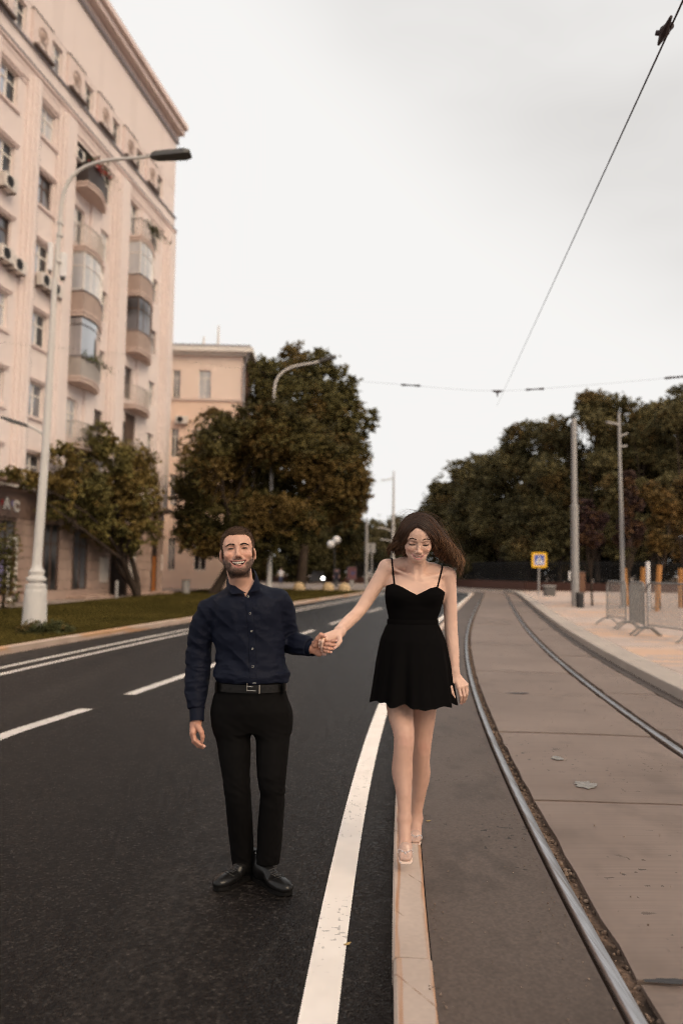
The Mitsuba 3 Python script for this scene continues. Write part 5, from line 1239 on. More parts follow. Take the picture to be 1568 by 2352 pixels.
def f_neck(p):
    d = rc(p, neck0, neck1, .056, .064); d = smin(d, rc(p, neck1, M(520, 1384, 4.05), .050, .03), .04); d = smin(d, rc(p, neck1, M(604, 1378, 4.05), .050, .03), .04)
    for u in (543, 569): d = smin(d, rc(p, hd.world((.045 if u > 550 else -.045, .03, -.075))[0], M(u, 1366, 3.985), .012, .010), .02)
    return smin(d, ell(p, M(560, 1380, 4.03), (.10, .075, .06)), .05)
f_mhead = lambda p: smin(hd.f(p), f_neck(p), .018)
lo, hi = hd.C - [.13, .16, .26], hd.C + [.13, .15, .15]
mh = sdf_mesh(f_mhead, lo, hi, .0026)
chead = hd.colors(mh.vertices, (.52, .295, .215), (.38, .14, .12), (.036, .021, .015))
q_ = hd.local(mh.vertices); 
# hands
m_nails = []
RH = {'wrist': M(*c7(207, 285), 3.985), 'i': [M(*c7(172, 398), 3.955), M(*c7(192, 478), 3.95), M(*c7(238, 515), 3.955), M(*c7(280, 536), 3.962)],
      'm': [M(*c7(165, 410), 3.978), M(*c7(180, 492), 3.975), M(*c7(225, 535), 3.98), M(*c7(270, 552), 3.988)], 'r': [M(*c7(168, 408), 4.0), M(*c7(178, 480), 4.0), M(*c7(222, 520), 4.005), M(*c7(262, 535), 4.01)],
      'p': [M(*c7(176, 402), 4.018), M(*c7(186, 458), 4.02), M(*c7(222, 490), 4.025), M(*c7(252, 505), 4.03)], 't': [M(*c7(222, 335), 3.96), M(*c7(258, 395), 3.945), M(*c7(268, 440), 3.945), M(*c7(266, 480), 3.95)]}
def f_rhand(p):
    d = rc(p, M(455, 1600, 3.99), RH['wrist'], .030, .026)
    for k in 'imrp': d = smin(d, rc(p, RH['wrist'] + np.array([-.004, 0, -.012]), RH[k][0], .021, .0145), .014)
    for k, r in (('i', .0098), ('m', .0102), ('r', .0096), ('p', .0085)): d = smin(d, finger(p, RH[k], [r * 1.15, r, r * .92, r * .82]), .004)
    return smin(d, finger(p, RH['t'], [.017, .0125, .0105, .0095]), .007)
LH = {'wrist': M(*c3(290, 1060), 3.985), 'palm': M(*c3(480, 1060), 3.985), 'thenar': M(*c3(450, 950), 3.965), 'hyp': M(*c3(540, 1230), 3.978),
      't': [M(*c3(430, 960), 3.955), M(*c3(500, 790), 3.935), M(*c3(605, 668), 3.925), M(*c3(715, 705), 3.918)],
      'i': [M(*c3(640, 900), 3.985), M(*c3(880, 885), 3.905), M(*c3(960, 862), 3.898), M(*c3(1065, 850), 3.899)], 'm': [M(*c3(640, 980), 3.985), M(*c3(775, 965), 3.905), M(*c3(890, 975), 3.897), M(*c3(1035, 978), 3.904)],
      'r': [M(*c3(620, 1090), 3.98), M(*c3(735, 1070), 3.908), M(*c3(850, 1092), 3.899), M(*c3(970, 1104), 3.906)], 'p': [M(*c3(600, 1180), 3.975), M(*c3(725, 1160), 3.912), M(*c3(810, 1188), 3.903), M(*c3(900, 1202), 3.908)]}
def f_lhand(p):
    d = rc(p, M(700, 1484, 4.02), LH['wrist'], .030, .026)
    d = smin(d, rc(p, LH['wrist'], LH['palm'], .026, .021), .012); d = smin(d, rc(p, LH['wrist'], LH['thenar'], .022, .021), .012); d = smin(d, rc(p, LH['wrist'], LH['hyp'], .022, .019), .012)
    d = smin(d, rc(p, LH['palm'], LH['i'][0], .018, .013), .01)
    for k, r in (('i', .0086), ('m', .0092), ('r', .0086), ('p', .0078)): d = smin(d, finger(p, LH[k], [r * 1.1, r * 1.03, r, r * .86]), .003)
    return smin(d, finger(p, LH['t'], [.018, .0125, .0112, .0092]), .006)
rh = sdf_mesh(f_rhand, M(430, 1725, 4.08) - [0, .16, 0], M(478, 1640, 4.05), .0022)
lh = sdf_mesh(f_lhand, np.minimum(M(706, 1512, 4.0), M(706, 1512, 3.86)) - [0, .13, .01], M(786, 1448, 4.04) + [.01, 0, .01], .0022)
# rest of the body, coarse, under the clothes
R_EL, L_EL, R_WR, L_WR = M(456, 1512, 4.06), M(660, 1470, 4.12), M(453, 1640, 3.99), M(706, 1486, 4.0)
def f_body(p):
    d = rc(p, M(560, 1390, 4.04), M(572, 1540, 4.03), .09, .085); d = smin(d, ell(p, M(578, 1600, 4.03), (.13, .085, .10)), .05)
    for a in (SH_R, SH_L): d = smin(d, rc(p, M(558, 1385, 4.04), a, .06, .045), .04)
    for a, b, c in ((SH_R, R_EL, R_WR), (SH_L, L_EL, L_WR)): d = smin(d, chain(p, [a, b, c], [.045, .036, .026], .01), .02)
    for h_, k_, a_ in ((M(535, 1640, 4.03), M(544, 1800, 4.0), M(560, 1975, 4.09)), (M(620, 1640, 4.03), M(625, 1790, 3.99), M(616, 1970, 4.03))): d = smin(d, chain(p, [h_, k_, a_], [.07, .045, .033], .02), .04)
    return smin(d, rc(p, neck1, M(560, 1390, 4.04), .05, .06), .03)
bd = sdf_mesh(f_body, (-.85, 3.85, -.1), (-.10, 4.25, 1.42), .014)
ms = [mh, rh, lh, bd]; hand_c = lambda m, s=3: np.array((.48, .25, .18)) * (.86 + .28 * fb3(m.vertices, 55, 3, s))[:, None] * np.array([1.0, .97, .95])
obj('body', cat(ms), 'm_skin', man, smooth=True, color=np.vstack([chead, hand_c(rh), hand_c(lh), np.full((len(bd.vertices), 3), .3)]))
hd.extras(man, (.06, .05, .035), 'm_lash', .0036, 'm_lash')
obj('tongue', tm(*(lambda s_: (hd.world(s_.vertices * [.020, .018, .006] + [0, -.062, hd.zm - .0165]), s_.faces))(trimesh.creation.icosphere(subdivisions=2))), 'm_nail', man, smooth=True)
for k, fc in (('i', (0, -1, .2)), ('t', (.35, -1, 0))): nail(RH[k][-1], RH[k][-2], fc, .0085, man)
nail(LH['t'][-1], LH['t'][-2], (0, -.8, .6), .009, man)
for k in 'imrp': nail(LH[k][-1], LH[k][-2], (.1, -1, .15), .0074, man)
# hair: a short cap with combed strands
def hl(y): return np.interp(y, [-.11, -.085, -.072, -.058, -.046, -.036, -.026, -.012, .0, .03, .05, .09], [.073, .073, .067, .052, .012, -.022, -.040, -.042, .004, .0, -.045, -.06])
def f_hair(p):
    q = hd.local(p); ax = np.abs(q[:, 0]); hlx = hl(q[:, 1]) + np.where(q[:, 1] < -.04, .009 * np.exp(-((ax - .047) / .014) ** 2) - .003 * np.exp(-(ax / .02) ** 2), 0) + .006 * (fb3(q, 160, 2, 9) - .5)
    th = np.interp(q[:, 2], [-.05, .0, .05, .085, .12], [.002, .0035, .0055, .008, .009])
    d = np.minimum(ell(np.c_[ax, q[:, 1:]], (0, .010, .034), (.0765, .098, .086)), smin(ell(q, (0, -.030, .030), (.066, .060, .066)), ell(q, (0, .01, -.01), (.070, .085, .08)), .02)) - th
    d = d - .0022 * (fb3(q, (260, 60, 150), 3, 4) - .5) * 2
    return smax(d, hlx - q[:, 2], .004) * hd.sc
hm = sdf_mesh(f_hair, hd.C - [.11, .13, .10], hd.C + [.11, .14, .16], .003)
t_ = fb3(hd.local(hm.vertices), (300, 90, 200), 3, 6)[:, None]; obj('hair', hm, 'm_man_hair', man, smooth=True, color=np.array([.024, .013, .008]) * (1 - t_) + np.array([.085, .046, .027]) * t_)
g_ = np.random.default_rng(5); sv = []
vi = g_.choice(len(hm.vertices), 2600); vn = hm.vertex_normals[vi]; hv = hm.vertices[vi]; ql = hd.local(hv)
for a, n_, l_ in zip(hv, vn, ql):
    if l_[2] < .03: continue
    d = hd.R @ np.array([.35 + .9 * l_[0] * 6, -.35 - .2 * g_.random(), .45]); d = d - n_ * (d @ n_) * .75; d = d / np.linalg.norm(d) * g_.uniform(.010, .018) * np.clip((l_[2] - .0) / .07, .3, 1) * (.45 if abs(l_[0]) > .060 else 1); sv.append(tube([a - n_ * .001, a + d * .55 + n_ * .0012, a + d + n_ * g_.uniform(.0003, .0016)], [.00075, .00065, .0003], 3, False))
sm = cat(sv); obj('hair_strands', sm, 'm_man_hair', man, kind='stuff', color=np.array([.062, .036, .023]) * np.repeat(g_.uniform(.4, 1.5, len(sv)), 9)[:, None])
# stubble and beard hairs
bv = []; w_ = np.clip(1 - chead.mean(1) / .16, 0, 1); cand = np.nonzero((w_ > .25) & (q_[:, 1] < .02) & (q_[:, 2] < -.03) & (q_[:, 2] > -.14))[0]
mn = mh.vertex_normals
for i in g_.choice(cand, 3000):
    n_ = mn[i]; d = hd.R @ np.array([q_[i, 0] * 3, -.1, -1.0]); d = d - n_ * (d @ n_) * .8; d = d / np.linalg.norm(d); p0 = mh.vertices[i] + g_.normal(0, .0009, 3); bv.append(tube([p0 - n_ * .0006, p0 + d * g_.uniform(.0018, .0036) + n_ * .0006], [.00040, .0002], 3, False))
obj('beard', cat(bv), 'm_lash', man, kind='stuff')

# shirt
zof = lambda v, y=MY: at(570, v, y)[2]
def sec(v, u0, u1, d, y): a, b = M(u0, v, y), M(u1, v, y); return [(a[2] + b[2]) / 2, a[0], b[0], d, y]
SHIRT = np.array([sec(1384, 497, 632, .098, 4.045), sec(1402, 491, 641, .115, 4.035), sec(1424, 486, 647, .122, 4.025), sec(1459, 489, 650, .120, 4.02), sec(1501, 497, 651, .112, 4.015), sec(1530, 494, 656, .113, 4.01), sec(1552, 491, 664, .116, 4.005), sec(1563, 498, 660, .110, 4.005)])
arm_r = ([SH_R, M(463, 1445, 4.045), M(456, 1512, 4.06), M(451.5, 1580, 4.03), M(452, 1628, 3.995)], [.052, .058, .061, .056, .040])
arm_l = ([SH_L, M(655, 1425, 4.085), M(663, 1471, 4.12), M(690, 1482, 4.04), M(712, 1488.5, 3.99)], [.052, .057, .057, .053, .043])
def f_shirt0(p):
    d = loft(p, SHIRT)
    for a in (SH_R, SH_L): d = smin(d, rc(p, M(558, 1355, 4.045), a, .060, .047), .045)
    d = smin(d, rc(p, M(535, 1400, 3.985), M(603, 1396, 3.985), .075, .075), .06)
    d = smin(d, chain(p, *arm_r, .02), .030); d = smin(d, chain(p, *arm_l, .02), .030)
    return d
elb = [arm_r[0][2], arm_l[0][2], arm_r[0][3], arm_l[0][3]]
def f_shirt(p):
    d = f_shirt0(p)
    w = np.clip(sum(np.exp(-((np.linalg.norm(p - e, axis=1)) / .11) ** 2) for e in elb), 0, 1)
    hem = np.exp(-((p[:, 2] - SHIRT[-2, 0]) / .09) ** 2)
    r1 = 1 - np.abs(2 * fb3(p + .03 * fb3(p, 9, 2, 3)[:, None], (9, 9, 30), 2, 11) - 1); r2 = 1 - np.abs(2 * fb3(p[:, [0, 2, 1]] @ rot(0, 0, 0), (16, 22, 10), 2, 17) - 1)
    diag = 1 - np.abs(2 * meshkit.noise(np.c_[(p[:, 0] * .8 + p[:, 2]) * 17, (p[:, 0] - p[:, 2]) * 4, p[:, 1] * 6], 23) - 1)
    d = d - (.0130 * (r1 - .6) * np.clip(w + hem * .9, .15, 1) + 0.0055 * (r2 - .6) + .0110 * (diag - .55) * np.clip(1 - w, .2, 1))
    cuffr = (p - arm_r[0][-1]) @ ((lambda v: v / np.linalg.norm(v))(arm_r[0][-1] - arm_r[0][-2])); cuffl = (p - arm_l[0][-1]) @ ((lambda v: v / np.linalg.norm(v))(arm_l[0][-1] - arm_l[0][-2]))
    near_r = np.linalg.norm(p - arm_r[0][-1], axis=1) < .10; near_l = np.linalg.norm(p - arm_l[0][-1], axis=1) < .10
    d = np.where(near_r, smax(d, cuffr - .001, .004), d); d = np.where(near_l, smax(d, cuffl - .001, .004), d)
    vq = p - M(561, 1352, 4.03); hole = np.sqrt((vq[:, 0] / .066) ** 2 + ((vq[:, 1]) / .075) ** 2) - 1; hole = np.maximum(hole * .066, -(vq[:, 2] + .005))
    vv = np.maximum(np.abs(p[:, 0] - M(562, 1370)[0] - .01) * 1.0 - .40 * (p[:, 2] - M(569, 1372)[2]), p[:, 1] - 4.03); vv = np.maximum(vv, M(569, 1373)[2] - p[:, 2])
    d = smax(d, -hole, .006); return smax(d, -vv * .8, .004)
sh = sdf_mesh(f_shirt, M(424, 1665, 4.2) - [.03, .33, 0], np.maximum(M(725, 1330, 4.2), M(725, 1330, 3.9)) + [.03, .1, .05], .0050)
obj('shirt', sh, 'm_shirt', man, smooth=True)
def cuff(c, prev, r0, r1, L, name='cuff'):
    d = c - prev; d /= np.linalg.norm(d)
    obj(name, cat([tube([c - d * .006, c, c + d * L], [r0 * .96, r0, r1], 24, False), tube([c + d * L, c - d * .006], [r1 * .93, r0 * .9], 24, False), tube([c + d * (L - .001), c + d * L], [r1, r1 * .93], 24, False)]), 'm_shirt', man, smooth=50)
cuff(arm_r[0][-1], arm_r[0][-2], .0370, .0350, M(452, 1658, 3.99)[2] * 0 + .062); cuff(arm_l[0][-1] - .012 * (lambda v: v / np.linalg.norm(v))(arm_l[0][-1] - arm_l[0][-2]), arm_l[0][-2], .0410, .0370, .040)
# collar
def flap(inner, outer, t=.0035):
    a, b = spline(inner, 12), spline(outer, 12); rows = [a * (1 - s_) + b * s_ for s_ in np.linspace(0, 1, 6)]; bul = np.sin(np.linspace(0, 1, 6) * np.pi) * .004
    V = np.array([r + [0, -bu, 0] for r, bu in zip(rows, bul)]); n, m = V.shape[:2]; i = np.arange(n * m).reshape(n, m)
    q = np.stack([i[:-1, :-1].ravel(), i[1:, :-1].ravel(), i[1:, 1:].ravel(), i[:-1, 1:].ravel()], 1); V = V.reshape(-1, 3); N_q = np.array([0, t, 0]); Vb = V + N_q
    rim = np.r_[i[0, :], i[1:, -1], i[-1, -2::-1], i[-2:0:-1, 0]]; k = len(V); L = len(rim); r2 = np.roll(rim, -1)
    return tm(np.vstack([V, Vb]), np.vstack([q, q[:, ::-1] + k, np.stack([rim, r2, r2 + k, rim + k], 1)]))
C5 = lambda x, y, d: M(*c5(x, y), d)
obj('collar', flap([C5(428, 556, 4.06), C5(448, 610, 3.99), C5(500, 662, 3.945), C5(572, 704, 3.925)], [C5(412, 600, 4.06), C5(414, 650, 3.98), C5(436, 690, 3.925), C5(456, 714, 3.905)]), 'm_shirt', man, smooth=50)
obj('collar', flap([C5(632, 512, 4.06), C5(645, 560, 4.0), C5(628, 630, 3.945), C5(586, 704, 3.925)], [C5(650, 530, 4.06), C5(672, 585, 3.985), C5(684, 640, 3.93), C5(687, 680, 3.905)]), 'm_shirt', man, smooth=50)
ca = [C5(428, 556, 4.06), C5(470, 520, 4.105), C5(535, 500, 4.12), C5(600, 495, 4.10), C5(632, 512, 4.06)]; cb_ = [C5(412, 600, 4.06), C5(462, 570, 4.12), C5(535, 555, 4.14), C5(610, 545, 4.12), C5(650, 530, 4.06)]
obj('collar_band', flap(ca, cb_), 'm_shirt', man, smooth=50)
# placket and buttons laid on the shirt front
def on_shirt(x, z, lift):
    x, z = np.atleast_1d(x).astype(float), np.atleast_1d(z).astype(float); y = np.full(x.shape, 3.75)
    for _ in range(40): y = y + .8 * f_shirt(np.c_[x, y, z])
    return np.c_[x, y - lift, z]
bl = np.array([M(*c5(x, y), 3.9) for x, y in ((583, 718), (605, 870), (617, 1015), (624, 1160), (628, 1305), (632, 1400))])
zz_ = np.linspace(bl[0, 2], bl[-1, 2], 40); xx_ = np.interp(-zz_, -bl[:, 2], bl[:, 0])
Lp, Rp = on_shirt(xx_ - .016, zz_, .0035), on_shirt(xx_ + .016, zz_, .0035); Li, Ri = on_shirt(xx_ - .017, zz_, -.004), on_shirt(xx_ + .017, zz_, -.004)
V = np.vstack([Li, Lp, Rp, Ri]); k = np.arange(39); obj('placket', tm(V, np.vstack([np.stack([k + 40 * r_, k + 40 * (r_ + 1), k + 40 * (r_ + 1) + 1, k + 40 * r_ + 1], 1) for r_ in range(3)])), 'm_shirt', man, smooth=50)
for x, y in ((583, 735), (605, 872), (617, 1016), (625, 1161), (629, 1306)):
    c = M(*c5(x, y), 3.9); c = on_shirt(c[0], c[2], .0055)[0]; b_ = trimesh.creation.cylinder(.0058, .0028, sections=16); b_.apply_transform(trimesh.transformations.rotation_matrix(math.pi / 2, [1, 0, 0])); b_.vertices += c
    k_ = obj('button', b_, 'm_button', man, smooth=40); t2 = trimesh.creation.torus(.0047, .0008, major_sections=14, minor_sections=5); t2.apply_transform(trimesh.transformations.rotation_matrix(math.pi / 2, [1, 0, 0])); t2.vertices += c - [0, .0016, 0]; obj('rim', t2, 'm_steel', k_, smooth=True)
# trousers, belt, shoes
TR = np.array([sec(1561, 497, 655, .100, 4.0), sec(1585, 495, 657, .103, 4.005), sec(1606, 489, 662, .110, 4.01), sec(1630, 486, 668, .118, 4.015), sec(1650, 489, 667, .112, 4.02), sec(1676, 496, 661, .092, 4.02)])
leg_r = ([M(531, 1655, 4.02), M(538.5, 1728, 4.0), M(543, 1790, 3.985), M(544.5, 1808, 3.985), M(551, 1887, 4.03), M(556, 1955, 4.075), M(559.5, 1988, 4.085)], [.088, .080, .066, .064, .062, .057, .052])
leg_l = ([M(625, 1655, 4.02), M(625.4, 1728, 3.99), M(624, 1785, 3.965), M(626, 1819, 3.97), M(622, 1887, 4.0), M(617, 1955, 4.025), M(614.5, 1980, 4.03)], [.088, .080, .069, .060, .063, .060, .055])
def f_tr(p):
    d = loft(p, TR); d = smin(d, smin(chain(p, *leg_r, .02), chain(p, *leg_l, .02), .012), .055)
    kn = np.exp(-((p[:, 2] - leg_r[0][3][2]) / .06) ** 2) + np.exp(-((p[:, 2] - leg_r[0][-1][2]) / .09) ** 2) + .5 * np.exp(-((p[:, 2] - TR[-1, 0]) / .08) ** 2)
    dg = np.c_[p[:, 0] * 9, p[:, 1] * 9, (p[:, 2] + .55 * np.abs(p[:, 0] - .0) * 0 + .5 * p[:, 0]) * 24]; r1 = 1 - np.abs(2 * meshkit.fbm(dg, 2, 31) - 1); r2 = 1 - np.abs(2 * fb3(p, (22, 14, 9), 2, 37) - 1); d = d - (.0085 * (r1 - .6) * np.clip(kn, .0, 1) + .0035 * (r2 - .6))
    for c, v in ((leg_r[0], 1), (leg_l[0], 1)): 
        nr = np.linalg.norm(p - c[-1], axis=1) < .09; cut = c[-1][2] - .012 - p[:, 2] - .18 * (p[:, 1] - c[-1][1]); d = np.where(nr, smax(d, cut, .006), d)
    return smax(d, p[:, 2] - TR[0, 0] * 0 - max(TR[:, 0]) + .004, .004)
trm = sdf_mesh(f_tr, M(478, 2010, 4.2) - [.02, .36, .03], M(676, 1550, 4.2) + [.03, .05, .03], .0055)
obj('trousers', trm, 'm_trousers', man, smooth=True)
zb0, zb1 = M(575, 1585)[2], M(575, 1567)[2]
def ring(z, u0, u1, dpt, yc, e, n=48): 
    a, b = M(u0, 1575)[0], M(u1, 1575)[0]; t = np.linspace(0, 2 * np.pi, n, endpoint=False); return np.c_[(a + b) / 2 + ((b - a) / 2 + e) * np.cos(t), yc + (dpt + e) * np.sin(t), np.full(n, z)]
rb_ = [ring(zb0, 496, 656, .104, 4.003, e) if i < 2 else ring(zb1, 497, 655, .103, 4.003, e) for i, e in enumerate((.002, .007, .007, .002))]; n_ = 48; k = np.arange(n_)
obj('belt', tm(np.vstack(rb_), np.vstack([np.stack([k + n_ * r_, (k + 1) % n_ + n_ * r_, (k + 1) % n_ + n_ * ((r_ + 1) % 4), k + n_ * ((r_ + 1) % 4)], 1) for r_ in range(4)])), 'm_leather', man, smooth=50)
bc = M(*c5(622, 1474), 3.889); hw, hh = .026, .019
obj('buckle', cat([tube([bc + [-hw, .004, -hh], bc + [-hw, 0, hh]], .0032, 8), tube([bc + [-hw, 0, hh], bc + [hw * .7, 0, hh]], .0026, 8), tube([bc + [-hw, .0, -hh], bc + [hw * .7, 0, -hh]], .0026, 8), tube([bc + [hw * .1, -.002, 0], bc + [-hw, -.002, .001]], .002, 6)]), 'm_steel', man, smooth=50)
obj('belt_loop', cat([box(bc[0] + .032, bc[0] + .039, bc[1] - .004, bc[1] + .006, zb0 - .002, zb1 + .002, .002)]), 'm_steel', man)
for u in (499.5, 653): c = M(u, 1576, 3.985); obj('belt_loop', box(c[0] - .004, c[0] + .004, c[1] - .06, c[1] - .03, zb0 - .006, zb1 + .006, .002), 'm_trousers', man)
def shoe(heel, toe, label_z, ank):
    heel, toe = np.array([*heel, ROAD]), np.array([*toe, ROAD]); d = toe - heel; L = np.linalg.norm(d); d /= L; sd = np.array([d[1], -d[0], 0]); up_ = np.array([0, 0, 1.0]); W = lambda s, o, z: heel + d * s * L + sd * o + up_ * z
    def f(p):
        q = p - heel; s, o, z = q @ d, q @ sd, q[:, 2]; e = np.c_[s, o, z]
        dd = ell(e, (.045, 0, .050), (.055, .036, .052)); dd = smin(dd, rc(e, (.05, 0, .075), (.12, 0, .060), .036, .034), .02)
        dd = smin(dd, ell(e, (L - .085, .003, .036), (.085, .047, .032)), .03); dd = smin(dd, ell(e, (L - .045, .003, .030), (.052, .039, .026)), .02); dd = smin(dd, rc(e, (.045, 0, .07), (.035, 0, .12), .036, .034), .02)
        return smax(smax(dd, .016 - z, .004), z - .135, .004)
    m = sdf_mesh(f, np.minimum(heel, toe) - [.07, .07, -.0], np.maximum(heel, toe) + [.07, .07, .15], .003); k = obj('shoe', m, 'm_leather', man, smooth=True)
    out = [(-.008, 0), (.01, .030), (.06, .036), (.12, .036), (L - .09, .049), (L - .03, .042), (L + .004, .012), (L + .006, -.004), (L - .03, -.036), (L - .09, -.043), (.12, -.030), (.06, -.034), (.01, -.028)]
    po = Polygon(spline(out + [out[0]], 50)); s_ = prism(po, 0, .019); lowm = s_.vertices.copy(); z_ = lowm[:, 2] + .004 * np.clip((lowm[:, 0] - L + .06) / .06, 0, 1); pts = heel + lowm[:, :1] * d + lowm[:, 1:2] * sd + z_[:, None] * up_
    obj('sole', tm(pts, s_.faces[:, ::-1]), 'm_leather', k)
    def top(s, o):
        z = .16
        for _ in range(40): z = z - .8 * f(np.array([W(s, o, z)]))[0]
        return W(s, o, z + .0015)
    for i, s in enumerate(np.linspace(.50, .66, 5)): obj('lace', tube([top(s, -.020), top(s + .01, -.008), top(s + .01, .008), top(s, .020)], .0018, 5), 'm_bin', k)
    obj('welt', tube([top(.70, -.036), top(.74, -.02), top(.755, 0), top(.74, .02), top(.70, .036)], .0013, 5), 'm_leather', k)
shoe((-.415, 4.135), (-.578, 3.905), 0, None); shoe((-.405, 4.075), (-.222, 3.865), 0, None)

# ------------------------------------------------------------------ the woman
mat('m_dress', P_(lambda p, n, uv: MIX((.0018, .0015, .0016), (.0035, .0030, .0032), N_(p.x * 800, p.y * 800, p.z * 800))), .85, .06, sheen=.02)
mat('m_hair', VC, .48, .22)
mat('m_clear', (.72, .58, .50), .10, .6, clearcoat=1.0)
mat('m_crystal', (.78, .76, .76), .12, .6, .8)
mat('m_gold', (.85, .62, .35), .2, .5, 1.0)
WY = 4.28
W_ = lambda u, v, y=WY: at(u, v, y)
woman = thing('person', 'smiling woman with long brown hair in a short black strap dress walking on the kerb', 'person')
c6 = lambda x, y: (759.5 + x * .23433, 1139.25 + y * .23433)
c8 = lambda x, y: (820.75 + x * .19267, 1592.5 + y * .19267)
z2 = lambda x, y: (875.9 + .125 * x, 1163.75 + .125 * y)
z4 = lambda x, y: (1004.5 + x * .0625, 1519 + y * .0625)
wh = Head(W_(962, 1249.5, 4.12), 23, 0, 1.5, 1.0, False, 1.10)
wn0, wn1 = wh.world((0, .026, -.075))[0], W_(958, 1307, 4.30)
WSR, WSL = W_(888, 1303, 4.30), W_(1028, 1321, 4.30)
secw = lambda v, u0, u1, d, y=4.30: (lambda a, b: [(a[2] + b[2]) / 2, a[0], b[0], d, y])(W_(u0, v, y), W_(u1, v, y))
TORSO = np.array([secw(1318, 902, 1014, .060, 4.31), secw(1333, 889, 1022, .080, 4.305), secw(1350, 886, 1021, .092), secw(1372, 886, 1017, .100, 4.295), secw(1395, 889, 1011, .096), secw(1429, 895, 1001, .086), secw(1470, 884, 1014, .10), secw(1520, 876, 1024, .11)])
WR = {'arm': ([WSR, W_(855, 1358, 4.29), W_(823, 1406, 4.25), W_(800, 1428, 4.16), W_(779, 1450, 4.05)], [.042, .0385, .0335, .033, .0245])}
WL = {'arm': ([WSL, W_(1033, 1380, 4.31), W_(1035, 1437, 4.31), W_(1039, 1490, 4.29), W_(1043, 1542, 4.27)], [.042, .0375, .0355, .0340, .0245])}
WLEG_R = ([W_(917, 1600, 4.26), W_(920, 1645, 4.22), W_(927.5, 1692, 4.13), W_(927, 1712, 4.115), W_(924.5, 1742, 4.11), W_(923.5, 1768, 4.11), W_(927, 1823, 4.07), W_(928.5, 1880, 4.035)], [.075, .066, .053, .0515, .0495, .0525, .039, .0295])
WLEG_L = ([W_(974, 1600, 4.34), W_(973, 1645, 4.35), W_(968.5, 1706, 4.35), W_(967.5, 1724, 4.355), W_(966, 1750, 4.37), W_(966.5, 1772, 4.39), W_(961, 1826, 4.42), W_(955.5, 1878, 4.435)], [.075, .064, .052, .050, .0475, .049, .038, .0285])
def f_trunk(p):
    d = loft(p, TORSO); d = smin(d, rc(p, wn0, wn1, .0475, .050), .03)
    for a, b in ((WSR, W_(926, 1295, 4.315)), (WSL, W_(994, 1309, 4.315))): d = smin(d, rc(p, wn1 + [0, .01, .01], b, .040, .034), .03); d = smin(d, rc(p, b, a, .034, .038), .025)
    for x in (917, 985): d = smin(d, ell(p, W_(x, 1366, 4.245), (.060, .050, .052)), .035)
    for a, b in ((WSR, W_(952, 1329, 4.235)), (WSL, W_(967, 1330, 4.235))): d = smin(d, rc(p, a + [0, -.028, .006], b, .009, .0085), .022)      # collar bones
    for sx in (-1, 1): d = smin(d, rc(p, wh.world((sx * .045, .03, -.055))[0], W_(960 + sx * 5, 1327, 4.245), .011, .008), .022)
    return d
def f_limbs(p): 
    d = None
    for c in (WR['arm'], WL['arm']): e = chain(p, *c, .03); d = e if d is None else np.minimum(d, e)
    return d
f_wtop = lambda p: smin(smin(f_trunk(p), f_limbs(p), .024), wh.f(p), .014)
whead = sdf_mesh(f_wtop, wh.C - [.105, .13, .16], wh.C + [.105, .14, .15], .0025)
cutz = wh.C[2] - .145
# hands
HL = {'wrist': W_(*z4(600, 400), 4.27), 'i': [W_(*z4(770, 960), 4.235), W_(*z4(850, 1265), 4.225), W_(*z4(850, 1420), 4.24), W_(*z4(848, 1525), 4.255)], 'm': [W_(*z4(900, 930), 4.248), W_(*z4(980, 1270), 4.240), W_(*z4(945, 1430), 4.26), W_(*z4(900, 1540), 4.28)],
      'r': [W_(*z4(1000, 900), 4.265), W_(*z4(1068, 1205), 4.262), W_(*z4(1030, 1380), 4.28), W_(*z4(980, 1500), 4.30)], 'p': [W_(*z4(1052, 860), 4.285), W_(*z4(1095, 1085), 4.285), W_(*z4(1085, 1220), 4.30), W_(*z4(1040, 1350), 4.31)],
      't': [W_(*z4(500, 740), 4.25), W_(*z4(478, 950), 4.23), W_(*z4(545, 1170), 4.225), W_(*z4(618, 1350), 4.23)]}
def f_hl(p):
    d = chain(p, WL['arm'][0][2:], WL['arm'][1][2:], .02); d = smin(d, rc(p, WL['arm'][0][-1], HL['wrist'], .0245, .022), .02)
    for k in 'imrp': d = smin(d, rc(p, HL['wrist'] + [0, 0, -.008], HL[k][0], .0185, .0128), .014)
    d = smin(d, rc(p, HL['wrist'], HL['t'][0], .019, .016), .014)
    for k, r in (('i', .0083), ('m', .0085), ('r', .0080), ('p', .0070)): d = smin(d, finger(p, HL[k], [r * 1.18, r * 1.02, r * .88, r * .74]), .0035)
    return smin(d, finger(p, HL['t'], [.0150, .0108, .0090, .0072]), .005)
HR = {'wrist': W_(*c3(1235, 560), 4.03), 'i': W_(*c3(735, 690), 3.955), 'kn': [W_(*c3(735, 690), 3.955), W_(*c3(760, 800), 3.945), W_(*c3(760, 930), 3.945), W_(*c3(800, 1030), 3.955)],
      'f1': [W_(*c3(660, 760), 3.945), W_(*c3(575, 850), 3.925), W_(*c3(560, 950), 3.925), W_(*c3(558, 1035), 3.93)], 'f2': [W_(*c3(700, 770), 3.925), W_(*c3(645, 890), 3.908), W_(*c3(638, 1040), 3.915), W_(*c3(642, 1170), 3.925)],
      'f3': [W_(*c3(740, 900), 3.955), W_(*c3(690, 1050), 3.94), W_(*c3(672, 1180), 3.935), W_(*c3(672, 1265), 3.938)], 'f4': [W_(*c3(790, 1000), 3.955), W_(*c3(760, 1130), 3.94), W_(*c3(740, 1200), 3.935), W_(*c3(738, 1258), 3.938)],
      't': [W_(*c3(1150, 720), 3.99), W_(*c3(1195, 850), 3.945), W_(*c3(1130, 965), 3.915), W_(*c3(1035, 1060), 3.905)]}
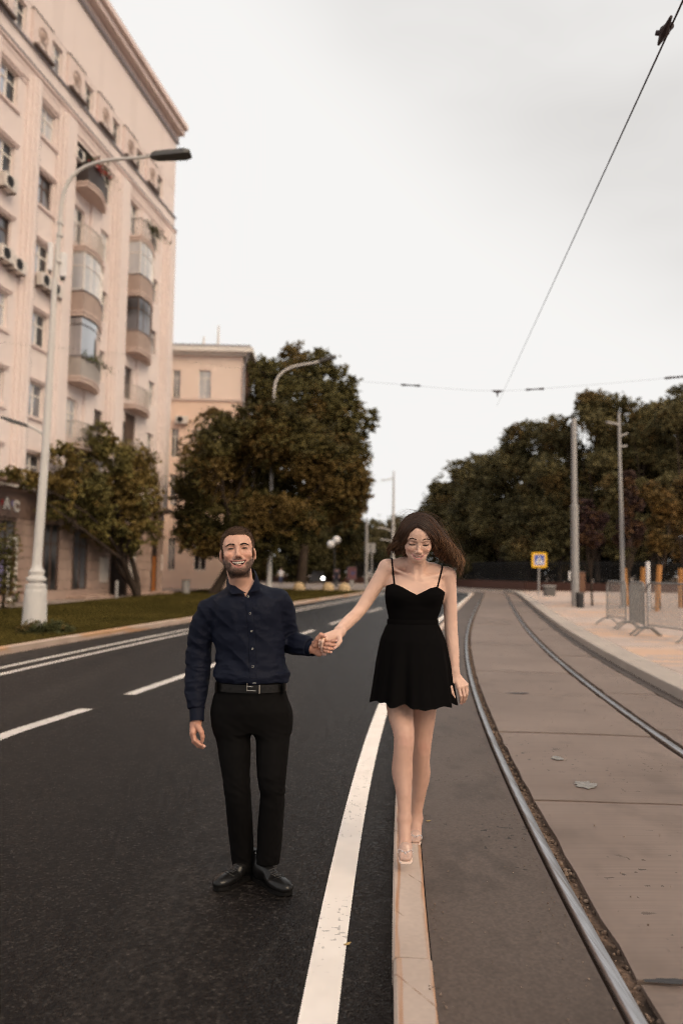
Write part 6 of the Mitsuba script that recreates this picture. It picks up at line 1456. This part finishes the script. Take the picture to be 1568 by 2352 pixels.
def f_hr(p):
    d = chain(p, WR['arm'][0][2:], WR['arm'][1][2:], .02); d = smin(d, rc(p, WR['arm'][0][-1], HR['wrist'], .0245, .0225), .02)
    for q in HR['kn']: d = smin(d, rc(p, HR['wrist'] + [-.010, -.006, -.004], q, .0195, .0125), .014)
    d = smin(d, rc(p, HR['wrist'], HR['t'][0], .020, .016), .014)
    for k, r in (('f1', .0072), ('f2', .0082), ('f3', .0075), ('f4', .0070)): d = smin(d, finger(p, HR[k], [r * 1.05, r, r * .92, r * .78]), .003)
    return smin(d, finger(p, HR['t'], [.0155, .0118, .0098, .0078]), .005)
whl = sdf_mesh(f_hl, W_(1008, 1632, 4.40) - [0, .22, 0], W_(1078, 1500, 4.36), .0022)
whr = sdf_mesh(f_hr, W_(722, 1512, 4.09) - [.0, .22, .01], np.array([W_(808, 1440, 4.15)[0], 4.16, W_(808, 1412, 4.1)[2]]), .0022)
# feet: ankle to toe in high heels
FR = [W_(928.5, 1880, 4.035), W_(929, 1912, 4.005), W_(930, 1948, 3.955), W_(931, 1964, 3.925), W_(931.5, 1972, 3.895)]
FL = [W_(955.5, 1878, 4.435), W_(955, 1897, 4.415), W_(953.5, 1918, 4.375), W_(952.5, 1927, 4.345), W_(952, 1931, 4.315)]
def f_foot(p, Fp, wd=1.0):
    d = chain(p, Fp[:3], [.0290, .031, .029], .012)
    for o in (-.020, -.008, .006, .019): d = smin(d, rc(p, Fp[2] + [o * .45, 0, 0], Fp[3] + [o, 0, -.002], .024, .0125), .012); d = smin(d, rc(p, Fp[3] + [o, 0, -.002], Fp[4] + [o * .9, .010 * abs(o) / .02, -.004], .0115, .0085), .004)
    heel = Fp[0] + [0, .030, -.045]; d = smin(d, rc(p, Fp[0], heel, .028, .0255), .025); d = smin(d, rc(p, heel, Fp[2] + [0, 0, -.006], .022, .020), .02)
    return d
def f_legs(p):
    out = None
    for L, Fp in ((WLEG_R, FR), (WLEG_L, FL)):
        d = chain(p, *L, .02); kn = L[0][2]
        d = smin(d, ell(p, kn + [0, -.036, -.012], (.022, .012, .027)), .024)                       # knee cap
        d = smin(d, rc(p, kn + [0, -.028, -.06], L[0][6] + [0, -.024, 0], .014, .010), .03)          # shin
        d = smin(d, ell(p, L[0][5] + [0, .022, .0], (.040, .040, .085)), .03)                        # calf
        for sx in (-1, 1): d = smin(d, ell(p, L[0][7] + [sx * .024, .004, -.012], (.011, .012, .014)), .012)
        d = smin(d, f_foot(p, Fp), .015); out = d if out is None else np.minimum(out, d)
    return out
legs = sdf_mesh(f_legs, W_(880, 2005, 4.3) - [0, .55, .05], W_(1015, 1600, 4.3) + [0, .22, 0], .0036)
trunk = sdf_mesh(lambda p: np.maximum(smin(smin(f_trunk(p), f_limbs(p), .024), rc(p, W_(945, 1500, 4.3), W_(945, 1600, 4.3), .13, .12), .05), np.where(np.abs(p[:, 0] - wh.C[0]) < .082, p[:, 2] - cutz, -1.0)), W_(770, 1600, 4.3) - [0, .32, 0], np.maximum(W_(1062, 1250, 4.3), W_(1062, 1250, 4.0)) + [0, .16, 0], .0045)
SK = np.array((.60, .385, .30)); skc = lambda m, k=1.0: SK * k * (.93 + .14 * fb3(m.vertices, 40, 3, 2))[:, None]
cl = skc(legs, .80) * [1.0, .93, .90]
for L in (WLEG_R, WLEG_L):
    w = np.exp(-(np.linalg.norm((legs.vertices - (L[0][2] + [0, -.045, -.01])) / [.9, 1, 1.0], axis=1) / .034) ** 2)[:, None]; cl = cl * (1 - .45 * w) + np.array([.44, .20, .155]) * .45 * w
chw = wh.colors(whead.vertices, tuple(SK), (.44, .19, .18))
ql = wh.local(whead.vertices); hairw = ((ql[:, 2] > .090 - 1.1 * np.maximum(np.abs(ql[:, 0]) - .014, 0) - .0 * ql[:, 0]) & (ql[:, 1] > -.095)) | (ql[:, 1] > .03) & (ql[:, 2] > -.05)
hairw &= ~((np.abs(ql[:, 0]) > .072) & (ql[:, 2] < .02)); chw = np.where(hairw[:, None], np.array([.045, .026, .018]), chw)
kill = whead.vertices[whead.faces][:, :, 2].max(1) < cutz - .004; whead.update_faces(~kill)
ms = [whead, trunk, whl, whr, legs]
obj('body', cat(ms), 'm_skin', woman, smooth=True, color=np.vstack([chw, skc(trunk), skc(whl, .97), skc(whr, .97), cl]))
wh.extras(woman, (.05, .03, .02), 'm_brow', .0026, 'm_lash') if False else None
mat('m_brow', (.040, .022, .015), .8, .2)
wh.extras(woman, (.03, .02, .015), 'm_brow', .0028, 'm_lash')
for k, fc in (('i', (0, -.6, -.8)), ('t', (-.35, -1, 0)), ('m', (0, -.5, -.8))): nail(HL[k][-1], HL[k][-2], fc, .0072, woman)
for k in ('f1', 'f2', 'f3', 'f4'): nail(HR[k][-1], HR[k][-2], (-.1, -1, 0), .0066, woman)
nail(HR['t'][-1], HR['t'][-2], (.0, -1, -.15), .0080, woman)
for k_, o in (('f2', -.0016), ('f2', .0016)):
    a, b = HR['f2'][0], HR['f2'][1]; c = a * .62 + b * .38; d = (b - a) / np.linalg.norm(b - a); e1 = np.cross(d, [0, -1, 0]); e1 /= np.linalg.norm(e1); e2 = np.cross(d, e1); t = np.linspace(0, 2 * np.pi, 25)
    obj('ring', tube(c + d * o * 1.3 + .0090 * (np.cos(t)[:, None] * e1 + np.sin(t)[:, None] * e2), .0011, 6), 'm_gold', woman, smooth=60)
for sx in (-1, 1): 
    c = wh.world((sx * .0795, -.004, -.039))[0]
    m = trimesh.creation.icosphere(subdivisions=1, radius=.0034); m.vertices += c; d2 = trimesh.creation.icosphere(subdivisions=1, radius=.0042); d2.vertices += c - [0, 0, .009]; obj('earring', cat([m, tube([c, c - [0, 0, .008]], .0009, 4), d2]), 'm_crystal', woman)
mole = trimesh.creation.icosphere(subdivisions=1, radius=.0021)
f_strap = lambda p: np.minimum(smin(f_trunk(p), f_limbs(p), .024), f_bod(p))
# dress: bodice over the trunk, straps, flared skirt with folds
nk = np.array([W_(*c6(x, y), 4.19)[[0, 2]] for x, y in ((505, 915), (525, 893), (622, 858), (700, 892), (780, 938), (843, 970), (905, 940), (975, 905), (1045, 890), (1110, 928), (1130, 945))])
waist_z = W_(945, 1432)[2]
def f_bod(p):
    d = smin(loft(p, TORSO), np.minimum(ell(p, W_(917, 1366, 4.245), (.060, .050, .052)), ell(p, W_(985, 1366, 4.245), (.060, .050, .052))), .035) - .0050
    sm_ = 1 - np.abs(2 * fb3(p, (7, 7, 26), 2, 41) - 1); d = d - .0022 * (sm_ - .6)
    top = np.where(p[:, 1] < 4.28, np.interp(p[:, 0], nk[:, 0], nk[:, 1]), np.interp(p[:, 0], [nk[0, 0], nk[-1, 0]], [nk[0, 1] - .01, nk[-1, 1] - .01]))
    return np.maximum(np.maximum(d, p[:, 2] - top), waist_z - .006 - p[:, 2])
bod = sdf_mesh(f_bod, W_(870, 1446, 4.3) - [0, .2, 0], W_(1032, 1335, 4.3) + [0, .16, .02], .0036, newton=1)
dk = thing(woman + '__dress')
obj('bodice', bod, 'm_dress', dk, smooth=50)
def lay(f, P, lift):
    P = np.array(P, float)
    for _ in range(6):
        d = f(P) - lift; g = np.stack([f(P + np.eye(3)[k] * .002) - f(P - np.eye(3)[k] * .002) for k in range(3)], 1) / .004; P = P - g * d[:, None]
    return P
for x0, y0, x1, y1 in ((622, 868, 597, 606), (1045, 900, 1106, 640)):
    hit = []
    for s_ in np.linspace(0, 1, 26):
        d = ray(*c6(x0 + (x1 - x0) * s_, y0 + (y1 - y0) * s_)); t = 4.02 / d[1]
        for _ in range(60):
            q = f_strap(np.array([CAM + d * t]))[0] - .0015
            if q < .0004: hit.append(CAM + d * t); break
            t += .8 * q
            if (d * t)[1] > 4.40: break
    hit = np.array(hit); e = hit[-1]; L = spline(list(hit[::3]) + [e + [0, .030, .004], e + [.004 * np.sign(945 - x0), .060, -.012], e + [.01 * np.sign(945 - x0), .095, -.06]], 40); Lq_ = L; w = .0042
    t = np.gradient(Lq_, axis=0); t /= np.linalg.norm(t, axis=1, keepdims=True); nrm = np.stack([f_wtop(Lq_ + np.eye(3)[k] * .003) - f_wtop(Lq_ - np.eye(3)[k] * .003) for k in range(3)], 1); nrm /= np.linalg.norm(nrm, axis=1, keepdims=True); b = np.cross(t, nrm)
    q = [Lq_ - b * w - nrm * .003, Lq_ - b * w + nrm * .0008, Lq_ + b * w + nrm * .0008, Lq_ + b * w - nrm * .003]; n = len(L); k = np.arange(n - 1)
    obj('strap', tm(np.vstack(q), np.vstack([np.stack([k + n * r_, k + n * r_ + 1, k + n * ((r_ + 1) % 4) + 1, k + n * ((r_ + 1) % 4)], 1) for r_ in range(4)])), 'm_dress', dk, smooth=50)
# skirt
NT, NS = 240, 40
th = np.linspace(0, 2 * np.pi, NT, endpoint=False); tt = np.linspace(0, 1, NS)[:, None]
g_ = np.random.default_rng(12)
fold = sum(a * np.cos(k * th + p) for k, a, p in ((9, .45, .4), (13, .40, 2.1), (17, .25, 4.0), (6, .35, 1.2), (23, .12, .7)))
xw0, xw1 = W_(891, 1432)[0], W_(1005, 1432)[0]; xh0, xh1 = W_(850, 1605)[0], W_(1044, 1612)[0]
flare = np.interp(tt[:, 0], [0, .06, .22, .5, 1], [0, .16, .46, .70, 1.0])[:, None]
cx = (1 - flare) * (xw0 + xw1) / 2 + flare * (xh0 + xh1) / 2; hx = (1 - flare) * (xw1 - xw0) / 2 + flare * (xh1 - xh0) / 2; hy = (1 - flare) * .091 + flare * .195
env = (.15 + .85 * tt) * tt ** .6
X = cx + (hx + .017 * fold * env) * np.cos(th); Y = 4.295 + (hy + .020 * fold * env) * np.sin(th) - .02 * tt
zt, zb = waist_z + .004, W_(945, 1617, 4.28)[2]
hemz = -.010 * fold * 1.0 + .035 * np.clip(np.cos(th - math.radians(205)), 0, 1) ** 2 + .012 * np.cos(th)
Z = zt + (zb + hemz - zt) * tt
V = np.stack([X, Y, Z], -1).reshape(-1, 3); i = np.arange(NS * NT).reshape(NS, NT); j = np.roll(i, -1, 1)
q = np.stack([i[:-1].ravel(), j[:-1].ravel(), j[1:].ravel(), i[1:].ravel()], 1)
ins = V.copy(); ins[:, 0] = (V[:, 0] - cx.repeat(NT, 1).ravel()) * .985 + cx.repeat(NT, 1).ravel(); ins[:, 1] = (V[:, 1] - 4.295) * .985 + 4.295
K = len(V); rim = np.stack([i[-1], j[-1], j[-1] + K, i[-1] + K], 1)
obj('skirt', tm(np.vstack([V, ins]), np.vstack([q[:, ::-1], q + K, rim])), 'm_dress', dk, smooth=True)
obj('waistband', tm(*(lambda r: (np.vstack([np.c_[(xw0 + xw1) / 2 + ((xw1 - xw0) / 2 + e) * np.cos(th), 4.295 + (.091 + e) * np.sin(th), np.full(NT, z)] for z, e in ((waist_z - .006, .001), (waist_z - .004, .005), (waist_z + .020, .0055), (waist_z + .022, .001))]), np.vstack([np.stack([np.arange(NT) + NT * k, (np.arange(NT) + 1) % NT + NT * k, (np.arange(NT) + 1) % NT + NT * (k + 1), np.arange(NT) + NT * (k + 1)], 1) for k in range(3)])))(0)), 'm_dress', dk, smooth=True)
# shoes: clear pumps with a crystal bow
def pump(Fp, ground_z, name):
    k = thing(woman + '__shoe')
    heel = Fp[0] + np.array([0, .034, -.062]); ball = Fp[3] + [0, .012, -.018]; toe = Fp[4] + [0, -.016, -.017]
    P = [heel, heel * .6 + ball * .4 + [0, 0, -.012], ball, toe]; L = spline(P, 16); w = np.interp(np.linspace(0, 1, 16), [0, .3, .7, .9, 1], [.024, .021, .035, .033, .022])
    top_ = np.array([[p_ + [s_ * ww, 0, .003] for s_ in np.linspace(-1, 1, 7)] for p_, ww in zip(L, w)]); bot = top_ - [0, 0, .007]; i = np.arange(16 * 7).reshape(16, 7)
    qd = np.stack([i[:-1, :-1].ravel(), i[1:, :-1].ravel(), i[1:, 1:].ravel(), i[:-1, 1:].ravel()], 1); rim = np.r_[i[0, :], i[1:, -1], i[-1, -2::-1], i[-2:0:-1, 0]]; r2 = np.roll(rim, -1); n = 112
    obj('sole', tm(np.vstack([top_.reshape(-1, 3), bot.reshape(-1, 3)]), np.vstack([qd[:, ::-1], qd + n, np.stack([rim, r2, r2 + n, rim + n], 1)])), 'm_clear', k, smooth=50)
    hb = np.array([heel[0], heel[1] + .012, max(ground_z + .001, heel[2] - .088)]); obj('heel', tube([heel + [0, .0, -.004], (heel + hb) / 2 + [0, .003, 0], hb], [.017, .0085, .0065], 12), 'm_clear', k, smooth=50)
    fs = lambda p: smax(smax(f_foot(p, Fp) - .0030, (Fp[2][1] - .012 - p[:, 1]) * -1.0, .003), toe[2] - p[:, 2], .003)
    V_ = sdf_mesh(fs, np.minimum(Fp[4], Fp[2]) - [.06, .05, .05], np.maximum(Fp[4], Fp[2]) + [.06, .03, .04], .0026); obj('toe_cap', V_, 'm_clear_film', k, smooth=True)
    g = np.random.default_rng(4); gems = []; cbow = Fp[2] * .45 + Fp[3] * .55
    for s_ in (-1, 1):
        for a in np.linspace(.1, 1, 9):
            for b in (-1, 0, 1): 
                p_ = cbow + [s_ * a * .024, 0, .003 * b * (.4 + a) + .003 * a]; p_ = lay(lambda x: f_foot(x, Fp), [p_], .0048)[0]; m = trimesh.creation.icosphere(subdivisions=0, radius=g.uniform(.0018, .0030)); m.vertices = m.vertices @ rot(*(g.uniform(0, 90, 3))) + p_; gems.append(m)
    obj('crystal_bow', cat(gems), 'm_crystal', k, kind='stuff')
scene['m_clear_film'] = {'type': 'blendbsdf', 'weight': .30, 'bsdf_0': {'type': 'thindielectric'}, 'bsdf_1': {'type': 'twosided', 'bsdf': {'type': 'principled', 'base_color': rgb(.74, .56, .48), 'roughness': .15, 'specular': .7, 'clearcoat': 1.0}}}
pump(FR, .004, 'r'); pump(FL, .004, 'l')

# hair: locks falling from a middle parting, blown to the right of the picture
def hug(u, v, y, lift):
    """where the line of sight meets the head, a little outside; else the point at depth y"""
    d = ray(u, v); t = (y - .18) / d[1]
    for _ in range(60):
        q = wh.f(np.array([CAM + d * t]))[0] - lift
        if q < .0005: return CAM + d * t
        t += .8 * q
        if (d * t)[1] > y + .15: break
    return W_(u, v, y)
def gd(*L, n=3, lift=.006): return [hug(*z2(x, y), d, lift) if i < n else W_(*z2(x, y), d) for i, (x, y, d) in enumerate(L)]
LEFT = [gd((655, 362, 4.10), (565, 405, 4.10), (482, 510, 4.12), (440, 630, 4.15), (424, 740, 4.18), (440, 840, 4.21), (478, 915, 4.36), n=4, lift=.004),
        gd((660, 300, 4.11), (555, 345, 4.11), (455, 480, 4.13), (415, 640, 4.17), (395, 790, 4.26), (370, 915, 4.36), n=3, lift=.007),
        gd((668, 235, 4.125), (530, 290, 4.12), (410, 480, 4.14), (350, 680, 4.19), (315, 800, 4.26), (300, 930, 4.34), lift=.009),
        gd((678, 170, 4.155), (505, 235, 4.15), (370, 450, 4.17), (285, 660, 4.22), (215, 830, 4.26), (225, 980, 4.285), lift=.010),
        gd((685, 138, 4.19), (480, 205, 4.19), (330, 460, 4.22), (205, 690, 4.26), (140, 830, 4.28), (185, 970, 4.29), lift=.011),
        gd((690, 125, 4.23), (465, 220, 4.25), (325, 500, 4.28), (235, 700, 4.31), (180, 830, 4.33), (240, 960, 4.33), n=0),
        gd((695, 130, 4.27), (470, 260, 4.31), (370, 520, 4.34), (320, 720, 4.35), (310, 850, 4.36), (350, 960, 4.37), n=0)]
RIGHT = [gd((660, 362, 4.10), (770, 412, 4.10), (875, 500, 4.12), (935, 600, 4.14), (965, 720, 4.17), (1000, 850, 4.24), (1055, 965, 4.33), (1110, 1060, 4.40), n=4, lift=.004),
         gd((662, 300, 4.11), (795, 350, 4.11), (920, 480, 4.13), (1000, 630, 4.16), (1050, 800, 4.23), (1130, 960, 4.31), (1200, 1090, 4.38), n=3, lift=.007),
         gd((670, 235, 4.125), (825, 285, 4.12), (965, 450, 4.14), (1070, 640, 4.17), (1150, 820, 4.22), (1230, 980, 4.26), (1290, 1140, 4.30), lift=.009),
         gd((680, 170, 4.155), (855, 230, 4.15), (1010, 420, 4.16), (1140, 620, 4.19), (1240, 800, 4.21), (1320, 980, 4.215), (1350, 1170, 4.22), lift=.010),
         gd((687, 138, 4.19), (885, 195, 4.19), (1045, 395, 4.20), (1200, 620, 4.22), (1320, 790, 4.235), (1405, 980, 4.24), (1420, 1180, 4.25), (1385, 1420, 4.26), lift=.011),
         gd((690, 125, 4.23), (890, 190, 4.24), (1060, 400, 4.25), (1230, 630, 4.26), (1360, 790, 4.265), (1470, 1020, 4.27), (1450, 1200, 4.28), (1405, 1360, 4.285), n=0),
         gd((695, 130, 4.27), (880, 230, 4.31), (1040, 440, 4.34), (1150, 650, 4.35), (1250, 800, 4.35), (1310, 950, 4.36), (1350, 1080, 4.37), (1370, 1220, 4.37), n=0)]
hc = lambda C: (lambda t, r: (np.array([.026, .013, .008]) * (1 - r) + np.array([.072, .036, .022]) * r) * (1 - t) + (np.array([.060, .030, .015]) * (1 - r) + np.array([.18, .092, .046]) * r) * t)(np.clip(C[:, :1] * 1.25 - .2, 0, 1) ** 1.4, C[:, 1:])
for name, G, w, lk in (('hair', LEFT, (.017, 12), 40), ('hair', RIGHT, (.022, 15), 52)):
    m0, c0_ = strands(G, lk * 6, .0058, 21, w, .003, 26, .04, 6, 2.0, lk, (.66, 1.0)); m1, c1__ = strands(G, lk * 16, .0030, 21, w, .0036, 26, .3, 3, 2.0, lk, (.66, 1.0))
    k = obj(name, m0, 'm_hair', woman, color=hc(c0_) * .55, smooth=True); obj('strands', m1, 'm_hair', k, color=hc(c1__), smooth=True, kind='stuff')
mf, cf = strands(LEFT[2:], 60, .00035, 33, (.030, 8), .026, 22, .4, 3, 1.2, 70); mg, cg = strands(RIGHT[2:], 80, .00035, 34, (.030, 9), .024, 22, .4, 3, 1.2, 80)
obj('flyaway_hair', cat([mf, mg]), 'm_hair', woman, color=np.vstack([hc(cf), hc(cg)]) * 1.2, smooth=True, kind='stuff')
